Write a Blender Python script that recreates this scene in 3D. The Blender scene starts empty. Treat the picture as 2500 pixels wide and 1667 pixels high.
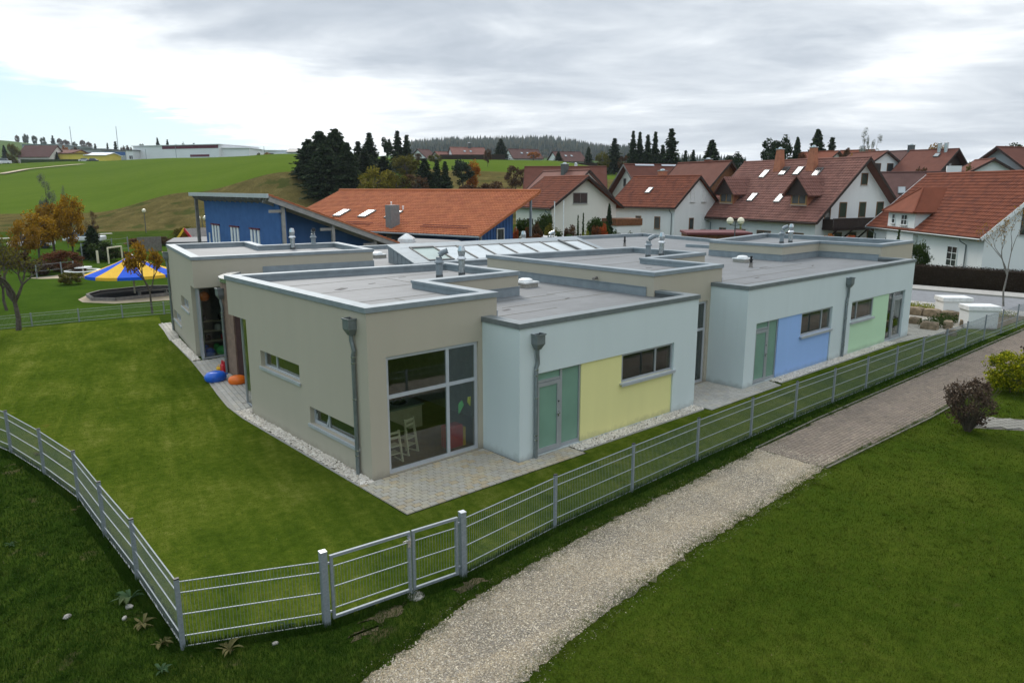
import bpy, math, random
import numpy as np
from mathutils import Matrix, Vector
R = math.radians
SC = bpy.context.scene
COL = SC.collection
# ---------------------------------------------------------------- camera
F_PX = 1788.42; YAW = 0.725693; PITCH = 0.207680
CAM = Vector((-8.00626, -13.79497, 6.54019))
fw = Vector((math.sin(YAW)*math.cos(PITCH), math.cos(YAW)*math.cos(PITCH), -math.sin(PITCH)))
rt = Vector((math.cos(YAW), -math.sin(YAW), 0)); up = rt.cross(fw)
cd = bpy.data.cameras.new('camera'); cam = bpy.data.objects.new('camera', cd); COL.objects.link(cam)
cam.matrix_world = Matrix(((rt.x, up.x, -fw.x, CAM.x), (rt.y, up.y, -fw.y, CAM.y), (rt.z, up.z, -fw.z, CAM.z), (0, 0, 0, 1)))
cd.sensor_width = 36; cd.lens = F_PX/2500*36; cd.clip_end = 9000; cd.clip_start = .1
SC.camera = cam
SC.view_settings.view_transform = 'Standard'; SC.view_settings.look = 'None'
SC.view_settings.gamma = 1; SC.view_settings.use_curve_mapping = False; SC.view_settings.exposure = 0.58
# ---------------------------------------------------------------- node helper
class NT:
    def __init__(s, nt): s.t = nt; s.n = nt.nodes; s.l = nt.links
    def add(s, typ, **kw):
        nd = s.n.new(typ)
        for k, v in kw.items():
            if k.startswith('i_'):
                k = k[2:]; k = int(k) if k.isdigit() else k.replace('_', ' ')
                sk = nd.inputs[k]
                if isinstance(v, bpy.types.NodeSocket): s.l.new(v, sk)
                else:
                    if sk.type == 'RGBA' and len(v) == 3: v = (*v, 1)
                    sk.default_value = v
            else: setattr(nd, k, v)
        return nd
    def math(s, op, a, b=0.0, c=None, clamp=False):
        nd = s.n.new('ShaderNodeMath'); nd.operation = op; nd.use_clamp = clamp
        for i, v in enumerate((a, b, c)):
            if v is None: continue
            if isinstance(v, bpy.types.NodeSocket): s.l.new(v, nd.inputs[i])
            else: nd.inputs[i].default_value = v
        return nd.outputs[0]
    def mix(s, f, a, b, mode='MIX'):
        nd = s.n.new('ShaderNodeMix'); nd.data_type = 'RGBA'; nd.blend_type = mode
        for i, v in ((0, f), (6, a), (7, b)):
            if isinstance(v, bpy.types.NodeSocket): s.l.new(v, nd.inputs[i])
            else: nd.inputs[i].default_value = v if i == 0 else (*v[:3], 1)
        return nd.outputs[2]
    def ramp(s, f, stops, interp='LINEAR'):
        nd = s.n.new('ShaderNodeValToRGB'); nd.color_ramp.interpolation = interp
        e = nd.color_ramp.elements
        while len(e) < len(stops): e.new(.5)
        for i, (p, c) in enumerate(stops):
            e[i].position = p; e[i].color = (c, c, c, 1) if isinstance(c, (int, float)) else (*c[:3], 1)
        s.l.new(f, nd.inputs[0]); return nd.outputs[0]
    def noise(s, vec, scale, detail=3, rough=.55, dist=0.0):
        nd = s.n.new('ShaderNodeTexNoise'); nd.inputs['Scale'].default_value = scale; nd.inputs['Detail'].default_value = detail
        nd.inputs['Roughness'].default_value = rough; nd.inputs['Distortion'].default_value = dist
        if vec is not None: s.l.new(vec, nd.inputs['Vector'])
        return nd.outputs['Fac']
    def step(s, x, a, b):
        nd = s.n.new('ShaderNodeMapRange'); nd.interpolation_type = 'SMOOTHSTEP'; s.l.new(x, nd.inputs[0])
        nd.inputs[1].default_value = a; nd.inputs[2].default_value = b; return nd.outputs[0]
# ---------------------------------------------------------------- sky, sun
SUN_EL = R(38); SUN_AZ = YAW - R(22)            # azimuth measured from +y towards +x
w = bpy.data.worlds.new('World'); SC.world = w; w.use_nodes = True
N = NT(w.node_tree); N.n.clear()
tc = N.add('ShaderNodeTexCoord').outputs['Generated']
sky = N.add('ShaderNodeTexSky', sky_type='NISHITA', sun_disc=False, sun_elevation=SUN_EL, sun_rotation=SUN_AZ, altitude=500, air_density=1.0, dust_density=1.6, ozone_density=1.5)
sep = N.add('ShaderNodeSeparateXYZ', i_0=tc)
zc = N.math('MAXIMUM', sep.outputs[2], 0.0)
den = N.math('ADD', zc, .10)
px_ = N.math('DIVIDE', N.math('ADD', N.math('MULTIPLY', sep.outputs[0], rt.x), N.math('MULTIPLY', sep.outputs[1], rt.y)), den)
py_ = N.math('DIVIDE', N.math('ADD', N.math('MULTIPLY', sep.outputs[0], math.sin(YAW)), N.math('MULTIPLY', sep.outputs[1], math.cos(YAW))), den)
pv = N.add('ShaderNodeCombineXYZ', i_0=N.math('MULTIPLY', px_, .75), i_1=py_, i_2=0.3).outputs[0]
pv2 = N.add('ShaderNodeVectorMath', operation='ADD', i_0=pv, i_1=(7.3, 2.6, 0)).outputs[0]
n1 = N.noise(pv2, .55, 6, .56, .5)
n2 = N.noise(pv, 1.5, 6, .6, .5)
nn = N.math('ADD', N.math('MULTIPLY', n1, .66), N.math('MULTIPLY', n2, .34))
cloud = N.ramp(nn, [(.35, (3.9, 4.4, 5.05)), (.44, (4.95, 5.45, 6.05)), (.52, (6.7, 7.15, 7.6)), (.60, (9.3, 9.6, 9.8))])
# the deck is thin and bright low on the left of the sun, with a clear strip under its edge
az = N.math('ARCTAN2', px_, py_)
el = N.math('ARCSINE', zc)
edge = N.math('ADD', N.math('MULTIPLY', az, -.27), N.math('MULTIPLY', N.math('SUBTRACT', n2, .5), .13))
edge = N.math('ADD', edge, -.028)
gap = N.step(N.math('SUBTRACT', edge, el), -.012, .012)
rim = N.step(N.math('SUBTRACT', edge, el), -.13, -.005)
rimw = N.math('MULTIPLY', rim, N.step(az, .25, -.25))
cl2 = N.mix(N.math('MULTIPLY', rimw, .85), cloud, (10.6, 10.9, 10.9))
over = N.math('ADD', N.math('MULTIPLY', N.math('MAXIMUM', N.math('SUBTRACT', zc, .30), 0.0), 1.2), 1.0)   # overcast deck brightened towards the zenith, mostly out of view, to light the ground
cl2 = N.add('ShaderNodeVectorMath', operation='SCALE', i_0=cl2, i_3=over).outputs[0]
low = N.step(el, .16, .0)
cl2 = N.mix(N.math('MULTIPLY', low, .25), cl2, (8.6, 8.8, 8.7))
clear = N.mix(.85, sky.outputs[0], N.ramp(el, [(0.0, (7.0, 8.3, 8.7)), (.16, (4.5, 6.8, 7.9))]))
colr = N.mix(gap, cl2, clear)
below = N.step(sep.outputs[2], -.02, .0)
colr = N.mix(below, (3.0, 3.1, 3.0), colr)
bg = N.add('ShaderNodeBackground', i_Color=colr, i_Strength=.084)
N.l.new(bg.outputs[0], N.add('ShaderNodeOutputWorld').inputs[0])
sd = bpy.data.lights.new('sun', 'SUN'); sd.energy = 1.5; sd.angle = R(22); sd.color = (1, .95, .88)
so = bpy.data.objects.new('sun', sd); COL.objects.link(so)
sdir = Vector((math.sin(SUN_AZ)*math.cos(SUN_EL), math.cos(SUN_AZ)*math.cos(SUN_EL), math.sin(SUN_EL)))
so.rotation_euler = sdir.to_track_quat('Z', 'Y').to_euler()
so.location = (0, 0, 60)
# ---------------------------------------------------------------- placing helpers (real camera geometry)
H2 = Vector((math.sin(YAW), math.cos(YAW), 0))
def ray(px, py):
    return fw*F_PX + rt*(px-1250) - up*(py-833.5)
def gp(px, py, z=0.0):                                       # point of the photo on the level plane z
    d = ray(px, py); t = (z-CAM.z)/d.z; return CAM + d*t
def at(px, py, depth):                                        # point of the photo at a depth along the view heading
    d = ray(px, py); return CAM + d*(depth/d.dot(H2))
def hz(lat, d, z=0.0):                                        # heading frame -> world
    v = CAM + rt*lat + H2*d; return Vector((v.x, v.y, z))
KD = [0, 60, 95, 112, 130, 170, 260, 330, 420, 900, 1400, 2600, 6000]
KX = [-600, 0, 234, 480, 723, 900, 1116, 1329, 1488, 1700, 2126, 2500, 3200]
KZ = [[0, 0, 0, 0, 1.9, 5.5, 12, 16.4, 17, 62, 66, 60, 60],
      [0, 0, 0, 0, 1.9, 5.5, 12, 16.4, 17, 62, 66, 60, 60],
      [0, 0, 0, 0, 2.1, 6.2, 13, 17.6, 18, 52, 56, 55, 55],
      [0, 0, 0, .3, 5.6, 9.4, 15.8, 19, 19, 30, 40, 50, 55],
      [0, 0, 0, .8, 9.1, 12.3, 17.7, 20.2, 20, 26, 45, 50, 55],
      [0, 0, .3, 1, 8.0, 11.4, 16.5, 18, 19, 30, 62, 55, 55],
      [0, 0, 0, .8, 4, 10, 15.8, 17, 18, 34, 77, 60, 55],
      [0, 0, 0, .8, 3.5, 9.4, 15.5, 16.5, 18, 34, 79, 60, 55],
      [0, 0, .3, 1, 3, 8, 13, 15, 17, 33, 62, 55, 55],
      [0, 0, .5, 2, 4, 8, 12, 14, 16, 30, 38, 45, 55],
      [0, 0, 1, 3, 5, 8, 12, 14, 16, 30, 38, 45, 55],
      [0, 0, 1, 3, 5, 8, 12, 14, 16, 30, 38, 45, 55],
      [0, 0, 1, 3, 5, 8, 12, 14, 16, 30, 38, 45, 55]]
KZ = np.array(KZ, float)
def terrain(x, y):
    x = np.atleast_1d(np.asarray(x, float)); y = np.atleast_1d(np.asarray(y, float))
    dx = x-CAM.x; dy = y-CAM.y
    dd = dx*H2.x+dy*H2.y; la = dx*rt.x+dy*rt.y; r = np.hypot(dx, dy)
    ang = np.arctan2(la, dd); angc = np.clip(ang, -.75, .75)
    d = r*np.cos(angc); p = np.clip(1250+F_PX*np.tan(angc), KX[0], KX[-1])
    cols = np.stack([np.interp(d, KD, KZ[i]) for i in range(len(KX))])
    j = np.clip(np.searchsorted(KX, p)-1, 0, len(KX)-2)
    kx = np.array(KX, float); f = (p-kx[j])/(kx[j+1]-kx[j]); f = f*f*(3-2*f)
    idx = np.arange(len(p)); z = cols[j, idx]*(1-f)+cols[j+1, idx]*f
    s = np.clip((-5.75-x)/5, 0, 1)*np.clip((16-y)/8, 0, 1)         # bank outside the slope-side fence
    z = z-1.5*s*s*(3-2*s)*np.clip((y+40)/20, 0, 1)
    return z
def tz(x, y): return float(terrain(x, y)[0])
# ---------------------------------------------------------------- object helpers
def tag(o, label=None, cat=None, group=None, kind=None):
    if label: o['label'] = label
    if cat: o['category'] = cat
    if group: o['group'] = group
    if kind: o['kind'] = kind
    return o
def thing(name, label, cat, loc=(0, 0, 0), rz=0.0, group=None):
    o = bpy.data.objects.new(name, None); COL.objects.link(o); o.empty_display_size = .3
    o.location = loc; o.rotation_euler = (0, 0, rz); return tag(o, label, cat, group)
def link(name, me, mat=None, parent=None, loc=None, rot=None, scale=None, own=False):
    o = bpy.data.objects.new(name, me); COL.objects.link(o)
    if mat is not None:
        if own:
            if not me.materials: me.materials.append(None)
            o.material_slots[0].link = 'OBJECT'; o.material_slots[0].material = mat
        elif not me.materials: me.materials.append(mat)
    if parent: o.parent = parent
    if loc is not None: o.location = loc
    if rot is not None: o.rotation_euler = rot
    if scale is not None: o.scale = scale
    return o
def npmesh(name, verts, faces, smooth=False):
    """verts (n,3); faces (m,k) int array, all of the same k"""
    verts = np.asarray(verts, np.float32); faces = np.asarray(faces, np.int32)
    me = bpy.data.meshes.new(name); m, k = faces.shape
    me.vertices.add(len(verts)); me.vertices.foreach_set('co', verts.ravel())
    me.loops.add(m*k); me.loops.foreach_set('vertex_index', faces.ravel())
    me.polygons.add(m); me.polygons.foreach_set('loop_start', np.arange(0, m*k, k, dtype=np.int32))
    me.polygons.foreach_set('loop_total', np.full(m, k, np.int32))
    if smooth: me.polygons.foreach_set('use_smooth', np.ones(m, bool))
    me.update(calc_edges=True); return me
class MB:
    def __init__(s, T=None): s.v = []; s.f = []; s.T = T
    def add(s, vs, fs):
        b = len(s.v)
        for p in vs:
            p = Vector(p); s.v.append(tuple(s.T @ p if s.T else p))
        s.f += [tuple(b+i for i in f) for f in fs]; return s
    def box(s, x0, y0, z0, x1, y1, z1):
        return s.add([(x0, y0, z0), (x1, y0, z0), (x1, y1, z0), (x0, y1, z0), (x0, y0, z1), (x1, y0, z1), (x1, y1, z1), (x0, y1, z1)],
                     [(0, 3, 2, 1), (4, 5, 6, 7), (0, 1, 5, 4), (1, 2, 6, 5), (2, 3, 7, 6), (3, 0, 4, 7)])
    def obox(s, c, ex, ey, ez, hx, hy, hz_):
        c, ex, ey, ez = Vector(c), Vector(ex), Vector(ey), Vector(ez)
        P = [c+ex*a*hx+ey*b*hy+ez*d*hz_ for d in (-1, 1) for a, b in ((-1, -1), (1, -1), (1, 1), (-1, 1))]
        return s.add(P, [(0, 3, 2, 1), (4, 5, 6, 7), (0, 1, 5, 4), (1, 2, 6, 5), (2, 3, 7, 6), (3, 0, 4, 7)])
    def beam(s, a, b, wx, wz, upv=(0, 0, 1)):                  # rectangular bar from a to b
        a, b = Vector(a), Vector(b); d = (b-a).normalized(); u = Vector(upv); sd_ = d.cross(u)
        if sd_.length < 1e-4: sd_ = Vector((1, 0, 0))
        sd_.normalize(); u = sd_.cross(d)
        return s.obox((a+b)/2, d, sd_, u, (b-a).length/2, wx/2, wz/2)
    def prism(s, pts, z0, z1):                                 # pts counter-clockwise plan polygon
        n = len(pts); V = [(p[0], p[1], z0) for p in pts]+[(p[0], p[1], z1) for p in pts]
        return s.add(V, [tuple(range(n-1, -1, -1)), tuple(range(n, 2*n))]+[(i, (i+1) % n, n+(i+1) % n, n+i) for i in range(n)])
    def poly(s, pts): return s.add(pts, [tuple(range(len(pts)))])
    def tube(s, pts, r, n=8, cap=True):
        pts = [Vector(p) for p in pts]; rs = r if isinstance(r, (list, tuple)) else [r]*len(pts); V = []; Fc = []
        for i, p in enumerate(pts):
            d = ((pts[i+1]-p) if i == 0 else (p-pts[i-1]) if i == len(pts)-1 else (pts[i+1]-pts[i-1])).normalized()
            a = d.cross(Vector((0, 0, 1)) if abs(d.z) < .95 else Vector((1, 0, 0))).normalized(); b = d.cross(a)
            V += [p+(a*math.cos(2*math.pi*k/n)+b*math.sin(2*math.pi*k/n))*rs[i] for k in range(n)]
        for i in range(len(pts)-1):
            for k in range(n): Fc.append((i*n+k, i*n+(k+1) % n, (i+1)*n+(k+1) % n, (i+1)*n+k))
        if cap: Fc += [tuple(range(n)), tuple(range((len(pts)-1)*n+n-1, (len(pts)-1)*n-1, -1))]
        return s.add(V, Fc)
    def lathe(s, prof, n=16, c=(0, 0, 0)):
        V = [(c[0]+r*math.cos(2*math.pi*k/n), c[1]+r*math.sin(2*math.pi*k/n), c[2]+z) for r, z in prof for k in range(n)]; Fc = []
        for i in range(len(prof)-1):
            for k in range(n): Fc.append((i*n+k, i*n+(k+1) % n, (i+1)*n+(k+1) % n, (i+1)*n+k))
        Fc += [tuple(range(n-1, -1, -1)), tuple(range((len(prof)-1)*n, len(prof)*n))]
        return s.add(V, Fc)
    def mesh(s, name, smooth=False, bevel=0):
        me = bpy.data.meshes.new(name); me.from_pydata(s.v, [], s.f)
        import bmesh
        bm = bmesh.new(); bm.from_mesh(me); bmesh.ops.recalc_face_normals(bm, faces=bm.faces); bm.to_mesh(me); bm.free()
        if smooth:
            me.polygons.foreach_set('use_smooth', np.ones(len(me.polygons), bool))
        return me
    def build(s, name, mat, parent=None, smooth=False, loc=None, rot=None, bevel=0):
        o = link(name, s.mesh(name, smooth), mat, parent, loc, rot)
        if smooth: o.data.set_sharp_from_angle(angle=R(40))
        if bevel:
            b = o.modifiers.new('bevel', 'BEVEL'); b.width = bevel; b.segments = 2; b.limit_method = 'ANGLE'
        return o
# ---------------------------------------------------------------- materials
M = {}
def newmat(name):
    m = bpy.data.materials.new(name); m.use_nodes = True; n = NT(m.node_tree); n.n.clear()
    o = n.add('ShaderNodeOutputMaterial'); b = n.add('ShaderNodeBsdfPrincipled'); n.l.new(b.outputs[0], o.inputs[0])
    M[name] = m; return m, n, b, o
def bump(n, b, h, st, dist=.01):
    bp = n.add('ShaderNodeBump', i_Strength=st, i_Distance=dist, i_Height=h); n.l.new(bp.outputs[0], b.inputs['Normal'])
def pos(n): return n.add('ShaderNodeNewGeometry').outputs['Position']
def plain(name, c, rough=.6, metal=0.0, var=.12, scale=6.0, bmp=0.0, bscale=200.0, spec=.4):
    m, n, b, o = newmat(name); p = pos(n)
    f = n.noise(p, scale, 4)
    lo = tuple(x*(1-var) for x in c); hi = tuple(min(1, x*(1+var)) for x in c)
    n.l.new(n.ramp(f, [(.3, lo), (.7, hi)]), b.inputs['Base Color'])
    b.inputs['Roughness'].default_value = rough; b.inputs['Metallic'].default_value = metal
    b.inputs['Specular IOR Level'].default_value = spec
    if bmp: bump(n, b, n.noise(p, bscale, 2), bmp, .004)
    return m
def plaster(name, c, streak=.05):
    m, n, b, o = newmat(name); p = pos(n)
    mp = n.add('ShaderNodeMapping', i_Vector=p, i_Scale=(1.6, 1.6, .18)).outputs[0]
    s = n.noise(mp, 1.2, 5, .6); g = n.noise(p, 160, 2); l = n.noise(p, .5, 3)
    t = n.math('ADD', n.math('MULTIPLY', s, streak*2), n.math('ADD', n.math('MULTIPLY', g, .16), n.math('MULTIPLY', l, .06)))
    k = n.math('ADD', t, 1-streak-.11)
    cc = n.add('ShaderNodeVectorMath', operation='SCALE', i_0=c, i_3=k).outputs[0]
    zz = n.add('ShaderNodeSeparateXYZ', i_0=p).outputs[2]; sp_ = n.math('MULTIPLY', n.step(n.math('ADD', zz, n.math('MULTIPLY', n.noise(p, 5, 4, .65), .35)), .42, .16), .38)
    cc = n.mix(sp_, cc, (.16, .15, .12))
    mp2 = n.add('ShaderNodeMapping', i_Vector=p, i_Scale=(5, 5, .22)).outputs[0]; rn = n.math('MULTIPLY', n.step(n.noise(mp2, 1.3, 3, .6), .58, .78), .05)
    cc = n.mix(rn, cc, (.20, .20, .17))
    n.l.new(cc, b.inputs['Base Color']); b.inputs['Roughness'].default_value = .9; b.inputs['Specular IOR Level'].default_value = .2
    bump(n, b, n.noise(p, 220, 2), .35, .004); return m
plaster('beige_plaster', (.435, .392, .31)); plaster('mint_plaster', (.60, .665, .66))
plaster('yellow_panel', (.76, .71, .32)); plaster('blue_panel', (.31, .475, .80)); plaster('green_panel', (.51, .71, .48))
plaster('white_plaster', (.78, .78, .77), .06); plaster('cream_plaster', (.75, .72, .64), .06); plaster('base_plaster', (.48, .47, .45), .1)
plaster('yellow_hall', (.72, .58, .10)); plaster('grey_plaster', (.36, .38, .39))
plain('zinc', (.25, .285, .305), .55, .25, .12, 3, .05, 60)
plain('zinc_bright', (.55, .57, .58), .26, .9, .18, 14)
plain('zinc_dark', (.10, .105, .105), .6, .2)
plain('pipe_zinc', (.20, .225, .23), .45, .45, .12, 5)
plain('galv', (.24, .27, .29), .55, .25, .15, 30)
plain('alu', (.42, .44, .46), .38, .45, .06, 4)
plain('alu_light', (.52, .54, .57), .38, .3, .06, 4)
plain('black', (.012, .012, .013), .5)
plain('room_lawn_tint', (.05, .062, .03), .9); plain('grey_room', (.42, .43, .40), .9); plain('room_green', (.13, .15, .06), .9)  # the darkest one imitates green lawn reflected in the strip windows
plain('wood_floor', (.15, .09, .045), .35, 0, .3, 3); plain('beech', (.74, .66, .48), .5, 0, .1, 5); plain('table_green', (.18, .21, .09), .5)
plain('white_paint', (.78, .78, .77), .4); plain('plastic_white', (.74, .75, .74), .3)
plain('red', (.5, .02, .03), .4); plain('orange', (.83, .17, .012), .35, 0, .06); plain('ball_blue', (.02, .13, .62), .3, 0, .06)
plain('toy_yellow', (.75, .45, .03), .4); plain('sticker_green', (.13, .6, .18), .6); plain('sticker_yellow', (.66, .62, .03), .6)
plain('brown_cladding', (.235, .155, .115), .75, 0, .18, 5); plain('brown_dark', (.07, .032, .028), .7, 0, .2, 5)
plain('concrete', (.34, .32, .28), .9, 0, .18, 14, .3, 90); plain('timber_brown', (.17, .065, .024), .7, 0, .3, 5)
plain('timber_dark', (.032, .017, .012), .7, 0, .3, 5); plain('timber_grey', (.18, .165, .15), .8, 0, .25, 5)
plain('blue_wall', (.060, .135, .32), .9, 0, .1, 2, .2, 120, spec=.1); plain('fascia', (.29, .275, .265), .7, 0, .15, 3)
plain('tent_blue', (.010, .085, .55), .8, 0, .06, spec=.1); plain('tent_yellow', (.72, .43, .04), .8, 0, .06, spec=.1)
plain('kerb_old', (.15, .14, .11), 1, 0, .3, 6)
plain('liner', (.012, .013, .014), .95, 0, .5, 2, spec=.05); plain('asphalt', (.20, .205, .215), .9, 0, .14, 3, .3, 90); plain('pave_grey', (.36, .345, .32), .9, 0, .15, 4)
plain('stone', (.25, .19, .125), .9, 0, .4, 5, .8, 14); plain('boulder', (.55, .50, .42), .9, 0, .2, 8)
plain('window_wood', (.20, .095, .035), .5, 0, .2, 6); plain('maroon', (.12, .012, .03), .6); plain('hall_white', (.76, .77, .78), .6, 0, .05, .1)
plain('hall_grey', (.33, .37, .39), .5, 0, .06, .1); plain('roof_grey', (.13, .135, .14), .7); plain('carport_red', (.13, .03, .032), .6)
plain('bark', (.085, .07, .055), .95, 0, .4, 9, .7, 30); plain('bark_light', (.17, .16, .14), .95, 0, .4, 9); plain('twig', (.10, .075, .055), .95, 0, .3, 9)
plain('soil', (.10, .077, .042), 1, 0, .4, 3, .7, 30); plain('sand', (.42, .34, .23), 1, 0, .2, 2, .4, 60)
plain('car_white', (.7, .7, .72), .25); plain('car_dark', (.03, .035, .045), .25); plain('rubber', (.015, .015, .015), .8); plain('globe', (.80, .74, .56), .3)
plain('curtain', (.30, .36, .34), .9)
def tile_mat(name, a, b_, c):
    m, n, b, o = newmat(name); p = pos(n)
    rpi = n.add('ShaderNodeNewGeometry').outputs['Random Per Island']
    base = n.ramp(rpi, [(0, a), (.5, b_), (1, c)])
    f = n.noise(p, .9, 4); g = n.noise(p, 14, 2)
    k = n.math('ADD', n.math('MULTIPLY', f, .55), n.math('MULTIPLY', g, .35)); k = n.math('ADD', k, .52)
    n.l.new(n.add('ShaderNodeVectorMath', operation='SCALE', i_0=base, i_3=k).outputs[0], b.inputs['Base Color'])
    b.inputs['Roughness'].default_value = .8; b.inputs['Specular IOR Level'].default_value = .1
tile_mat('tile_orange', (.37, .118, .052), (.44, .15, .065), (.33, .10, .048))
tile_mat('tile_rust', (.165, .052, .030), (.205, .064, .035), (.125, .041, .027))
tile_mat('tile_brown', (.185, .088, .070), (.225, .105, .083), (.155, .073, .06))
tile_mat('tile_red', (.13, .05, .036), (.155, .06, .042), (.105, .042, .032))
tile_mat('tile_dark', (.10, .052, .045), (.12, .064, .055), (.08, .042, .038))
plain('window_oak', (.30, .165, .055), .5, 0, .2, 6); plain('chimney_brick', (.40, .155, .085), .85, 0, .2, 3); plain('lantern_x', (.6, .6, .6))
# flat roof felt, laid in strips with lap seams
def felt(name, rot):
    m, n, b, o = newmat(name); p = pos(n)
    mp = n.add('ShaderNodeMapping', i_Vector=p, i_Rotation=(0, 0, rot)).outputs[0]
    br = n.add('ShaderNodeTexBrick', i_Vector=mp, i_Color1=(.9, .9, .9), i_Color2=(1.05, 1.05, 1.05), i_Mortar=(.42, .40, .38), i_Scale=1.0)
    br.inputs['Mortar Size'].default_value = .012; br.inputs['Brick Width'].default_value = 5.0; br.inputs['Row Height'].default_value = .95; br.offset = .37
    br.inputs['Mortar Smooth'].default_value = .6
    f = n.noise(p, .8, 6, .62); g = n.noise(p, 70, 2); q = n.noise(p, 2.6, 3)
    base = n.ramp(f, [(.3, (.122, .129, .134)), (.52, (.156, .164, .170)), (.72, (.198, .207, .213))])
    c1 = n.mix(1, base, br.outputs[0], 'MULTIPLY')
    st = n.step(q, .62, .72); c1 = n.mix(n.math('MULTIPLY', st, .5), c1, (.115, .108, .10))
    c1 = n.mix(.25, c1, n.ramp(g, [(.3, .10), (.7, .24)]))
    n.l.new(c1, b.inputs['Base Color']); b.inputs['Roughness'].default_value = .62
    bump(n, b, n.math('ADD', n.math('MULTIPLY', br.outputs[1], -.6), n.math('MULTIPLY', g, .3)), .4, .006)
felt('felt', 0.0)
# window glass: thin pane, mirror + see-through by Fresnel
def glassmat(name, tint, refl=(1, 1, 1), rough=0.0, boost=1.0):
    m = bpy.data.materials.new(name); m.use_nodes = True; n = NT(m.node_tree); n.n.clear(); M[name] = m
    o = n.add('ShaderNodeOutputMaterial'); t = n.add('ShaderNodeBsdfTransparent', i_Color=tint); g = n.add('ShaderNodeBsdfGlossy', i_Color=refl, i_Roughness=rough)
    bk = n.add('ShaderNodeNewGeometry').outputs['Backfacing']; fr = n.add('ShaderNodeFresnel', i_IOR=n.math('MULTIPLY_ADD', bk, 1/1.55-1.55, 1.55)); f = n.math('MULTIPLY', fr.outputs[0], 1.6*boost, clamp=True)
    mx = n.add('ShaderNodeMixShader', i_0=f); n.l.new(t.outputs[0], mx.inputs[1]); n.l.new(g.outputs[0], mx.inputs[2]); n.l.new(mx.outputs[0], o.inputs[0])
glassmat('glass', (.80, .84, .81)); glassmat('glass_dark', (.55, .60, .54), boost=1.0)
def frosted(name, c, rough=.25, spec=.6):
    m, n, b, o = newmat(name); p = pos(n)
    n.l.new(n.ramp(n.noise(p, 1.5, 2), [(.3, tuple(x*.85 for x in c)), (.7, c)]), b.inputs['Base Color'])
    b.inputs['Roughness'].default_value = rough; b.inputs['Specular IOR Level'].default_value = spec
frosted('frosted_green', (.19, .33, .25), .35); frosted('pane_sky', (.30, .33, .345), .15, .45); frosted('lantern_pane', (.66, .70, .70), .15, .8); frosted('pane_pale', (.42, .50, .45), .2, .7)  # pane_sky and lantern_pane carry reflected sky in their pale base colour
frosted('pane_house', (.05, .055, .055), .06, .9)
# vegetation
def leafmat(name, cols, trans=.25, rough=.7):
    m = bpy.data.materials.new(name); m.use_nodes = True; n = NT(m.node_tree); n.n.clear(); M[name] = m
    o = n.add('ShaderNodeOutputMaterial'); rp = n.add('ShaderNodeNewGeometry').outputs['Random Per Island']
    oi = n.add('ShaderNodeTexCoord').outputs['Object']
    f = n.math('ADD', n.math('MULTIPLY', rp, .6), n.math('MULTIPLY', n.noise(oi, 2.2, 2), .4))
    k = len(cols); c = n.ramp(f, [(.2+.6*i/(k-1), cc) for i, cc in enumerate(cols)])
    d = n.add('ShaderNodeBsdfPrincipled', i_Base_Color=c, i_Roughness=rough); d.inputs['Specular IOR Level'].default_value = .04
    t = n.add('ShaderNodeBsdfTranslucent', i_Color=c); mx = n.add('ShaderNodeMixShader', i_0=trans)
    n.l.new(d.outputs[0], mx.inputs[1]); n.l.new(t.outputs[0], mx.inputs[2]); n.l.new(mx.outputs[0], o.inputs[0])
leafmat('spruce', [(.014, .028, .013), (.032, .052, .023), (.060, .080, .035)], .15)
leafmat('leaf_amber', [(.20, .105, .008), (.34, .18, .012), (.42, .25, .02)])
leafmat('spruce_blue', [(.016, .027, .018), (.028, .042, .028), (.04, .055, .036)], .1)
leafmat('pine', [(.025, .04, .024), (.04, .06, .034), (.055, .075, .042)], .12)
leafmat('leaf_olive', [(.07, .068, .014), (.12, .11, .018), (.16, .14, .022)])
leafmat('leaf_yellow', [(.12, .11, .016), (.20, .17, .02), (.26, .21, .025)])
leafmat('leaf_orange', [(.22, .065, .010), (.36, .12, .012), (.46, .19, .018)])
leafmat('leaf_gold', [(.24, .12, .012), (.34, .19, .018), (.20, .115, .018)])
leafmat('leaf_brown', [(.06, .034, .02), (.105, .058, .03), (.14, .085, .04)])
leafmat('leaf_redbrown', [(.10, .036, .02), (.17, .06, .024), (.13, .07, .03)])
leafmat('leaf_red', [(.32, .06, .02), (.44, .095, .03), (.30, .10, .03)])
leafmat('leaf_green', [(.026, .045, .012), (.042, .07, .016), (.06, .09, .02)])
leafmat('leaf_bright', [(.10, .14, .02), (.22, .24, .03), (.36, .33, .04)])
leafmat('leaf_bush', [(.06, .10, .008), (.22, .24, .012), (.50, .44, .02)])
leafmat('leaf_purple', [(.055, .038, .028), (.095, .064, .045), (.15, .105, .07)])
leafmat('leaf_pale', [(.10, .12, .085), (.15, .17, .12), (.20, .21, .15)])
leafmat('hedge_brown', [(.018, .013, .009), (.034, .024, .016), (.055, .040, .026)], .1)
leafmat('far_wood', [(.022, .036, .026), (.035, .052, .036), (.075, .07, .036)], .05)
leafmat('dock_leaf', [(.04, .075, .03), (.06, .11, .05), (.16, .15, .06)])
leafmat('dock_dry', [(.09, .09, .035), (.15, .135, .055), (.22, .19, .09)])
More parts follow.
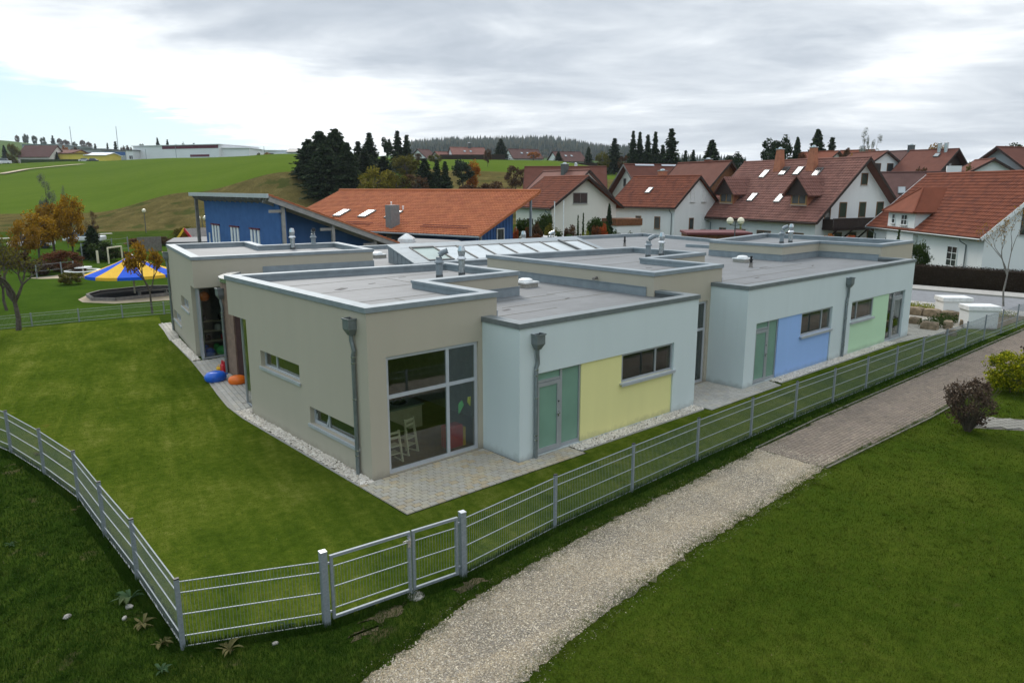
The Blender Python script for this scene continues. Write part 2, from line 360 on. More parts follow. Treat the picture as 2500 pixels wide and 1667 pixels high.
# grass sheets
def grass(name, stops, sc=.6, stripes=None, spots=None, fine=38.0):
    m, n, b, o = newmat(name); p = pos(n)
    p0 = p
    if name == 'field': p = n.add('ShaderNodeMapping', i_Vector=p, i_Rotation=(0, 0, YAW+.10), i_Scale=(.12, 1, 1)).outputs[0]
    a = n.noise(p, sc, 5, .6, .4); g = n.noise(p, fine, 3, .7); h = n.noise(p, 5, 4, .65)
    f = n.math('ADD', n.math('MULTIPLY', a, .42), n.math('ADD', n.math('MULTIPLY', g, .28), n.math('MULTIPLY', h, .30)))
    if stripes:
        mp = n.add('ShaderNodeMapping', i_Vector=p, i_Rotation=(0, 0, stripes[0])).outputs[0]
        mp2 = n.add('ShaderNodeMapping', i_Vector=mp, i_Scale=(1.0, .09, 1)).outputs[0]; mp3 = n.add('ShaderNodeMapping', i_Vector=mp, i_Scale=(1.0, .16, 1), i_Rotation=(0, 0, .25)).outputs[0]
        f = n.math('ADD', f, n.math('MULTIPLY', n.math('SUBTRACT', n.noise(mp2, 1.5, 3, .5, .6), .5), stripes[2]*1.6))
        f = n.math('ADD', f, n.math('MULTIPLY', n.math('SUBTRACT', n.noise(mp3, 5.0, 2, .5, .3), .5), stripes[2]))
    c = n.ramp(f, stops)
    if spots:
        q = n.noise(p, spots[1], 4, .6); c = n.mix(n.math('MULTIPLY', n.step(q, spots[2], spots[2]+.1), .75), c, spots[0])
    n.l.new(c, b.inputs['Base Color']); b.inputs['Roughness'].default_value = .9; b.inputs['Specular IOR Level'].default_value = .15
    b.inputs['Specular IOR Level'].default_value = 0; bump(n, b, n.math('ADD', g, h), .8, .04)
grass('lawn', [(.33, (0.0309, 0.0556, 0.0053)), (.45, (0.0598, 0.0935, 0.0092)), (.55, (0.0948, 0.1246, 0.0145)), (.67, (0.1700, 0.1802, 0.0396))], .45, (R(14), .30, .16), ((.13, .105, .02), .9, .66))
grass('verge_grass', [(.32, (0.0172, 0.0399, 0.0060)), (.48, (0.0367, 0.0651, 0.0084)), (.60, (0.0625, 0.0861, 0.0132)), (.72, (0.1132, 0.1050, 0.0288))], .5, None, ((.13, .098, .055), 1.1, .60))
grass('park_grass', [(.30, (0.0250, 0.0550, 0.0072)), (.5, (0.0477, 0.0885, 0.0108)), (.70, (0.0771, 0.1172, 0.0168))], .3)
grass('front_grass', [(.32, (0.0212, 0.0446, 0.0048)), (.46, (0.0424, 0.0703, 0.0072)), (.58, (0.0655, 0.0905, 0.0108)), (.72, (0.1060, 0.1118, 0.0240))], .42, None, ((.075, .062, .03), 1.0, .66))
grass('field', [(.30, (.062, .105, .012)), (.5, (.082, .125, .016)), (.70, (.115, .155, .025))], .03, (R(38), .012, .18), None, 3.0)
grass('bank', [(.34, (.045, .044, .014)), (.5, (.105, .085, .03)), (.66, (.19, .15, .06))], .35, None, ((.045, .06, .015), .25, .55), 4.0)
grass('hill_grass', [(.30, (.06, .10, .03)), (.7, (.11, .15, .05))], .02, None, None, 1.0)
grass('blade', [(.30, (0.0348, 0.0655, 0.0079)), (.5, (0.0718, 0.1030, 0.0119)), (.70, (0.1360, 0.1521, 0.0290))], 1.2, None, None, 60)
grass('blade_dark', [(.30, (0.0175, 0.0478, 0.0060)), (.5, (0.0373, 0.0789, 0.0108)), (.70, (0.0878, 0.1256, 0.0216))], 1.2, None, None, 60)
# gravel
def gravel(name, cols, sc, bmp=1.0):
    m, n, b, o = newmat(name); p = pos(n)
    v = n.add('ShaderNodeTexVoronoi', i_Vector=p, i_Scale=sc); sp = n.add('ShaderNodeSeparateColor', i_0=v.outputs['Color'])
    c = n.ramp(sp.outputs[0], [(i/(len(cols)-1), cc) for i, cc in enumerate(cols)])
    l = n.noise(p, .7, 4); c = n.mix(.75, c, n.ramp(l, [(.32, (.52, .52, .54)), (.68, (1.15, 1.08, .96))]), 'MULTIPLY')
    mp = n.add('ShaderNodeMapping', i_Vector=p, i_Rotation=(0, 0, -.1), i_Scale=(.10, 1.1, 1)).outputs[0]; c = n.mix(.8, c, n.ramp(n.noise(mp, 1.6, 3, .55, .3), [(.36, (.66, .68, .72)), (.60, (1.08, 1.04, .96))]), 'MULTIPLY')
    d = n.step(v.outputs['Distance'], .35, .75)
    c = n.mix(n.math('MULTIPLY', d, .55), c, tuple(.35*x for x in cols[0]))
    n.l.new(c, b.inputs['Base Color']); b.inputs['Roughness'].default_value = .9
    bump(n, b, n.math('MULTIPLY', v.outputs['Distance'], -1), bmp, .02)
gravel('path_gravel', [(.20, .17, .125), (.36, .305, .22), (.47, .40, .29), (.30, .275, .24), (.62, .54, .41)], 46)
def island(name, cols, rough=.9, sc=25.0):
    m, n, b, o = newmat(name); p = pos(n); oi = n.add('ShaderNodeObjectInfo').outputs['Random']; rp = n.add('ShaderNodeNewGeometry').outputs['Random Per Island']
    f = n.math('FRACT', n.math('ADD', oi, rp)); k = len(cols)
    c = n.ramp(f, [(i/(k-1), cc) for i, cc in enumerate(cols)])
    l = n.noise(p, .8, 3); g = n.noise(p, sc, 3)
    s = n.math('ADD', n.math('MULTIPLY', l, .5), n.math('MULTIPLY', g, .5)); s = n.math('ADD', s, .52)
    n.l.new(n.add('ShaderNodeVectorMath', operation='SCALE', i_0=c, i_3=s).outputs[0], b.inputs['Base Color'])
    b.inputs['Roughness'].default_value = rough; b.inputs['Specular IOR Level'].default_value = .25
    bump(n, b, n.noise(p, 120, 2), .3, .004)
island('pebble', [(.62, .56, .47), (.74, .68, .59), (.82, .77, .69), (.50, .43, .34), (.70, .65, .58)])
island('path_pebble', [(.25, .21, .155), (.46, .39, .285), (.64, .56, .43), (.31, .285, .25), (.39, .325, .235)])
island('paver_warm', [(.42, .375, .29), (.39, .36, .30), (.43, .375, .265), (.42, .39, .33), (.43, .345, .22), (.38, .355, .305), (.41, .37, .30)])
island('paver_pale', [(.41, .39, .345), (.45, .425, .38), (.385, .37, .335), (.44, .40, .33)])
island('paver_cream', [(.42, .39, .33), (.46, .43, .37), (.39, .37, .32)])
island('paver_brown', [(.18, .143, .112), (.21, .168, .13), (.195, .155, .125), (.235, .19, .145), (.16, .13, .105)])
island('paver_drive', [(.20, .19, .165), (.24, .23, .20)])
plain('joint', (.10, .092, .075), 1, 0, .3, 6)
# ---------------------------------------------------------------- wall / window builders
def wall(mb, p0, p1, z0, z1, th, ops=(), i0=None, i1=None):
    """solid wall from p0 to p1 (outside on the right), thickness th inward, openings (u0,u1,z0,z1)"""
    p0 = Vector((p0[0], p0[1], 0)); p1 = Vector((p1[0], p1[1], 0)); L = (p1-p0).length; d = (p1-p0)/L; n = Vector((-d.y, d.x, 0))
    us = sorted({0.0, L, *[x for o in ops for x in o[:2]]}); zs = sorted({z0, z1, *[x for o in ops for x in o[2:]]})
    us = [u for u in us if 0 <= u <= L]; zs = [z for z in zs if z0 <= z <= z1]
    solid = lambda i, j: 0 <= i < len(us)-1 and 0 <= j < len(zs)-1 and not any(o[0]-1e-6 <= us[i] and us[i+1] <= o[1]+1e-6 and o[2]-1e-6 <= zs[j] and zs[j+1] <= o[3]+1e-6 for o in ops)
    a0 = 0.0 if i0 is None else (Vector((*i0, 0))-p0).dot(d); a1 = L if i1 is None else (Vector((*i1, 0))-p0).dot(d)   # mitred ends of the inner face
    def P(u, z, k):
        if k: u = a0 if u == 0 else (a1 if abs(u-L) < 1e-9 else u)
        return tuple(p0+d*u+n*(th*k)+Vector((0, 0, z)))
    for i in range(len(us)-1):
        for j in range(len(zs)-1):
            if not solid(i, j): continue
            a, b, c, e = us[i], us[i+1], zs[j], zs[j+1]
            mb.add([P(a, c, 0), P(b, c, 0), P(b, e, 0), P(a, e, 0)], [(0, 1, 2, 3)])
            mb.add([P(a, c, 1), P(b, c, 1), P(b, e, 1), P(a, e, 1)], [(3, 2, 1, 0)])
            if not solid(i-1, j) and not (i == 0 and i0 is not None): mb.add([P(a, c, 0), P(a, e, 0), P(a, e, 1), P(a, c, 1)], [(0, 1, 2, 3)])
            if not solid(i+1, j) and not (i == len(us)-2 and i1 is not None): mb.add([P(b, c, 0), P(b, e, 0), P(b, e, 1), P(b, c, 1)], [(3, 2, 1, 0)])
            if not solid(i, j-1): mb.add([P(a, c, 0), P(b, c, 0), P(b, c, 1), P(a, c, 1)], [(3, 2, 1, 0)])
            if not solid(i, j+1): mb.add([P(a, e, 0), P(b, e, 0), P(b, e, 1), P(a, e, 1)], [(0, 1, 2, 3)])
    return mb
def offset_line(pts, off, closed):
    n = len(pts); out = []
    for i in range(n):
        a = Vector(pts[i-1]) if (i > 0 or closed) else None; b = Vector(pts[i]); c = Vector(pts[(i+1) % n]) if (i < n-1 or closed) else None
        ns = []
        if a is not None: t = (b-a).normalized(); ns.append(Vector((t.y, -t.x)))
        if c is not None: t = (c-b).normalized(); ns.append(Vector((t.y, -t.x)))
        if len(ns) == 2:
            m = (ns[0]+ns[1]).normalized(); q = b+m*(off/max(.2, m.dot(ns[0])))
        else: q = b+ns[0]*off
        out.append((q.x, q.y))
    return out
def strip(mb, pts, o_out, o_in, z0, z1, closed=False, drip=0.0, dt=.004):
    A = offset_line(pts, o_out, closed); B = offset_line(pts, -o_in, closed); n = len(pts); m = n if closed else n-1
    for i in range(m):
        j = (i+1) % n
        mb.add([(*A[i], z0), (*A[j], z0), (*B[j], z0), (*B[i], z0), (*A[i], z1), (*A[j], z1), (*B[j], z1), (*B[i], z1)],
               [(3, 2, 1, 0), (4, 5, 6, 7), (0, 1, 5, 4), (2, 3, 7, 6)]+([(1, 2, 6, 5)] if (i == m-1 and not closed) else [])+([(3, 0, 4, 7)] if (i == 0 and not closed) else []))
    return mb
class Face:
    """a wall face: u along it, w outward, z up"""
    def __init__(s, p0, p1, T=None):
        s.p = Vector((p0[0], p0[1], 0)); d = Vector((p1[0]-p0[0], p1[1]-p0[1], 0)); s.d = d.normalized(); s.n = Vector((s.d.y, -s.d.x, 0)); s.T = T
    def P(s, u, w_, z): return s.p+s.d*u+s.n*w_+Vector((0, 0, z))
    def bar(s, mb, u0, u1, z0, z1, w0, w1):
        mb.obox(s.P((u0+u1)/2, (w0+w1)/2, (z0+z1)/2), s.d, s.n, (0, 0, 1), abs(u1-u0)/2, abs(w1-w0)/2, abs(z1-z0)/2)
def window(parent, fc, u0, u1, z0, z1, w=-.1, fr=.07, mull=(), trans=(), fmat='alu', gmat='glass', sill=0.0, smat='alu_light', name='window', sash=None, th=.06, gmats=None, doors=()):
    """frame (part) with panes and a sill as sub-parts; mull u-positions, trans z-positions"""
    mb = MB(fc.T); a, b = w-th, w
    fc.bar(mb, u0, u0+fr, z0, z1, a, b); fc.bar(mb, u1-fr, u1, z0, z1, a, b)
    fc.bar(mb, u0+fr, u1-fr, z0, z0+fr, a, b); fc.bar(mb, u0+fr, u1-fr, z1-fr, z1, a, b)
    us = [u0+fr]+[x for m in mull for x in (m-fr/2, m+fr/2)]+[u1-fr]; zs = [z0+fr]+[x for t in trans for x in (t-fr/2, t+fr/2)]+[z1-fr]
    for m in mull: fc.bar(mb, m-fr/2, m+fr/2, z0+fr, z1-fr, a, b-.002)
    for t in trans:
        for i in range(0, len(us), 2): fc.bar(mb, us[i], us[i+1], t-fr/2, t+fr/2, a, b-.004)
    o = mb.build(name, M[fmat], parent); k = 0
    for i in range(0, len(us), 2):
        for j in range(0, len(zs), 2):
            g = MB(fc.T); q = (a+b)/2; fc.bar(g, us[i]-.005, us[i+1]+.005, zs[j]-.005, zs[j+1]+.005, q-.003, q+.003)
            g.build('pane', M[gmats[k] if gmats else gmat], o); k += 1
    if sill:
        sb = MB(fc.T); fc.bar(sb, u0-.06, u1+.06, z0-.045, z0-.002, w-.02, sill); fc.bar(sb, u0-.06, u1+.06, z0-.085, z0-.047, sill-.03, sill-.006)
        sb.build('sill', M[smat], o)
    return o
# ---------------------------------------------------------------- the kindergarten
KG = thing('kindergarten', 'low flat-roofed kindergarten of beige and mint blocks with yellow, blue and green wall panels', 'building', (0, 0, 0))
HA, HM, ZA, ZM, TH = 3.91, 3.35, 3.77, 3.23, .26
A_ = [(0, 0), (3.72, 0), (3.72, 3.05), (7.2, 3.05), (7.2, 6.72), (0, 8.02)]
C_ = [(10.07, .02), (13.78, .02), (13.78, 3.05), (17.25, 3.05), (17.25, 6.72), (10.07, 8.02)]
D_ = [(23.35, 3.05), (26.85, 3.05), (26.85, .12), (30.52, .12), (30.52, 8.05), (23.35, 6.9)]
CS, SN = math.cos(R(-10.3)), math.sin(R(-10.3))
TL = Matrix(((CS, -SN, 0, 1.2), (SN, CS, 0, 14.57), (0, 0, 1, 0), (0, 0, 0, 1)))
L_ = [(0, 0), (7.1, 0), (7.1, 4.6), (3.62, 4.6), (3.62, 7.35), (0, 7.35)]
def raised(poly, T, walls):
    """upper storey block: walls list of (i, z0, ops); roof, parapet inside and coping"""
    mb = MB(T); n = len(poly); IN = offset_line(poly, -TH, True)
    for i in range(n):
        z0, ops = walls.get(i, (3.0, ())); wall(mb, poly[i], poly[(i+1) % n], z0, HA, TH, ops, IN[i], IN[(i+1) % n])
    o = mb.build('wall', M['beige_plaster'], KG)
    r = MB(T); inn = offset_line(poly, -TH-.002, True); r.prism(inn, ZA-.35, ZA); r.build('roof', M['felt'], KG)
    c = MB(T); strip(c, poly, .035, TH+.045, HA+.002, HA+.075, True); strip(c, poly, .037, -.030, HA-.045, HA+.001, True)
    up_ = MB(T); strip(up_, offset_line(poly, -TH-.004, True), 0, .016, ZA-.02, HA, True)
    up_.build('upstand', M['zinc'], KG); c.build('coping', M['zinc'], KG)
    return o
raised(A_, None, {0: (0.0, [(.46, 3.12, .03, 2.82)]), 5: (0.0, [(2.18, 4.58, 1.62, 2.08), (5.05, 7.47, .65, 1.10), (-.01, 1.29, -1, 2.82)]), 4: (3.0, ())})
raised(C_, None, {0: (0.0, [(.46, 2.95, .03, 2.82)])})
raised(D_, None, {2: (0.0, ()), 3: (0.0, [])})
raised(L_, TL, {5: (0.0, [(3.35, 5.45, 1.62, 2.08), (.35, 2.65, .62, 1.06), (6.42, 7.36, -1, 2.82)]), 0: (2.82, ()), 4: (0.0, ()), 3: (0.0, ())})
# mint wings
def mint(pts, ops):
    mb = MB(); IN = offset_line(pts, -TH, False)
    for i in range(len(pts)-1): wall(mb, pts[i], pts[i+1], 0.0, HM, TH, ops.get(i, ()), IN[i] if i else None, IN[i+1] if i < len(pts)-2 else None)
    mb.build('wall', M['mint_plaster'], KG)
    c = MB(); strip(c, pts, .035, TH+.04, HM+.002, HM+.075); strip(c, pts, .037, -.03, HM-.05, HM+.001)
    c.build('coping', M['pipe_zinc'], KG)
    u = MB(); strip(u, offset_line(pts, -TH-.004, False), 0, .016, ZM-.02, HM); u.build('upstand', M['zinc_dark'], KG)
mint([(3.25, .0), (3.25, -1.38), (10.42, -1.38), (10.42, .02)], {1: [(.56, 6.05, .03, 2.13)]})
mint([(13.17, .02), (13.17, -1.38), (26.85, -1.38), (26.85, .12)], {1: [(.62, 6.05, .03, 2.13), (7.69, 12.92, .03, 2.13)]})
# lower rear hall walls
hb = MB()
RP = [(30.52, 8.0), (31.4, 12.2), (32.6, 18.35), (12.3, 21.35), (9.2, 21.9)]
RI = offset_line(RP, -TH, False)
for i in range(len(RP)-1): wall(hb, RP[i], RP[i+1], 0, HM, TH, (), RI[i], RI[i+1])
hb.build('wall', M['beige_plaster'], KG)
hc = MB(); strip(hc, RP, .035, TH+.03, HM+.002, HM+.08); strip(hc, RP, .037, -.03, HM-.05, HM+.001); hc.build('coping', M['zinc'], KG)
hu = MB(); strip(hu, offset_line(RP, -TH-.004, False), 0, .016, ZM-.02, HM); hu.build('upstand', M['zinc'], KG)
# main low roof
deck = [(.05, .05), (3.3, .05), (3.3, -1.33), (10.37, -1.33), (10.37, .05), (13.22, .05), (13.22, -1.33), (26.8, -1.33), (26.8, .15), (30.45, .15), (30.45, 8), (31.3, 12.2), (32.5, 18.3), (12.3, 21.25), (8.8, 21.8), (8.6, 18.4), (2.2, 14.5), (1.75, 12.9), (1.45, 12.1), (1.42, 11.3), (1.42, 9), (.3, 7.9)]
dm = MB(); dm.prism(deck, ZM-.3, ZM); dm.build('roof', M['felt'], KG)
# zinc flashing where raised blocks stand on the low roof
fl = MB()
for pts in ([A_[1], A_[2], A_[3], A_[4], (4.2, 7.26)], [(10.07, 8.0), (10.07, .05)], [C_[1], C_[2], C_[3], C_[4], C_[5]], [D_[5], D_[0], D_[1], (26.85, .2)]):
    if pts[0] == (10.07, 8.0): pts = [(10.07, 8.0), (10.07, .3)]
    fl = MB(); strip(fl, pts, .03, -.004, ZM, ZM+.27); fl.build('flashing', M['zinc'], KG); fl = MB(); strip(fl, pts, .055, -.004, ZM+.271, ZM+.285); fl.build('flashing_cap', M['zinc'], KG)
f2 = MB(TL); strip(f2, [(2.55, 0), (7.1, 0), (7.1, 4.5)], .03, -.004, ZM, ZM+.27); 
f2.build('flashing', M['zinc'], KG)
ps = MB(); strip(ps, [(27.0, 10.8), (27.25, 9.2)], .12, .12, ZM, ZM+.16); ps.build('roof_step', M['zinc'], KG)
# --- block A glazing
FA = Face((0, 0), (3.72, 0)); FAl = Face((0, 8.02), (0, 0))
window(KG, FA, .46, 3.12, .03, 2.82, -.06, .085, (2.21,), (1.86,), 'alu_light', 'glass', gmats=None)
window(KG, FAl, 2.18, 4.58, 1.62, 2.08, -.12, .05, (2.95,), (), 'alu_light', 'glass_dark', .045)
window(KG, FAl, 5.05, 7.47, .65, 1.10, -.12, .05, (5.82,), (), 'alu_light', 'glass_dark', .045)
sa = MB(); q = Face((0, 8.02), (0, 0))           # tilted vent sash of the lower window
sf = MB(); tl = .09
for (u, v, z, y) in ((5.13, 5.17, .73, 1.04), (5.72, 5.76, .73, 1.04)): sf.add([q.P(u, -.10, z), q.P(v, -.10, z), q.P(v, -.10-tl, y), q.P(u, -.10-tl, y), q.P(u, -.13, z), q.P(v, -.13, z), q.P(v, -.13-tl, y), q.P(u, -.13-tl, y)], [(0, 1, 2, 3), (7, 6, 5, 4), (0, 3, 7, 4), (1, 5, 6, 2)])
q.bar(sf, 5.13, 5.76, .71, .75, -.13, -.10); q.bar(sf, 5.13, 5.76, 1.02, 1.055, -.22, -.19)
sf.build('window_sash', M['alu_light'], KG)
# recessed glass corner of block A
FG = Face((.30, 7.92), (.22, 6.75)); window(KG, FG, 0, 1.17, .0, 2.82, 0, .045, (), (), 'alu', 'glass')
FG2 = Face((2.0, 7.62), (.31, 7.95)); window(KG, FG2, 0, 1.66, .0, 2.82, 0, .045, (), (), 'alu', 'glass')
sf2 = MB(); sf2.prism([(.27, 6.9), (3.4, 6.9), (3.4, 7.1), (.27, 7.9)], 2.83, 2.9); sf2.build('soffit', M['beige_plaster'], KG)
cu = MB(); cu.prism([(.42, 6.85), (.46, 6.85), (.52, 7.5), (.48, 7.5)], .35, 2.8); cu.build('curtain', M['curtain'], KG)
# --- mint wing openings: infill set back inside the openings
def infill(fx, x0, col, door, wins, panel, right=False):
    fc = Face((fx, -1.38), (fx+20, -1.38)); u = lambda x: x-fx
    d0, d1 = door; w_ = -.07
    # coloured panel wall around its window
    p0, p1 = panel; W = wins
    m = MB(); ops = [(W[0]-p0, W[1]-p0, W[2], 2.131)]
    wall(m, (p0+.003, -1.38+.045), (p1-.003, -1.38+.045), .031, 2.128, .17, [(W[0]-p0-.003, W[1]-p0-.003, W[2], 2.128)])
    o = m.build('wall_panel', M[col], KG); o['label'] = {'yellow_panel': 'pale yellow wall panel below its window', 'blue_panel': 'sky blue wall panel', 'green_panel': 'pale green wall panel'}[col]
    mw = W[3]; window(KG, fc, u(W[0]), u(W[1]), W[2], 2.126, -.06, .065, (u(mw),), (), 'alu', 'glass_dark', .06)
    # door unit
    fr = MB(); q = .07; side = d0+.90 if not right else d1-1.02
    if not right: dl, dr, sl, sr = d0, d0+.86, d0+.93, d1
    else: dl, dr, sl, sr = d1-1.0, d1, d0, d1-1.07
    fc.bar(fr, u(d0), u(d0)+.03, .03, 2.126, w_-.07, w_); fc.bar(fr, u(d1)-.05, u(d1), .03, 2.126, w_-.07, w_)
    ms = (dr, sl) if not right else (sr, dl)
    fc.bar(fr, u(ms[0]), u(ms[1]), .03, 2.126, w_-.07, w_+.004)
    fc.bar(fr, u(dl)+.031, u(dr)-.001, 1.86, 1.92, w_-.07, w_-.003)
    fc.bar(fr, u(d0)+.031, u(d1)-.051, 2.09, 2.126, w_-.069, w_-.002)
    f = fr.build('door_frame', M['alu'], KG)
    g = 'frosted_green' if not right else 'glass_dark'
    for (a, b, c, e) in ((dl+.03, dr, 1.92, 2.09), (sl, sr-.05 if not right else sr, .13, 2.09)):
        mm = MB(); fc.bar(mm, u(a), u(b), c, e, w_-.04, w_-.03); mm.build('pane', M[g], f)
    mm = MB(); fc.bar(mm, u(sl), u(sr)-(.05 if not right else 0), .03, .13, w_-.068, w_-.006); mm.build('bottom_rail', M['alu'], f)
    dd = MB(); a, b = u(dl)+.035, u(dr)-.004
    fc.bar(dd, a, a+.10, .05, 1.85, w_-.05, w_+.012); fc.bar(dd, b-.10, b, .05, 1.85, w_-.05, w_+.012)
    fc.bar(dd, a+.10, b-.10, .05, .17, w_-.05, w_+.012); fc.bar(dd, a+.10, b-.10, 1.75, 1.85, w_-.05, w_+.012)
    d = dd.build('door', M['alu'], KG)
    mm = MB(); fc.bar(mm, a+.095, b-.095, .165, 1.755, w_-.025, w_-.015); mm.build('pane', M[g], d)
    hh = MB(); hu_ = (b-.05) if not right else a+.05
    hh.beam(fc.P(hu_, w_+.012, .98), fc.P(hu_, w_+.06, .98), .02, .02); hh.beam(fc.P(hu_+.01, w_+.06, .98), fc.P(hu_-.12 if not right else hu_+.12, w_+.06, .98), .02, .02)
    fc.bar(hh, hu_-.02, hu_+.02, .88, 1.02, w_+.012, w_+.018); hh.build('handle', M['zinc_bright'], d)
    lk = MB(); fc.bar(lk, hu_-.018, hu_+.018, 1.26, 1.30, w_+.012, w_+.02); lk.build('lock', M['black'], d)
infill(3.25, 0, 'yellow_panel', (3.82, 5.42), (7.02, 9.297, 1.32, 8.52), (5.42, 9.30))
infill(13.17, 0, 'blue_panel', (13.80, 15.32), (16.92, 19.21, 1.28, 18.5), (15.32, 19.21))
infill(13.17, 0, 'green_panel', (24.50, 26.08), (20.87, 22.95, 1.32, 21.45), (20.87, 24.49), True)
# --- block C glazing
FC = Face((10.07, .02), (13.78, .02)); window(KG, FC, .46, 2.95, .03, 2.82, -.06, .085, (1.95,), (1.86,), 'alu_light', 'glass_dark')
# --- left block glazing
FL = Face((0, 7.35), (0, 0), TL)
window(KG, FL, 3.35, 5.45, 1.62, 2.08, -.12, .05, (4.0,), (), 'alu_light', 'glass_dark', .045)
window(KG, FL, .35, 2.65, .62, 1.06, -.12, .05, (1.1,), (), 'alu_light', 'glass_dark', .045)
G1 = Face((.15, .93), (.10, .16), TL); window(KG, G1, 0, .77, .0, 2.82, 0, .06, (.3,), (), 'alu', 'glass_dark')
G2 = Face((.13, .14), (1.35, .50), TL); window(KG, G2, 0, 1.27, .03, 2.82, 0, .06, (), (), 'alu_light', 'glass')
G3 = Face((1.37, .5), (3.6, .5), TL); window(KG, G3, 0, 2.2, .03, 2.82, 0, .06, (), (), 'alu_light', 'glass')
so_ = MB(TL); so_.prism([(.27, .27), (3.6, .27), (3.6, 1.2), (.27, 1.2)], 2.83, 2.9); so_.build('soffit', M['beige_plaster'], KG)
# --- brown curved entrance wall with round zinc cap
bw = [(1.95, 8.2), (1.95, 10.75), (1.36, 11.32), (1.34, 12.1), (1.5, 12.7), (1.85, 13.2), (2.4, 13.75)][::-1]
bm_ = MB(); strip(bm_, bw[:-2], 0, .22, 0, HM); strip(bm_, [(1.38, 11.32), (.9, 8.2)], 0, .2, 2.62, HM)
bm_.build('cladding', M['brown_cladding'], KG)
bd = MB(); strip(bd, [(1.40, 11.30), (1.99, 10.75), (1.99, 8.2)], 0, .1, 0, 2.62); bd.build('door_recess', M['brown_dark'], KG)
bc = MB(); strip(bc, bw[:-2]+[(.9, 8.2)], .05, .3, HM+.002, HM+.07); strip(bc, bw[:-2]+[(.9, 8.2)], .052, -.03, HM-.07, HM+.001); bc.build('coping', M['zinc_bright'], KG)
# --- rain hoppers and downpipes
def downpipe(fc, u, z_top, short=False, du=0):
    m = MB(fc.T); W, P_ = .130, .21
    def ring(u0, u1, w0, w1, z): return [fc.P(u0, w0, z), fc.P(u1, w0, z), fc.P(u1, w1, z), fc.P(u0, w1, z)]
    r = [ring(u-W, u+W, .0, P_, z_top), ring(u-W, u+W, .0, P_, z_top-.22), ring(u-.06, u+.06, .02, .14, z_top-.36)]
    for i in (0, 1): m.add(r[i]+r[i+1], [(0, 1, 5, 4), (1, 2, 6, 5), (2, 3, 7, 6), (3, 0, 4, 7)])
    m.add(r[2], [(0, 1, 2, 3)])
    for a, b, c, d in ((u-W-.02, u+W+.02, P_-.002, P_+.02), (u-W-.02, u-W+.002, 0, P_-.003), (u+W-.002, u+W+.02, 0, P_-.003)): fc.bar(m, a, b, z_top-.005, z_top+.025, c, d)
    m.add(ring(u-W+.01, u+W-.01, .01, P_-.01, z_top-.1), [(0, 1, 2, 3)])
    h = m.build('rain_hopper', M['pipe_zinc'], KG)
    t = MB(fc.T); k = u-du
    t.tube([fc.P(u, .08, z_top-.34), fc.P(u, .08, z_top-.48), fc.P(u+.02, .07, z_top-.56), fc.P(k+.05, .065, z_top-.72), fc.P(k, .065, z_top-.82), fc.P(k, .065, 0.0)], .05, 10)
    d = t.build('downpipe', M['pipe_zinc'], KG, True)
    for z in (z_top-1.0, z_top-.86, z_top*.5, .62, .5):
        c = MB(fc.T); c.tube([fc.P(k, .065, z-.012), fc.P(k, .065, z+.012)], .057, 10); fc.bar(c, k-.015, k+.015, z-.012, z+.012, .0, .065); c.build('pipe_clip', M['zinc_bright'], d)
downpipe(FAl, 7.48, 3.68, du=-.02)
downpipe(Face((3.25, -1.38), (10, -1.38)), .50, 3.12, du=.02)
downpipe(Face((13.17, -1.38), (20, -1.38)), 7.1, 3.12, du=.02)
downpipe(Face((1.36, 13.2), (1.33, 11.4)), 1.12, 3.05)
downpipe(Face((0, 7.35), (0, 0), TL), .10, 3.62)
# --- roof vents: a goose-neck and a capped pipe on each raised block
def gooseneck(x, y, rz=0.0, z=ZA, s=1.0, low=False):
    Tm = Matrix.Translation((x, y, z)) @ Matrix.Rotation(rz, 4, 'Z') @ Matrix.Scale(s, 4)
    b = MB(Tm); b.lathe([(.112, 0), (.112, .10)], 14); o = b.build('roof_vent', M['zinc_dark'], KG, True); o['label'] = 'goose-neck vent pipe with open mouth'
    p = MB(Tm); h = 0 if low else .36; p.lathe([(.105, .10), (.105, .10+h)], 14); p.lathe([(.15, .10+h), (.155, .13+h), (.10, .2+h)], 14)
    pts = [(0, 0, .18+h), (0, 0, .28+h), (.03, 0, .36+h), (.10, 0, .42+h), (.19, 0, .46+h), (.25, 0, .48+h)]
    p.tube(pts, [.098, .098, .098, .095, .09, .09], 14, False); p.tube([pts[-1], (.262, 0, .485+h)], .098, 14, False)
    p.build('vent_hood', M['zinc_bright'] if low else M['galv'], o, True)
    k = MB(Tm); k.tube([(.235, 0, .475+h), (.24, 0, .476+h)], .088, 14); k.build('vent_mouth', M['black'], o)  # black disc paints the shade inside the open pipe
def capvent(x, y, z=ZA, s=1.0, low=False):
    Tm = Matrix.Translation((x, y, z)) @ Matrix.Scale(s, 4); h = .05 if low else .42
    b = MB(Tm); b.lathe([(.112, 0), (.112, .09)], 14); o = b.build('roof_vent', M['zinc_dark'], KG, True); o['label'] = 'capped upright vent pipe'
    p = MB(Tm); p.lathe([(.105, .09), (.105, .09+h)], 14); p.lathe([(.15, .09+h), (.155, .115+h), (.105, .19+h)], 14)
    p.lathe([(.092, .17+h), (.10, .2+h), (.128, .34+h), (.128, .37+h), (.088, .5+h), (.084, .52+h)], 14); p.build('vent_hood', M['zinc_bright'], o, True)
gz = -YAW
gooseneck(5.42, 4.75, gz); capvent(6.34, 4.80)
gooseneck(15.75, 4.72, gz); capvent(16.75, 4.82)
gooseneck(26.75, 4.95, gz); capvent(27.58, 4.92)
lv = TL.inverted() @ Vector((6.75, 18.0, 0)); gooseneck(7.85, 18.0, gz-1.2); capvent(6.75, 17.85)
capvent(17.35, 13.9, 3.75, 1.05, True); gooseneck(19.0, 13.7, gz, 3.75, 1.05, True)
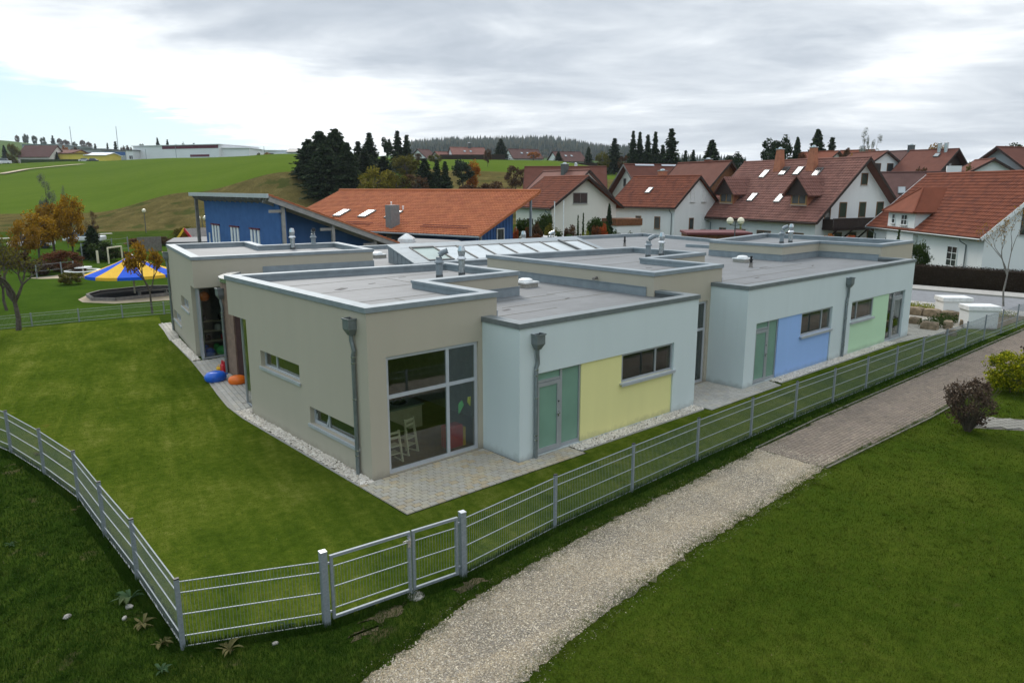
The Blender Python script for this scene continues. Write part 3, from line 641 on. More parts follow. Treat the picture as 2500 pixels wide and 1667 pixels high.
for (x, y, hh) in ((24.74, 13.42, .55), (19.95, 2.58, .48)):
    b = MB(); b.lathe([(.1, 0), (.075, .05), (.07, .2)], 12, (x, y, ZM)); o = b.build('soil_pipe', M['timber_grey'], KG, True)
    b = MB(); b.lathe([(.055, .2), (.055, .3), (.085, .305), (.085, .34), (.05, .345), (.05, hh)], 12, (x, y, ZM)); b.build('pipe_cap', M['black'], o)
for (x, y) in ((8.75, 4.4), (10.5, 16.75), (21.7, 4.05)):
    b = MB(); b.box(x-.30, y-.30, ZM, x+.30, y+.30, ZM+.14); o = b.build('roof_light', M['concrete'], KG); o['label'] = 'small domed roof light'
    b = MB(); b.box(x-.33, y-.33, ZM+.141, x+.33, y+.33, ZM+.19); b.lathe([(.25, .19), (.24, .25), (.16, .29), (.02, .305)], 14, (x, y, ZM)); b.build('dome', M['plastic_white'], o, True)
b = MB(); b.tube([(10.06, 2.35, 3.62), (9.83, 2.3, 3.6)], .045, 10); b.build('overflow_spout', M['timber_grey'], KG, True)
# --- glazed roof lantern
TS = Matrix(((CS, -SN, 0, 9.08), (SN, CS, 0, 11.5), (0, 0, 1, ZM), (0, 0, 0, 1)))
ln, dp, zl, zh = 10.3, 2.85, .20, .74
sl = MB(TS)
sl.add([(0, 0, 0), (0, dp, 0), (0, dp, zh), (0, 0, zl)], [(0, 1, 2, 3)]); sl.add([(ln, 0, 0), (ln, dp, 0), (ln, dp, zh), (ln, 0, zl)], [(0, 1, 2, 3)])
sl.box(0, -.04, 0, ln, -.002, zl); sl.box(0, dp+.002, 0, ln, dp+.06, zh)
sz = lambda y: zl+(zh-zl)*y/dp
def slq(mb, u0, u1, y0, y1, h0, h1):
    V = [(u, y, sz(y)+h) for h in (h0, h1) for (u, y) in ((u0, y0), (u1, y0), (u1, y1), (u0, y1))]
    mb.add(V, [(0, 3, 2, 1), (4, 5, 6, 7), (0, 1, 5, 4), (1, 2, 6, 5), (2, 3, 7, 6), (3, 0, 4, 7)])
slq(sl, -.06, ln+.06, 2.25, dp+.1, .0, .05); slq(sl, -.06, .75, -.08, 2.249, 0, .045); slq(sl, ln-.35, ln+.06, -.08, 2.249, 0, .045); slq(sl, .751, ln-.351, -.08, .18, 0, .045)
for z_ in (.15, .32): pass
for y in (.5, .95, 1.4, 1.85, 2.3): sl.box(-.02, y-.015, 0, -.001, y+.015, sz(y)-.01)
lan = sl.build('roof_lantern', M['zinc'], KG)
n8 = 8; uw = (ln-1.1)/n8
for i in range(n8):
    u0 = .75+i*uw; g = MB(TS); slq(g, u0+.05, u0+uw-.05, .22, 2.2, .02, .035); g.build('pane', M['pane_pale'] if i == 0 else M['lantern_pane'], lan)
fr = MB(TS)
for i in range(n8+1): slq(fr, .75+i*uw-.035, .75+i*uw+.035, .18, 2.25, .0, .075)
slq(fr, .751, ln-.351, 2.205, 2.249, .0, .06); fr.build('glazing_bars', M['timber_grey'], lan)
fr = MB(TS); slq(fr, .75, .75+uw, .14, .235, .04, .09); slq(fr, .74, .75+uw, 2.15, 2.3, .04, .09); slq(fr, .75+7*uw-.06, .75+7*uw+.06, .15, 2.3, .076, .12); fr.build('dark_frame', M['zinc_dark'], lan)
# --- rooms behind the glass
def room(x0, y0, x1, y1, z1, wallm, floorm, T=None, z0=.02):
    m = MB(T); m.add([(x0, y0, z0), (x1, y0, z0), (x1, y1, z0), (x0, y1, z0)], [(0, 1, 2, 3)]); m.build('room_floor', M[floorm], KG)
    m = MB(T); m.add([(x0, y0, z0), (x1, y0, z0), (x1, y1, z0), (x0, y1, z0), (x0, y0, z1), (x1, y0, z1), (x1, y1, z1), (x0, y1, z1)], [(4, 5, 6, 7), (1, 2, 6, 5), (2, 3, 7, 6), (3, 0, 4, 7)])
    m.build('room_wall', M[wallm], KG)
room(.27, .27, 4.6, 6.6, 2.95, 'grey_room', 'wood_floor'); room(10.34, .3, 14.2, 6, 2.95, 'grey_room', 'wood_floor')
room(3.52, -1.1, 10.1, -.2, 2.6, 'room_lawn_tint', 'room_lawn_tint'); room(13.5, -1.1, 26.5, 2.0, 2.6, 'room_lawn_tint', 'room_lawn_tint')
room(.28, .55, 6.5, 3.2, 2.82, 'grey_room', 'wood_floor', TL)
# --- furniture seen through the big window
def childchair(x, y, rz, label, hgt=.78):
    t = thing('wooden_chair', label, 'chair', (x, y, .02), rz, 'beech chairs in the window room')
    for s in (-1, 1):
        m = MB(); m.beam((s*.19, .17, 0), (s*.17, .05, hgt), .035, .05); m.beam((s*.19, -.20, .015), (s*.19, .2, .015), .035, .03); m.build('side_rail', M['beech'], t)
    m = MB(); m.box(-.17, -.12, .40, .17, .14, .42); m.build('seat', M['beech'], t)
    m = MB(); m.box(-.17, -.14, .20, .17, .12, .22); m.build('footrest', M['beech'], t)
    for z in (hgt-.05, hgt-.17):
        m = MB(); m.box(-.17, .055, z-.03, .17, .075, z+.03); m.build('back_slat', M['beech'], t)
childchair(.98, .72, math.pi, 'ladder-back beech chair nearest the big window glass')
childchair(1.62, 1.0, math.pi*1.1, 'tall beech high chair beside the green table behind glass', .9)
childchair(1.15, 2.35, .2, 'beech chair on the far side of the green table behind glass')
t = thing('table', 'green-topped low table behind the big window glass', 'table', (1.1, 1.55, .02))
m = MB(); m.box(-.62, -.5, .55, .62, .5, .585); m.build('table_top', M['table_green'], t)
for a in (-.55, .55):
    for b in (-.43, .43): m = MB(); m.box(a-.03, b-.03, 0, a+.03, b+.03, .55); m.build('leg', M['beech'], t)
t = thing('sink_counter', 'pale kitchen counter with dark sink behind the big window', 'counter', (2.35, 2.9, .02))
m = MB(); m.box(-.55, -.4, 0, .75, .35, .62); m.build('cupboard', M['beech'], t); m = MB(); m.box(-.6, -.45, .62, .8, .4, .66); m.build('worktop', M['curtain'], t)
m = MB(); m.lathe([(.2, 0), (.24, .02), (.05, .16), (.02, .17)], 12, (.25, .0, .66)); m.build('bowl', M['car_dark'], t, True)
tag(MB().box(2.45, .42, .02, 2.95, .75, .62).build('floor_cushion', M['red'], None, bevel=.05), 'red upright foam cushion behind the narrow window pane', 'cushion')
tag(MB().box(2.96, .44, .02, 3.04, .76, .52).build('foam_block', M['toy_yellow'], None, bevel=.02), 'thin yellow foam block beside the red cushion behind glass', 'toy block')
tag(MB().box(.55, .4, .02, .75, .7, .3).build('toy_box', M['red'], None, bevel=.02), 'small red toy box on the floor in the window corner', 'box')
def sticker(pts, mat, label):
    m = MB(); n = len(pts); V = [(x, 0.097, z) for x, z in pts]+[(x, .101, z) for x, z in pts]
    m.add(V, [tuple(range(n)), tuple(range(2*n-1, n-1, -1))]+[(i, (i+1) % n, n+(i+1) % n, n+i) for i in range(n)])
    tag(m.build('paper_kite', M[mat], None), label, 'decoration', 'paper kites stuck on the window')
sticker([(2.55, 1.02), (2.55, 1.3), (2.66, 1.38), (2.72, 1.24)], 'sticker_green', 'green paper kite stuck on the narrow window pane')
sticker([(2.92, 1.16), (2.82, 1.3), (2.84, 1.42), (2.94, 1.42)], 'sticker_yellow', 'yellow paper kite stuck on the narrow window pane')

def inL(u, v, z=0.0): q = TL @ Vector((u, v, z)); return q
p = inL(.75, 1.5); t = thing('shelf_unit', 'wooden shelf with toys behind the glass corner of the far left block', 'shelf', (p.x, p.y, .02), R(-10.3))
for z in (.05, .45, .85, 1.25): m = MB(); m.box(-.5, -.18, z, .7, .18, z+.03); m.build('shelf_board', M['beech'], t)
for x in (-.5, .7): m = MB(); m.box(x-.015, -.18, .0, x+.015, .18, 1.35); m.build('side_panel', M['beech'], t)
for i, (x, z, mt) in enumerate(((-.3, .08, 'ball_blue'), (.1, .08, 'sticker_green'), (.4, .48, 'red'), (-.2, .48, 'car_dark'), (.2, .88, 'white_paint'), (-.3, 1.28, 'car_dark'), (.35, 1.28, 'black'))):
    m = MB(); m.lathe([(.09, 0), (.12, .05), (.11, .2), (.04, .24)], 9, (x, -.02, z)); m.build('toy', M[mt], t, True)
for (u, v, mt, lb, r) in ((.45, .80, 'ball_blue', 'blue floor cushion inside the far left glass corner', .24), (.95, .95, 'sticker_green', 'green floor cushion inside the far left glass corner', .22)):
    p = inL(u, v); tag(MB().lathe([(r*.8, 0), (r, .08), (r*.95, .2), (r*.5, .30), (.02, .32)], 14, (p.x, p.y, .02)).build('floor_cushion', M[mt], None, True), lb, 'cushion')
p = inL(.42, .62); tag(MB().lathe([(.02, 0), (.13, .05), (.20, .2), (.13, .35), (.02, .40)], 16, (p.x, p.y, 2.2)).build('paper_lantern', M['orange'], None, True), 'orange paper lantern hanging inside the far left glass corner', 'lantern')

# --- felt patches and lap seams on the flat roofs
plain('felt_dark', (.085, .08, .076), .8, 0, .3, 6)
for x, y, z, a, b, r in ((1.85, 4.45, ZA, .42, .20, .6), (5.1, 1.2, ZM, .30, .10, .2), (9.6, -.75, ZM, .26, .09, 0), (7.9, 1.6, ZM, .22, .07, .3), (11.6, 3.4, ZA, .5, .07, .1), (12.6, 2.2, ZA, .3, .07, 0), (16.9, .5, ZM, .4, .07, .2), (20.3, 2.2, ZM, .5, .08, 0), (22.6, 1.2, ZM, .35, .07, .4), (3.1, 4.9, ZA, .22, .07, .1), (4.6, 5.6, ZA, .25, .06, 0)):
    m = MB(Matrix.Translation((x, y, z)) @ Matrix.Rotation(r, 4, 'Z')); m.box(-a/2, -b/2, 0, a/2, b/2, .006); m.build('felt_patch', M['felt_dark'], KG)
for x0, y0, x1, y1, z in ((3.9, -.5, 5.6, -.5, ZM), (4.0, .55, 6.4, .55, ZM), (5.2, 1.5, 9.7, 1.5, ZM), (6.6, -.3, 10.2, -.3, ZM), (8.0, 2.6, 10.0, 2.6, ZM), (4.4, 2.45, 8.2, 2.45, ZM), (13.6, -.2, 18.0, -.2, ZM), (15.0, .8, 22.0, .8, ZM), (18.5, 1.9, 23.0, 1.9, ZM), (19.5, -.5, 26.0, -.5, ZM), (.5, 2.0, 3.3, 2.0, ZA), (.4, 4.0, 5.0, 4.0, ZA), (.4, 5.9, 6.6, 5.9, ZA), (10.5, 1.6, 13.3, 1.6, ZA), (10.5, 3.8, 16.0, 3.8, ZA), (10.5, 5.6, 16.6, 5.6, ZA), (2.0, .4, 2.0, 2.0, ZA), (4.1, 4.0, 4.1, 5.9, ZA)):
    m = MB(); m.beam((x0, y0, z+.002), (x1, y1, z+.002), .022, .007); m.build('felt_seam', M['kerb_old'], KG)
# ---------------------------------------------------------------- terrain
def build_terrain():
    az = np.concatenate([np.arange(-180, -44, 4.0), np.arange(-44, 44.01, .3), np.arange(47, 180, 4.0)])
    cz_ = np.cos(np.clip(np.radians((az+180) % 360-180), -.75, .75)); rr = np.concatenate([np.arange(.5, 30, .6), np.arange(30, 95, 1.5), np.arange(95, 136, .75), np.arange(136, 200, 2), np.arange(200, 345, 4), np.geomspace(350, 2790, 50)])
    A, Q = np.meshgrid(np.radians(az)+YAW, rr)
    Q = Q/cz_[None]; x = CAM.x+np.sin(A)*Q; y = CAM.y+np.cos(A)*Q; z = terrain(x.ravel(), y.ravel())
    nr, na = A.shape; V = np.stack([x.ravel(), y.ravel(), z], 1)
    i = np.arange(nr-1)[:, None]; j = np.arange(na)[None, :]; j2 = (j+1) % na
    Fq = np.stack([np.broadcast_to(q, (nr-1, na)).ravel() for q in (i*na+j, (i+1)*na+j, (i+1)*na+j2, i*na+j2)], 1)
    c = V[Fq].mean(1); dx = c[:, 0]-CAM.x; dy = c[:, 1]-CAM.y; ad = dx*H2.x+dy*H2.y; al = dx*rt.x+dy*rt.y
    ang = np.clip(np.arctan2(al, ad), -.75, .75); d = np.hypot(dx, dy)*np.cos(ang); p = 1250+F_PX*np.tan(ang)
    front = np.abs(np.arctan2(al, ad)) < 1.0
    bank = front & (((d > 110) & (d < 130) & (p < 1010)) | ((d > 113) & (d < 174) & (p >= 1010) & (p < 1560)))
    field = front & (((d >= 130) & (d < 336) & (p < 835)) | ((d >= 174) & (d < 262) & (p >= 835) & (p < 1600)))
    meadow = front & (d >= 500) & (p < 640)
    hill = (d >= 262) & ~field & ~meadow
    ground = ~(bank | field | hill | meadow)
    for nm, mk, mat in (('ground', ground, 'verge_grass'), ('grassy_bank', bank, 'bank'), ('field', field, 'field'), ('hill_meadow', meadow, 'hill_grass'), ('hill', hill, 'park_grass')):
        f = Fq[mk]; u, inv = np.unique(f, return_inverse=True)
        me = npmesh(nm, V[u], inv.reshape(f.shape)[:, ::-1], True)
        tag(link(nm, me, M[mat]), kind='structure')
    f = Fq[0:0]
build_terrain()
m = MB(); m.poly([(CAM.x+.6*math.sin(a), CAM.y+.6*math.cos(a), tz(CAM.x, CAM.y)-.01) for a in np.arange(6.28, 0, -.5)]); tag(m.build('ground_patch', M['verge_grass']), kind='structure')
def sheet(name, pts, z, mat, kind='structure', jit=0.0, seed=0, step=.25):
    rng = random.Random(seed); P = []
    n = len(pts)
    for i in range(n):
        a, b = Vector(pts[i]), Vector(pts[(i+1) % n]); L = (b-a).length
        k = max(1, int(L/step)) if jit else 1
        for q in range(k):
            p = a+(b-a)*(q/k)
            if jit: p = p+Vector((rng.gauss(0, jit), rng.gauss(0, jit)))
            P.append((p.x, p.y))
    m = MB(); m.add([(x, y, z) for x, y in P], [tuple(range(len(P)))]); o = m.build(name, M[mat])
    return tag(o, kind=kind)
FENCE = [(-5.29, -3.57), (-3.46, -4.42), (-1.03, -4.67), (1.42, -4.43), (3.92, -4.31), (6.5, -4.2), (9.03, -4.14), (11.47, -4.1), (13.82, -4.1), (16.16, -4.1), (18.52, -4.1), (20.91, -4.1), (23.33, -4.09), (25.68, -4.08), (28.03, -4.07), (30.3, -4.1), (32.55, -4.12), (34.9, -4.12), (37.2, -4.12)]
SLOPE = [(-7.6, 12.4), (-6.45, 9.8), (-5.85, 7.56), (-5.5, 5.4), (-5.23, 3.24), (-5.24, 1.05), (-5.23, -1.07), (-5.29, -3.57)]
FARF = [(-10.2, 27.6), (-8.2, 27.55), (-6.2, 27.5), (-4.25, 27.42), (-2.3, 27.32), (-.33, 27.2), (1.59, 27.0), (3.53, 26.75), (5.5, 26.5), (7.5, 26.3)]
EDGE = [(2.6, 24.1), (1.55, 19.1), (.93, 14.8), (.60, 12.9), (.28, 11.1), (-.05, 9.4), (-.30, 7.93), (-.40, 6.5), (-.40, 3), (-.40, -.06), (-.43, -2.03), (4.98, -2.03), (4.99, -1.86), (10.3, -1.86), (10.45, -2.06), (14.65, -2.0), (14.85, -1.86), (24.6, -1.84), (25.5, -1.84), (26.9, -2.1), (28.6, -2.5), (37.2, -2.6)]
lawn = EDGE[::-1]+[(3.2, 26.6)]+[(x+.02, y-.25) for x, y in FARF[:7]][::-1]+SLOPE[:-1]+FENCE
lawn = [(p[0], p[1]) for p in lawn]
sheet('lawn', lawn, .006, 'lawn')
sheet('playground_grass', [tuple(p) for p in ((-24, 29), (-10, 27.8), (4.2, 26.75), (8, 26.4))]+[tuple(hz(l, d)[:2]) for l, d in ((-3, 58), (-2, 88), (-70, 88))], .006, 'park_grass')
# gravel path, brick path
GPL = [(8.45, -4.72), (5.6, -4.82), (2.66, -4.93), (.6, -5.1), (-1.43, -5.33), (-2.73, -5.66), (-3.87, -5.95), (-7, -6.9), (-13, -9)]
GPR = [(8.45, -6.43), (6.2, -6.6), (2.9, -6.7), (1.35, -6.87), (.1, -7.0), (-1.07, -7.17), (-2.14, -7.38), (-6, -8.5), (-13, -11)]
gpath = GPL+GPR[::-1]
sheet('gravel_path', gpath, .010, 'path_gravel', jit=.045, seed=3, step=.12)
bpl = [(8.46, -4.70), (12, -4.58), (20, -4.55), (34, -4.5), (44, -4.2)]; bpr = [(8.46, -6.42), (14.5, -6.6), (22, -6.55), (34, -6.4), (44, -6.2)]
sheet('brick_path', bpl+bpr[::-1], .008, 'joint')
def inside(poly, x, y):
    x = np.asarray(x); y = np.asarray(y); r = np.zeros(x.shape, bool); n = len(poly)
    for i in range(n):
        x0, y0 = poly[i]; x1, y1 = poly[(i+1) % n]
        if y0 == y1: continue
        c = ((y0 > y) != (y1 > y)) & (x < (x1-x0)*(y-y0)/(y1-y0)+x0); r ^= c
    return r
# ---------------------------------------------------------------- paving stones
def paver_mesh(name, lx, ly, h):
    m = MB(); a, b = lx/2, ly/2; e = .008
    m.add([(-a, -b, 0), (a, -b, 0), (a, b, 0), (-a, b, 0), (-a, -b, h-e), (a, -b, h-e), (a, b, h-e), (-a, b, h-e), (-a+e, -b+e, h), (a-e, -b+e, h), (a-e, b-e, h), (-a+e, b-e, h)],
          [(0, 1, 5, 4), (1, 2, 6, 5), (2, 3, 7, 6), (3, 0, 4, 7), (4, 5, 9, 8), (5, 6, 10, 9), (6, 7, 11, 10), (7, 4, 8, 11), (8, 9, 10, 11)])
    return m.mesh(name)
def pave(parent, poly, lx, ly, mat, rot=0.0, org=(0, 0), single=300, z=.010, h=.032, gap=.015, seed=1, sname='paver', bond=.5):
    rng = random.Random(seed); c, s = math.cos(rot), math.sin(rot)
    P = np.array(poly); U = (P[:, 0]-org[0])*c+(P[:, 1]-org[1])*s; Vv = -(P[:, 0]-org[0])*s+(P[:, 1]-org[1])*c
    j0, j1 = int(math.floor(Vv.min()/ly)), int(math.ceil(Vv.max()/ly)); i0, i1 = int(math.floor(U.min()/lx))-1, int(math.ceil(U.max()/lx))+1
    L = []
    for j in range(j0, j1):
        for i in range(i0, i1):
            u, v = (i+.5+(bond if j % 2 else 0))*lx, (j+.5)*ly; x, y = org[0]+u*c-v*s, org[1]+u*s+v*c
            k = 0
            q = [[inside(poly, [x+a*lx*c-b*ly*s], [y+a*lx*s+b*ly*c])[0] for b in (-.46, .46)] for a in (-.46, -.04, .04, .46)]
            lf, rt__ = all(q[0]+q[1]), all(q[2]+q[3])
            if lf and rt__: L.append((x, y, 0))
            elif lf: L.append((x-.25*lx*c, y-.25*lx*s, 1))
            elif rt__: L.append((x+.25*lx*c, y+.25*lx*s, 1))
    L.sort(key=lambda p: (p[0]-CAM.x)**2+(p[1]-CAM.y)**2)
    me = paver_mesh(sname, lx-gap, ly-gap, h); me.materials.append(M[mat]); mh = paver_mesh(sname, lx/2-gap, ly-gap, h); mh.materials.append(M[mat])
    for x, y, hf in L[:single]:
        o = link(sname, mh if hf else me, None, parent, (x, y, z-.004-rng.random()*.004), (rng.gauss(0, .006), rng.gauss(0, .006), rot+rng.gauss(0, .008)))
    rest = L[single:]
    if rest:
        vs = np.array([v.co for v in me.vertices]); fs = [tuple(p.vertices) for p in me.polygons]; n = len(vs); ln_ = len(rest)
        R2 = np.array(((c, -s), (s, c))); base = vs.copy(); hx = np.array([.5 if q[2] else 1.0 for q in rest]); base[:, :2] = vs[:, :2] @ R2.T
        off = np.array([(x, y, z-.004-rng.random()*.004) for x, y, hf in rest]); B3 = np.repeat(vs[None], ln_, 0); B3[:, :, 0] *= hx[:, None]; B3[:, :, :2] = B3[:, :, :2] @ R2.T; V = (B3+off[:, None]).reshape(-1, 3)
        Fc = np.array(fs); Fq = (Fc[None]+(np.arange(ln_)*n)[:, None, None]).reshape(-1, 4)
        o = link('paving', npmesh('paving', V, Fq), M[mat], parent); tag(o, kind='stuff')
    return len(L)
def patio(name, poly, *a, base='joint', **k):
    o = sheet(name, poly, .010, base); print(name, pave(o, poly, *a, **k)); return o
patio('patio', [(-.40, 0), (-.40, -2.0), (4.95, -2.0), (4.95, -1.38), (3.25, -1.38), (3.25, 0)], .20, .15, 'paver_warm', org=(-.40, -2.0), bond=.5)
patio('patio', [(10.42, -.0), (10.42, -2.03), (14.62, -1.98), (14.85, -1.38), (13.17, -1.38), (13.17, 0)], .20, .15, 'paver_pale', org=(10.42, -2.0), base='concrete')
patio('patio', [(24.6, -1.40), (24.6, -1.80), (26.9, -2.05), (28.6, -2.45), (32.6, -2.45), (32.8, 3.0), (27.0, 3.0), (27.0, -1.40)], .24, .16, 'paver_cream', org=(24, -2.5), single=0, base='concrete')
patio('patio', [(-.33, 7.25), (.24, 7.3), (.30, 7.9), (1.9, 7.75), (1.93, 10.7), (1.33, 11.28), (1.31, 12.1), (1.48, 12.75), (2.3, 13.75), (2.6, 14.75), (1.3, 14.6), (.98, 14.75), (.66, 12.9), (.34, 11.1), (.0, 9.4)], .20, .15, 'paver_pale', rot=R(80), org=(0, 7), single=300, base='concrete')
patio('patio', [(1.55, 19.4), (2.05, 21.9), (2.4, 23.9), (3.0, 23.9), (2.5, 21.9), (2.28, 20.6), (1.95, 19.4)], .20, .15, 'paver_cream', rot=R(80), org=(0, 7), single=0, base='concrete')
bo = bpy.data.objects['brick_path']
print('brick', pave(bo, bpl[:4]+bpr[:4][::-1], .20, .10, 'paver_brown', rot=0, org=(8.46, -6.5), single=300, z=.010, h=.016, gap=.007, seed=5))
# kerb stones along the brick path
def kerbs(parent, line, mat, w=.08, h=.04, ln_=1.0, z=.0):
    P = [Vector((*p, 0)) for p in line]
    for a, b in zip(P, P[1:]):
        L = (b-a).length; k = max(1, round(L/ln_)); d = (b-a)/L
        for i in range(k):
            m = MB(); m.beam((a+d*(L*i/k+.006)+Vector((0, 0, z+h/2))), (a+d*(L*(i+1)/k-.006)+Vector((0, 0, z+h/2))), w, h); m.build('kerb_stone', M[mat], parent)
kerbs(bo, [(x, y+.06) for x, y in bpl[:4]], 'kerb_old', .05, .03); kerbs(bo, [(x, y-.06) for x, y in bpr[:4]], 'kerb_old', .05, .03)
# side path on the right, light pavers
sp = [tuple(gp(x*1.0629, y*1.0629)[:2]) for x, y in ((2205, 965), (2240, 957), (2352, 964), (2480, 972), (2480, 1003), (2352, 990), (2225, 983))]
so2 = sheet('side_path', sp, .010, 'joint'); pave(so2, sp, .20, .20, 'paver_drive', rot=R(-30), org=sp[0], single=300, bond=0)
# edging and pebble strips
eo = MB(); strip(eo, EDGE[:10], .0, .06, -.05, .022); strip(eo, [(4.97, -1.84), (10.3, -1.84)], .0, .06, -.05, .022); strip(eo, [(14.87, -1.84), (24.6, -1.82)], .0, .06, -.05, .022)
tag(eo.build('kerb', M['concrete']), kind='structure')
def pebbles(name, polys, n, r0, r1, mat, z=.012, seed=2, pile=.03, flat=.65):
    rng = np.random.default_rng(seed)
    t = np.array([(0, 0, 1), (1, 0, 0), (0, 1, 0), (-1, 0, 0), (0, -1, 0)], float); fc = np.array([(0, 1, 2), (0, 2, 3), (0, 3, 4), (0, 4, 1)])
    areas = []
    for p in polys:
        q = np.array(p); x, y = q[:, 0], q[:, 1]; areas.append(abs(np.dot(x, np.roll(y, -1))-np.dot(y, np.roll(x, -1)))/2)
    tot = sum(areas); C = []
    for p, a in zip(polys, areas):
        k = int(n*a/tot); q = np.array(p); lo, hi = q.min(0), q.max(0); got = 0
        while got < k:
            s = rng.random((k*3+50, 2))*(hi-lo)+lo; s = s[inside(p, s[:, 0], s[:, 1])][:k-got]; C.append(s); got += len(s)
    C = np.concatenate(C); k = len(C); ang = rng.random(k)*6.28; r = rng.uniform(r0, r1, k); sx = r*rng.uniform(.8, 1.35, k); sy = r*rng.uniform(.7, 1.0, k); sz_ = r*flat*rng.uniform(.7, 1.2, k)
    T = t[None].repeat(k, 0).copy(); T[:, 0, :2] += rng.normal(0, .3, (k, 2)); T *= np.stack([sx, sy, sz_], 1)[:, None]
    X = T[..., 0]*np.cos(ang)[:, None]-T[..., 1]*np.sin(ang)[:, None]; Y = T[..., 0]*np.sin(ang)[:, None]+T[..., 1]*np.cos(ang)[:, None]
    Z = T[..., 2]+z+rng.random(k)[:, None]*pile+rng.normal(0, .2, T[..., 2].shape)*r[:, None]*.5
    V = np.stack([X+C[:, 0, None], Y+C[:, 1, None], Z], -1).reshape(-1, 3); Fq = (fc[None]+(np.arange(k)*5)[:, None, None]).reshape(-1, 3)
    return tag(link(name, npmesh(name, V, Fq), M[mat]), kind='stuff')
GA = [[(-.34, -.12), (.0, -.12), (0, 6.7), (.2, 6.8), (.26, 7.25), (-.32, 7.25)]]
GL = [[(.98, 14.8), (1.24, 14.75), (2.0, 19.5), (1.6, 19.3)]]
GM = [[(4.96, -1.39), (4.96, -1.79), (10.38, -1.79), (10.38, -1.39)]]; GM2 = [[(14.87, -1.39), (14.87, -1.79), (24.6, -1.77), (24.6, -1.39)]]
for k, (p, nn_, rr_) in enumerate(((GA, 2600, (.022, .042)), (GL, 1700, (.024, .042)), (GM, 2600, (.018, .036)), (GM2, 4000, (.02, .038)))):
    sheet('gravel_bed', p[0], .009, 'soil'); pebbles('gravel', p, nn_, *rr_, 'pebble', seed=20+k)
pebbles('path_gravel', [[(x, y+.22) for x, y in GPL[:7]]+[(x, y-.25) for x, y in GPR[:7]][::-1]], 5000, .005, .010, 'path_pebble', .004, 32, .003)
pebbles('path_gravel', [[(8.44, -4.75), (8.44, -6.4), (9.6, -6.4), (8.9, -5.6), (9.3, -4.75)]], 1200, .005, .012, 'path_pebble', .024, 33, .003)
pebbles('path_gravel', [[p for p in GPL[:7]]+[p for p in GPR[:7]][::-1]], 26000, .006, .017, 'path_pebble', .008, 31, .004)
# ---------------------------------------------------------------- grass blades
def blades(name, poly, n, h0, h1, wd, mat, seed, avoid=(), power=1.0, rmax=60, clump=0.0, lean=.6):
    rng = np.random.default_rng(seed); q = np.array(poly); lo, hi = q.min(0), q.max(0); out = []; got = 0; it = 0
    while got < n and it < 40:
        it += 1; s = rng.random((n*4, 2))*(hi-lo)+lo; s = s[inside(poly, s[:, 0], s[:, 1])]
        for a in avoid: s = s[~inside(a, s[:, 0], s[:, 1])]
        d = np.hypot(s[:, 0]-CAM.x, s[:, 1]-CAM.y); dx, dy = s[:, 0]-CAM.x, s[:, 1]-CAM.y
        fwd = dx*H2.x+dy*H2.y; lat = np.abs(dx*rt.x+dy*rt.y)
        s = s[(rng.random(len(s)) < (7.0/np.maximum(d, 7.0))**(2*power)) & (fwd > 3) & (lat < .80*fwd+1.5) & (d < rmax)]
        out.append(s); got += len(s)
    S = np.concatenate(out)[:n]; k = len(S); d = np.hypot(S[:, 0]-CAM.x, S[:, 1]-CAM.y)
    if clump: S = S+rng.normal(0, clump, S.shape)
    h = rng.uniform(h0, h1, k); a = rng.random(k)*6.28; w_ = wd*np.clip(d/9, .8, 3.0); le = rng.random(k)*lean*h; b = rng.random(k)*6.28
    z = terrain(S[:, 0], S[:, 1])
    V = np.stack([np.stack([S[:, 0]-w_*np.cos(a), S[:, 1]-w_*np.sin(a), z-.004], 1), np.stack([S[:, 0]+w_*np.cos(a), S[:, 1]+w_*np.sin(a), z-.004], 1), np.stack([S[:, 0]+le*np.cos(b), S[:, 1]+le*np.sin(b), z+h], 1)], 1).reshape(-1, 3)
    return tag(link(name, npmesh(name, V, np.arange(3*k).reshape(-1, 3)), M[mat]), kind='stuff')
park = GPR[::-1]+[(14.5, -6.7), (26, -6.6), (30, -9), (24, -14), (0, -14), (-8, -12)]
sheet('front_lawn', [GPR[i] for i in range(8, -1, -1)]+[(14.5, -6.72), (26, -6.65), (44, -6.4), (44, -30), (-16, -30)], .005, 'front_grass')
blades('grass', park, 210000, .02, .06, .0032, 'blade', 1, [sp])
verge = GPL[::-1]+[(14, -4.6), (34, -4.55)]+FENCE[1:17][::-1]+[(-5.35, -3.6)]+SLOPE[:-1][::-1]+[(-12, 13), (-16, 0), (-14, -9)]
blades('grass', verge, 130000, .025, .075, .0035, 'blade_dark', 2)
blades('lawn_grass', lawn, 170000, .012, .035, .0026, 'blade', 3, [[(-.4, -2.03), (40, -2.03), (40, 30), (3, 30), (2.5, 23.7), (.9, 14.8), (-.4, 7)]], .75, 40)
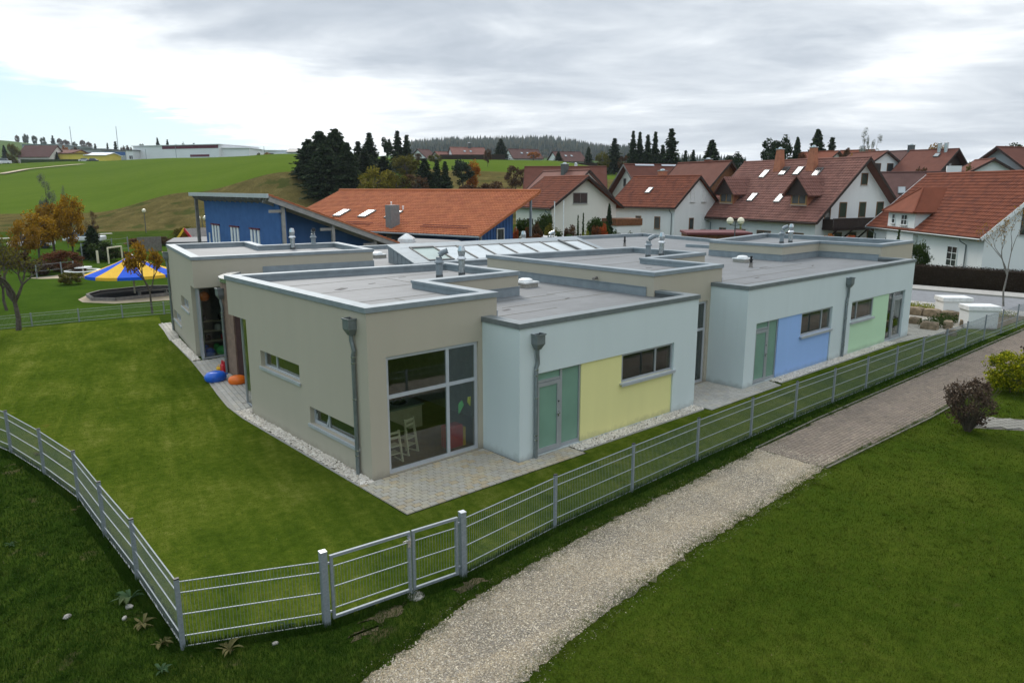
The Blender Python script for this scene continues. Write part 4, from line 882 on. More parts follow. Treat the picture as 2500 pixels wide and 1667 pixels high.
def tufts(name, poly, n, per, h0, h1, mat, seed, avoid=(), rmax=40, rad=.05, wd=.0035):
    rng = np.random.default_rng(seed); q = np.array(poly); lo, hi = q.min(0), q.max(0); s = rng.random((n*12, 2))*(hi-lo)+lo; s = s[inside(poly, s[:, 0], s[:, 1])]
    for a in avoid: s = s[~inside(a, s[:, 0], s[:, 1])]
    d = np.hypot(s[:, 0]-CAM.x, s[:, 1]-CAM.y); s = s[(d < rmax) & (rng.random(len(s)) < (9/np.maximum(d, 9)))][:n]; k = len(s)
    C = np.repeat(s, per, 0)+rng.normal(0, 1, (k*per, 2))*np.repeat(rng.uniform(.4, 1.6, k)*rad, per)[:, None]; K = len(C); h = np.repeat(rng.uniform(h0, h1, k), per)*rng.uniform(.5, 1.1, K)
    a = rng.random(K)*6.28; o = C-np.repeat(s, per, 0); le = o*1.2+rng.normal(0, .3, (K, 2))*h[:, None]; d = np.hypot(C[:, 0]-CAM.x, C[:, 1]-CAM.y); w_ = wd*np.clip(d/9, .9, 2.5); z = terrain(C[:, 0], C[:, 1])
    V = np.stack([np.stack([C[:, 0]-w_*np.cos(a), C[:, 1]-w_*np.sin(a), z-.004], 1), np.stack([C[:, 0]+w_*np.cos(a), C[:, 1]+w_*np.sin(a), z-.004], 1), np.stack([C[:, 0]+le[:, 0], C[:, 1]+le[:, 1], z+h], 1)], 1).reshape(-1, 3)
    return tag(link(name, npmesh(name, V, np.arange(3*K).reshape(-1, 3)), M[mat]), kind='stuff')
tufts('grass_tufts', park, 2600, 26, .03, .085, 'blade', 11, [sp], rad=.07); tufts('grass_tufts', verge, 3000, 26, .04, .12, 'blade_dark', 12, rad=.06)
tufts('grass_tufts', [(x, y+.12) for x, y in GPL[:7]]+[(x, y-.12) for x, y in GPL[:7]][::-1], 420, 22, .02, .06, 'blade', 13, rad=.05); tufts('grass_tufts', [(x, y+.14) for x, y in GPR[:7]]+[(x, y-.10) for x, y in GPR[:7]][::-1], 520, 22, .02, .06, 'blade', 14, rad=.05)
tufts('grass_tufts', [(x, y+.06) for x, y in bpl[:4]]+[(x, y-.05) for x, y in bpl[:4]][::-1], 500, 20, .02, .05, 'blade', 15, rad=.05, rmax=60); tufts('grass_tufts', [(x, y+.03) for x, y in bpr[:3]]+[(x, y-.10) for x, y in bpr[:3]][::-1], 500, 20, .02, .06, 'blade', 16, rad=.05, rmax=60)
def litter(poly, n, mat, seed, avoid=(), s0=.012, s1=.03):
    rng = np.random.default_rng(seed); q = np.array(poly); lo, hi = q.min(0), q.max(0); s = rng.random((n*6, 2))*(hi-lo)+lo; s = s[inside(poly, s[:, 0], s[:, 1])]
    for a in avoid: s = s[~inside(a, s[:, 0], s[:, 1])]
    s = s[:n]; k = len(s); C = np.concatenate([s, terrain(s[:, 0], s[:, 1])[:, None]+.02+rng.random((k, 1))*.03], 1); d = rng.normal(size=(k, 3)); d[:, 2] *= .35; d /= np.linalg.norm(d, axis=1)[:, None]
    up3 = rng.normal(size=(k, 3)); sd3 = np.cross(d, np.array((0, 0, 1.0))+.3*up3); sd3 /= np.linalg.norm(sd3, axis=1)[:, None]; L = rng.uniform(s0, s1, k)[:, None]
    V = np.stack([C-d*L*.5, C+sd3*L*.35, C+d*L*.5, C-sd3*L*.35], 1).reshape(-1, 3); return tag(link('fallen_leaves', npmesh('fallen_leaves', V, np.arange(4*k).reshape(-1, 4)), M[mat]), kind='stuff')
litter(park, 700, 'dock_dry', 21, [sp]); litter(verge, 420, 'dock_dry', 22); litter(lawn, 260, 'dock_dry', 23, [[(-.4, -2.03), (40, -2.03), (40, 30), (3, 30), (2.5, 23.7), (.9, 14.8), (-.4, 7)]])
for i, (x, y, r) in enumerate(((945, 1500, .26), (1145, 1428, .18), (890, 1545, .15))):
    c_ = gp(x, y); sheet('bare_soil', [(c_.x+r*1.6*math.cos(a)*(1+.25*math.sin(3*a+i)), c_.y+r*.55*math.sin(a)) for a in np.arange(0, 6.28, .35)], .007, 'soil', jit=.05, seed=60+i, step=.06)
fl_ = [(x, y+.10) for x, y in FENCE[:15]]+[(x, y-.16) for x, y in FENCE[:15]][::-1]
blades('fence_grass', fl_, 16000, .06, .16, .004, 'blade_dark', 4, rmax=45)
sl_ = [(x-.18, y) for x, y in SLOPE]+[(x+.10, y) for x, y in SLOPE][::-1]
blades('fence_grass', sl_, 9000, .05, .15, .004, 'blade_dark', 5, rmax=45)
# ---------------------------------------------------------------- fences
def post(parent, x, y, h, s=.045, cap=True, z=0.0):
    m = MB(); m.box(x-s*.75, y-s*.5, z-.1, x+s*.75, y+s*.5, z+h); o = m.build('post', M['galv'], parent)
    if cap: c = MB(); c.box(x-s*.8, y-s*.55, z+h+.001, x+s*.8, y+s*.55, z+h+.018); c.build('post_cap', M['black'], o)
    return o
RAILS = (.05, .22, .56, .90, 1.07)
def panel(parent, a, b, rails=RAILS, wires=True, rt_=.011, name='mesh_panel', pitch=.05):
    a, b = Vector((*a, 0)), Vector((*b, 0)); L = (b-a).length; d = (b-a)/L; a2, b2 = a+d*.035, b-d*.035
    if wires:
        k = int((L-.1)/pitch); t = np.linspace(.06, L-.06, k+1); w_ = .0028
        bs = np.array([(a.x, a.y)])+t[:, None]*np.array([(d.x, d.y)]); n2 = np.array((-d.y, d.x))*w_; d2 = np.array((d.x, d.y))*w_
        cs = [bs+n2, bs-n2*.6+d2, bs-n2*.6-d2]; z0, z1 = rails[0]-.02, rails[-1]+.02
        V = np.concatenate([np.concatenate([c, np.full((k+1, 1), z)], 1) for z in (z0, z1) for c in cs]); N_ = k+1; ix = np.arange(N_)
        Fq = np.concatenate([np.stack([ix+N_*q, ix+N_*((q+1) % 3), ix+N_*(3+(q+1) % 3), ix+N_*(3+q)], 1) for q in range(3)])
        o = tag(link(name, npmesh(name, V, Fq), M['galv'], parent), kind='stuff')
    else:
        m = MB(); m.beam(a2+Vector((0, 0, rails[0])), b2+Vector((0, 0, rails[0])), .02, .014); o = m.build(name, M['galv'], parent); rails = rails[1:]
    for z in rails:
        m = MB(); m.beam(a2+Vector((0, 0, z)), b2+Vector((0, 0, z)), .019, rt_); m.build('rail', M['galv'], o)
    return o
def fence(name, label, pts, h, rails, caps=True, wires=True, post_at=None, rt_=.011, s=.045):
    f = thing(name, label, 'fence')
    for i, p in enumerate(pts):
        if post_at is None or i in post_at: post(f, *p, h, s, caps)
    for a, b in zip(pts, pts[1:]): panel(f, a, b, rails, wires, rt_)
    return f
f1 = fence('mesh_fence', 'galvanised double-wire fence along the path in front of the kindergarten', FENCE[2:], 1.12, RAILS, post_at=range(1, 40))
f2_ = fence('mesh_fence', 'galvanised double-wire fence along the dark grass slope, bending to the gate', SLOPE+[FENCE[1]], 1.11, RAILS, post_at=range(0, 8))
f3 = fence('mesh_fence', 'thin grey fence between the mown lawn and the playground', FARF, .66, (.04, .20, .50, .62), caps=False, s=.04)
# gate with two leaves
g = thing('garden_gate', 'galvanised double-leaf mesh gate with square posts beside the path', 'gate', (0, 0, 0))
ga, gb = Vector((-3.46, -4.42, 0)), Vector((-1.03, -4.67, 0)); gd = (gb-ga).normalized()
for p, hh in ((ga, 1.23), (gb, 1.20)):
    m = MB(); m.obox(p+Vector((0, 0, hh/2-.05)), gd, Vector((-gd.y, gd.x, 0)), (0, 0, 1), .05, .05, hh/2+.05); o = m.build('gate_post', M['galv'], g)
    m = MB(); m.obox(p+Vector((0, 0, hh+.006)), gd, Vector((-gd.y, gd.x, 0)), (0, 0, 1), .053, .053, .005); m.build('post_cap', M['alu_light'], o)
def leaf(u0, u1, z0, z1):
    P = lambda u, z: ga+gd*u+Vector((0, 0, z)); m = MB(); t = .045
    m.beam(P(u0+t/2, z0), P(u0+t/2, z1), t, t, gd); m.beam(P(u1-t/2, z0), P(u1-t/2, z1), t, t, gd)
    m.beam(P(u0+t, z0+t/2), P(u1-t, z0+t/2), t-.002, t); m.beam(P(u0+t, z1-t/2), P(u1-t, z1-t/2), t-.002, t)
    o = m.build('gate_leaf', M['galv'], g)
    a, b = P(u0+t-.04, 0), P(u1-t+.04, 0); pn = panel(g, (a.x, a.y), (b.x, b.y), (z0+.17, (z0+z1)/2, z1-.19), True, .011, 'mesh_panel'); 
    return o
mid = 1.47
l1 = leaf(.10, mid-.015, .09, 1.14); l2 = leaf(mid+.015, 2.345, .09, 1.14)
m = MB(); P0 = ga+gd*(mid-.05)+Vector((0, 0, 1.02)); nn2 = Vector((gd.y, -gd.x, 0)); m.beam(P0+nn2*.025, P0+nn2*.07, .02, .02); m.beam(P0+nn2*.07+gd*.01, P0+nn2*.07-gd*.13, .02, .02); m.obox(P0+nn2*.03-Vector((0, 0, .05)), gd, nn2, (0, 0, 1), .03, .008, .09); m.build('latch_handle', M['zinc_bright'], l1)
for u in (.075, 2.36):
    for z in (.22, 1.02): m = MB(); m.beam(ga+gd*(u-.03)+Vector((0, 0, z)), ga+gd*(u+.03)+Vector((0, 0, z)), .03, .03); m.build('hinge', M['galv'], g)
m = MB(); c0 = ga+gd*mid; m.lathe([(.17, -.04), (.15, .02), (.08, .05), (.03, .055)], 9, (c0.x+.02, c0.y-.05, 0)); ft = m.build('footing', M['concrete'], g)
m = MB(); m.tube([(c0.x, c0.y, .04), (c0.x, c0.y, .12)], .012, 8); m.box(c0.x-.05, c0.y-.045, .05, c0.x+.05, c0.y+.045, .065); m.build('drop_bolt', M['galv'], g)
# ---------------------------------------------------------------- toys by the entrance
def turtle(x, y, rz, mat, label, s=1.0):
    t = thing('play_shell', label, 'toy', (x, y, .03), rz)
    m = MB(Matrix.Scale(s, 4) @ Matrix.Diagonal((1.18, 1, 1, 1))); n = 16
    m.lathe([(.43, 0), (.50, .07), (.52, .20), (.515, .22)], n); m.build('shell_base', M[mat], t, True)
    m = MB(Matrix.Scale(s, 4) @ Matrix.Diagonal((1.18, 1, 1, 1))); m.lathe([(.525, .225), (.53, .25), (.50, .36), (.42, .47), (.28, .53), (.12, .55), (.02, .555)], n); m.build('shell_lid', M[mat], t, True)
    m = MB(Matrix.Scale(s, 4)); m.obox((.64, 0, .30), (1, 0, -.3), (0, 1, 0), (.3, 0, 1), .10, .09, .035); m.build('lid_grip', M[mat], t)
    for a in (-.6, .6, 2.5, 3.8):
        m = MB(Matrix.Scale(s, 4)); q = Vector((math.cos(a)*1.0, math.sin(a), 0)); m.obox(q*.56+Vector((0, 0, .2)), q, Vector((-q.y, q.x, 0)), (0, 0, 1), .05, .05, .03); m.build('clip', M[mat], t)
turtle(.55, 11.2, R(10), 'ball_blue', 'blue lidded shell sandbox on the side paving', .60)
turtle(.98, 10.35, R(-35), 'orange', 'orange lidded shell sandbox half hidden behind the corner glass', .50)
t = thing('sand_toy', 'small yellow plastic toy beside the red one near the downpipe', 'toy', (1.16, 12.5, .03))
m = MB(); m.lathe([(.09, 0), (.12, .12), (.10, .14)], 10); m.build('bucket', M['toy_yellow'], t, True); m = MB(); m.tube([(-.1, 0, .13), (0, 0, .24), (.1, 0, .13)], .012, 6); m.build('handle', M['toy_yellow'], t)
t = thing('rocking_toy', 'small red plastic toy with two ears near the downpipe', 'toy', (1.22, 12.25, .03))
m = MB(); m.obox((0, 0, .14), (1, 0, 0), (0, 1, 0), (0, 0, 1), .08, .14, .14); m.build('body', M['red'], t, bevel=.03)
for a in (-.09, .09): m = MB(); m.lathe([(.035, .28), (.04, .36), (.015, .42)], 8, (0, a, 0)); m.build('ear', M['red'], t, True)
# ---------------------------------------------------------------- weeds and stones outside the fence
def dock(x, y, label, n=9, s=.32, mat='dock_leaf', seed=0):
    n = int(n*1.8); s *= .60
    rng = random.Random(seed); t = thing('dock_plant', label, 'weed', (x, y, tz(x, y)), rng.random()*6)
    meshes = []
    for k in range(n):
        a = rng.random()*6.28; L = s*rng.uniform(.35, 1.15); w_ = L*rng.uniform(.10, .17); up0 = rng.uniform(.3, 1.5); tw = rng.uniform(-.8, .8)
        m = MB(Matrix.Rotation(a, 4, 'Z'))
        pr = [(0, .25), (.3, .8), (.6, 1.0), (.85, .6), (1, .05)]; V = []
        for f, q in pr:
            zz = L*(up0*f-.8*up0*f*f); yy = tw*L*f*f*.6; V += [(L*f, yy-w_*q, zz+.02+w_*q*(.3+tw*.5)), (L*f, yy, zz+.015), (L*f, yy+w_*q, zz+.02+w_*q*(.3-tw*.5))]
        m.add(V, [(3*i+c, 3*i+3+c, 3*i+4+c, 3*i+1+c) for i in range(4) for c in (0, 1)]); m.build('leaf', M[mat], t, True)
D_px = [(735, 1385, 'broad green dock plant by the slope fence corner', 12, .40, 'dock_leaf'), (340, 1405, '', 0, 0, '')]
wl = [((318, 1465), 'big broad-leaved green dock on the dark slope beside the fence', 12, .42, 'dock_leaf'), ((350, 1525), 'pale withered dock plant nearest the fence corner post', 11, .34, 'dock_dry'), ((395, 1575), 'withered dock below the fence corner post', 9, .34, 'dock_dry'),
      ((560, 1590), 'drooping dock plant in front of the short fence section', 11, .34, 'dock_dry'), ((395, 1640), 'lowest green dock at the bottom edge of the slope', 8, .26, 'dock_leaf'), ((700, 1530), 'small leafy weed at the foot of the square gate post', 9, .22, 'dock_leaf'),
      ((190, 1245), 'lone small weed high on the dark slope', 7, .2, 'dock_dry'), ((95, 1110), 'yellowish weed under the upper slope fence', 8, .25, 'dock_dry'), ((30, 1360), 'small dock at the outer edge of the slope', 7, .22, 'dock_leaf')]
for i, ((x, y), lb, n, s, mt) in enumerate(wl):
    p = gp(x, y); 
    if p.x < -5.8: p = gp(x, y, -.35)
    dock(p.x, p.y, lb, n, s, mt, i)
rock_n = 0
def rock(x, y, s, mat, label, z=None, group=None, name='stone', sx=1, sy=1, sz_=1, rz=0.0, seed=0):
    import bmesh
    bm = bmesh.new(); rng = random.Random(seed)
    if name == 'stone_block':
        bmesh.ops.create_cube(bm, size=1.7); bmesh.ops.subdivide_edges(bm, edges=bm.edges[:], cuts=3, use_grid_fill=True)
        for v in bm.verts: v.co *= .80+.20/max(.6, v.co.length)
    else: bmesh.ops.create_icosphere(bm, subdivisions=2, radius=1)
    pl = [(Vector((rng.gauss(0, 1), rng.gauss(0, 1), rng.gauss(0, 1))).normalized(), rng.uniform(.62, .86) if name != 'stone_block' else 1.05) for _ in range(9)]
    for v in bm.verts:
        for n, dd in pl:
            e = v.co.dot(n)-dd
            if e > 0: v.co -= n*e
        v.co *= 1+rng.gauss(0, .015 if name != 'stone_block' else .03)
    me = bpy.data.meshes.new(name); bm.to_mesh(me); bm.free(); z = tz(x, y) if z is None else z
    return tag(link(name, me, M[mat], None, (x, y, z+s*sz_*.55), (0, 0, rz), (s*sx, s*sy, s*sz_)), label, 'stone', group)
for i, (x, y, s, lb) in enumerate(((170, 1548, .055, 'pale rounded stone alone on the dark slope'), (310, 1560, .045, 'tan stone beside the withered dock on the slope'), (322, 1532, .06, 'pale flat stone under the withered dock leaves'), (672, 1572, .04, 'small white stone in the grass before the gate'))):
    p = gp(x, y, -.35 if x < 340 else 0); rock(p.x, p.y, s, 'concrete', lb, seed=i, sx=1.3, sz_=.7, rz=i)
# ---------------------------------------------------------------- trees
def quads(C, dirs, ln_, wd, rng):
    """leaf quads centred at C, long axis dirs"""
    k = len(C); r = rng.normal(size=(k, 3)); s = np.cross(dirs, r); s /= np.linalg.norm(s, axis=1)[:, None]+1e-9
    a = dirs*ln_[:, None]; b = s*wd[:, None]
    V = np.stack([C-a*.5-b*.35, C-a*.1+b*.5, C+a*.5+b*.1, C+a*.15-b*.5], 1).reshape(-1, 3); return V, np.arange(4*k).reshape(-1, 4)
def mk_spruce(seed, r=.2, lv=30, br=9, droop=.35, bare=.06, leaf=.045, irr=.15, ex=.95):
    rng = np.random.default_rng(seed); C = []; Dr = []; Ls = []
    for i in range(lv):
        t = bare+(1-bare)*(i/lv)**.92; rad = r*(1-t)**ex*(1+rng.normal(0, irr))+.006
        for k in range(br):
            a = rng.random()*6.28; rr = rad*rng.uniform(.75, 1.15); n = max(3, int(rr/leaf*2.6))
            f = (np.arange(n)+rng.random(n))/n; q = rr*f
            z = t+.02-droop*q*f*.9+rng.normal(0, .006, n)+.015*f**3
            C.append(np.stack([q*np.cos(a)+rng.normal(0, .012, n), q*np.sin(a)+rng.normal(0, .012, n), z], 1))
            d = np.stack([np.full(n, math.cos(a)), np.full(n, math.sin(a)), np.full(n, -.35)], 1)+rng.normal(0, .45, (n, 3)); Dr.append(d)
            Ls.append(rng.uniform(.7, 1.25, n)*leaf)
    C = np.concatenate(C); Dr = np.concatenate(Dr); Dr /= np.linalg.norm(Dr, axis=1)[:, None]; Ls = np.concatenate(Ls)
    V, Fq = quads(C, Dr, Ls*1.7, Ls*.95, rng); cr = npmesh('crown', V, Fq)
    m = MB(); m.tube([(0, 0, -.02), (0, 0, .5), (0, 0, .97)], [.018, .011, .002], 6); return cr, m.mesh('trunk')
def mk_leafy(seed, clumps=26, leaves=2600, leaf=.035, shape=(.36, .36, .34), cz=.62, trunk=.30, tr=.022, dens=.10, limbs=True, taper=0.0):
    rng = np.random.default_rng(seed); P = []
    while len(P) < clumps:
        p = rng.uniform(-1, 1, 3); q = np.linalg.norm(p)
        if .35 < q < 1: P.append(p*(.9 if q > .8 else 1))
    P = np.array(P); P[:, :2] *= (1-taper*np.clip(P[:, 2:3], -.5, 1)); P = P*np.array(shape)+np.array((0, 0, cz)); m = MB()
    m.tube([(0, 0, -.02), (rng.normal(0, .008), rng.normal(0, .008), trunk), (rng.normal(0, .02), rng.normal(0, .02), cz), (0, 0, cz+shape[2]*.6)], [tr, tr*.8, tr*.5, tr*.15], 7)
    if limbs:
        for p in P[:max(8, clumps//2)]:
            b = np.array((0, 0, trunk+(cz-trunk)*rng.uniform(0, .9))); mid = (b+p)/2+np.array((0, 0, .03)); m.tube([b, mid, p], [tr*.42, tr*.26, tr*.08], 5)
    which = rng.integers(0, clumps, leaves); sz = rng.uniform(.6, 1.3, clumps)*dens
    off = rng.normal(size=(leaves, 3)); off /= np.linalg.norm(off, axis=1)[:, None]; off *= (rng.random(leaves)**.5)[:, None]
    C = P[which]+off*sz[which][:, None]; d = off+rng.normal(0, .6, (leaves, 3)); d /= np.linalg.norm(d, axis=1)[:, None]
    L = rng.uniform(.7, 1.3, leaves)*leaf; V, Fq = quads(C, d, L, L*.75, rng); return npmesh('crown', V, Fq), m.mesh('trunk')
def mk_bare(seed, leaves=500, leaf=.02, depth=5, spread=.75, h0=.30, tr=.03, up_=.35, nb=(2, 3)):
    rng = random.Random(seed); nr = np.random.default_rng(seed); m = MB(); tips = []
    def grow(p, d, L, r, k):
        q = p+d*L*.5+Vector((rng.gauss(0, 1), rng.gauss(0, 1), 0))*L*.05; e = p+d*L; m.tube([p, q, e], [r, r*.85, r*.68], 6 if k > 2 else 3, False)
        if k == 0: tips.append(e); return
        if k < 3: tips.append(q)
        for _ in range(rng.randint(*nb)+(1 if k == depth else 0)):
            v = Vector((rng.gauss(0, 1), rng.gauss(0, 1), rng.gauss(0, .5))).normalized(); n = (d+v*spread+Vector((0, 0, up_))).normalized()
            grow(e, n, L*rng.uniform(.55, .82), r*.62, k-1)
    grow(Vector((0, 0, -.02)), Vector((.03, .02, 1)).normalized(), h0, tr, depth)
    T = np.array([tuple(t) for t in tips]); 
    zmax = T[:, 2].max(); C = T[nr.integers(0, len(T), leaves)]+nr.normal(0, .025, (leaves, 3)); d = nr.normal(size=(leaves, 3)); d /= np.linalg.norm(d, axis=1)[:, None]
    L = nr.uniform(.7, 1.3, leaves)*leaf; V, Fq = quads(C, d, L, L*.7, nr); cr = npmesh('crown', V/zmax, Fq); tm = m.mesh('trunk')
    tm.transform(Matrix.Scale(1/zmax, 4)); return cr, tm
SPR = [mk_spruce(i, .21+.02*(i % 3), 40, 13, .4, .05, .028, .22) for i in range(4)]
SPW = [mk_spruce(10+i, .36, 38, 18, .25, .02, .034, .22) for i in range(2)]
PIN = [mk_leafy(30+i, 22, 2600, .035, (.22, .22, .30), .66, .40, .02, .085) for i in range(2)]
DEC = [mk_leafy(40+i, 34, 3800, .032, (.36, .36, .36), .58, .24, .02, .10) for i in range(3)]
THIN = [mk_leafy(50+i, 30, 3600, .015, (.18, .18, .38), .58, .22, .012, .06) for i in range(2)]
BUSH = [mk_leafy(60+i, 46, 4600, .045, (.46, .46, .42), .46, .05, .012, .13) for i in range(3)]
BARE = [mk_bare(70, 1100, .018, 6, .80, .24, .021, .3, (2, 3)), mk_bare(71, 350, .02, 5, .75, .42, .016, .55), mk_bare(72, 1500, .034, 5, .75, .26, .02, .35, (2, 3))]
THUJ = mk_spruce(80, .16, 30, 12, -.2, .02, .035, .05)
LEAVES = dict(spruce='spruce', blue='spruce_blue', pine='pine')
def plant(kind, label, cat, loc, h, w_, mat, group=None, tmat='bark', rz=None, name=None, wk=None):
    cr, tk = kind; t = thing(name or 'tree', label, cat, loc, rz if rz is not None else random.Random(label).random()*6.28, group); t.scale = (w_, w_, h)
    link('crown', cr, M[mat], t, own=True); link('trunk', tk, M[tmat], t, own=True); return t
def tree(kind, label, px, top, depth, wpx, mat, natural_w, cat='tree', group=None, tmat='bark', name='tree', base=None, sink=0.0):
    """D-pixel placement: crown centre column px, top row, width in rows; base on the terrain"""
    p = at(px*1.0629, top*1.0629, depth); b = tz(p.x, p.y)-sink if base is None else base; h = max(.6, p.z-b); w_ = wpx*1.0629/F_PX*depth/natural_w
    return plant(kind, label, cat, (p.x, p.y, b), h, w_, mat, group, tmat, name=name)
FAT = []
for i in range(2):
    _e = mk_spruce(200+i, .36, 40, 22, .12, .01, .034, .16, .55); FAT.append(_e)
S_, W_, P_, D_K, T_, B_ = SPR, SPW, PIN, DEC, THIN, BUSH
NW = {id(SPR): .27, id(SPW): .46, id(PIN): .56, id(DEC): .86, id(THIN): .46, id(BUSH): 1.1, id(FAT): .62}
def TR(fam, i, label, px, top, depth, wpx, mat, **k): return tree(fam[i % len(fam)], label, px, top, depth, wpx, mat, NW[id(fam)], **k)
gA = 'dark trees behind the orange roof'
for i, (px, top, d, w_) in enumerate(((708, 322, 128, 66), (733, 304, 126, 74), (768, 299, 127, 78), (795, 330, 124, 52), (745, 335, 121, 90))):
    TR(FAT, i, ['big dark spruce at the left edge of the dense clump behind the orange roof', 'tall dark spruce second from left in the dense clump', 'tallest dark spruce in the dense clump left of the orange roof', 'shorter dark spruce at the right end of the dense clump', 'low front spruce filling the foot of the dense clump'][i], px, top, d, w_, 'spruce', group=gA)
for i, (px, top, d, w_, l) in enumerate(((822, 326, 150, 34, 'slim spruce just right of the dense dark clump'), (848, 307, 150, 36, 'pointed spruce, second of the row right of the dense clump'), (912, 303, 158, 30, 'tallest spire-like spruce in the pair above the yellow-green tree'), (933, 312, 158, 28, 'shorter spruce of the pair above the yellow-green tree'),
        (836, 345, 140, 40, 'dark spruce low between the two slim ones'), (975, 366, 128, 46, 'broad dark spruce behind the orange roof ridge'), (1003, 370, 128, 30, 'slim spruce standing left in the pair behind the orange ridge'), (1022, 373, 128, 30, 'slim spruce standing right in the pair behind the orange ridge'), (880, 360, 135, 44, 'dark spruce behind the yellowish tree'))):
    TR(SPR, i, l, px, top, d, w_, 'spruce', group=gA)
TR(PIN, 0, 'pine with round crown beside the pair of spire spruces', 888, 310, 158, 34, 'spruce')
TR(DEC, 0, 'yellow-green tree in front of the dark spruces', 862, 376, 118, 104, 'leaf_yellow'); TR(DEC, 1, 'olive tree between the spruces and the field', 908, 386, 120, 96, 'leaf_olive')
TR(DEC, 2, 'yellow-olive tree below the spire spruces', 932, 352, 140, 96, 'leaf_olive'); TR(DEC, 1, 'brownish olive tree above the orange ridge', 952, 394, 122, 84, 'leaf_brown')
TR(PIN, 1, 'blue-green pine beside the bright orange tree', 1062, 362, 132, 60, 'pine'); TR(DEC, 0, 'bright orange tree beside the pine above the orange ridge', 1086, 362, 134, 52, 'leaf_orange')
TR(BUSH, 0, 'small golden shrub peeking over the orange roof ridge', 1020, 432, 100, 30, 'leaf_gold', cat='shrub', name='shrub')
TR(DEC, 1, 'grey-olive leafless-looking tree left of the red gabled roofs', 1185, 374, 138, 62, 'leaf_brown'); TR(BUSH, 1, 'wide grey-brown thicket under the small field', 1140, 408, 126, 110, 'leaf_brown', cat='shrub', name='shrub')
TR(BUSH, 2, 'brown-green thicket right below the pine', 1080, 415, 124, 80, 'leaf_brown', cat='shrub', name='shrub')
# ridge line beyond the small field
TR(SPR, 1, 'lone dark spruce between two farmhouses on the ridge', 1150, 320, 268, 26, 'spruce'); TR(DEC, 2, 'round orange tree in front of the ridge farmhouse', 1226, 348, 262, 42, 'leaf_orange')
TR(DEC, 1, 'orange shrubby tree behind the ridge farmhouse', 1205, 345, 300, 40, 'leaf_orange')
TR(SPR, 2, 'dark pointed spruce right of the ridge houses', 1412, 320, 205, 32, 'spruce'); TR(SPR, 3, 'small spruce by the last ridge house', 1352, 338, 262, 16, 'spruce'); TR(SPR, 0, 'little spruce between the ridge houses', 1283, 348, 262, 14, 'spruce')
for i, (px, top, w_, mt, l) in enumerate(((1385, 345, 46, 'leaf_olive', 'olive tree below the pointed spruce'), (1437, 350, 50, 'leaf_brown', 'brown tree right of the pointed spruce'), (1120, 340, 26, 'leaf_brown', 'brown tree left of the lone ridge spruce'), (1000, 352, 40, 'leaf_olive', 'olive shrub tree on the ridge at the field corner'), (962, 350, 34, 'leaf_brown', 'brown tree above the yellow-olive one'), (1440, 385, 50, 'leaf_brown', 'brown bush tree behind the white gabled houses'), (1385, 385, 40, 'leaf_green', 'green tree behind the rust gable roof'))):
    TR(DEC, i, l, px, top, 200, w_, mt)
# right skyline
for i, (px, top, d, w_, fam, mt, l) in enumerate(((1455, 303, 170, 24, SPR, 'spruce', 'tall thin spruce at the left of the group of four on the skyline'), (1470, 306, 172, 22, SPR, 'spruce', 'thin spruce second from left in the skyline group'), (1489, 312, 170, 24, SPR, 'spruce', 'lower spruce in the middle of the skyline group'), (1506, 305, 172, 24, SPR, 'spruce', 'bushy spruce right of the skyline group middle'), (1543, 298, 165, 40, SPR, 'spruce', 'tallest solitary spruce on the skyline above the white houses'),
        (1523, 335, 168, 26, SPR, 'spruce', 'short spruce beside the tallest skyline one'), (1575, 347, 190, 18, SPR, 'spruce', 'tiny spruce of the pair on the skyline, left'), (1593, 346, 190, 18, SPR, 'spruce', 'tiny spruce of the pair on the skyline, right'), (1636, 324, 150, 56, SPW, 'spruce', 'broad dark fir behind the brown roof with brick chimney'), (1692, 346, 150, 56, PIN, 'spruce', 'rounded dark pine right of the broad fir'),
        (1772, 308, 135, 54, PIN, 'spruce', 'left of two big dark pines behind the chimneys'), (1803, 305, 135, 56, PIN, 'spruce', 'right of two big dark pines behind the chimneys'), (1833, 318, 138, 34, SPW, 'spruce', 'dark fir joined to the two big pines'), (1846, 340, 130, 34, DEC, 'leaf_redbrown', 'rust-brown tree beside the big dark pines'), (1880, 300, 150, 52, SPW, 'spruce', 'broad dark fir standing alone right of the pines'), (1912, 318, 150, 34, SPR, 'spruce', 'smaller pointed fir next to the broad lone fir'),
        (1942, 330, 130, 40, DEC, 'leaf_brown', 'brown round tree behind the distant red roofs'), (1990, 280, 128, 34, THIN, 'leaf_pale', 'pale birch, the taller of the pair on the skyline'), (2020, 288, 128, 32, THIN, 'leaf_pale', 'pale birch, the shorter of the pair on the skyline'), (2157, 320, 150, 58, DEC, 'leaf_gold', 'golden thinning tree behind the twin flues'), (2330, 322, 150, 60, PIN, 'leaf_green', 'dark green treetop over the far right roof'), (1950, 340, 108, 50, BUSH, 'leaf_gold', 'golden bush behind the big red roof ridge'), (1985, 350, 106, 34, BUSH, 'leaf_gold', 'yellow bush at the gable tip of the big red roof'), (2125, 365, 100, 60, BUSH, 'leaf_brown', 'brown creeper bush before the dark timber gable'), (2235, 360, 100, 44, BUSH, 'leaf_olive', 'olive bush before the timber gable'))):
    TR(fam, i, l, px, top, d, w_, mt)
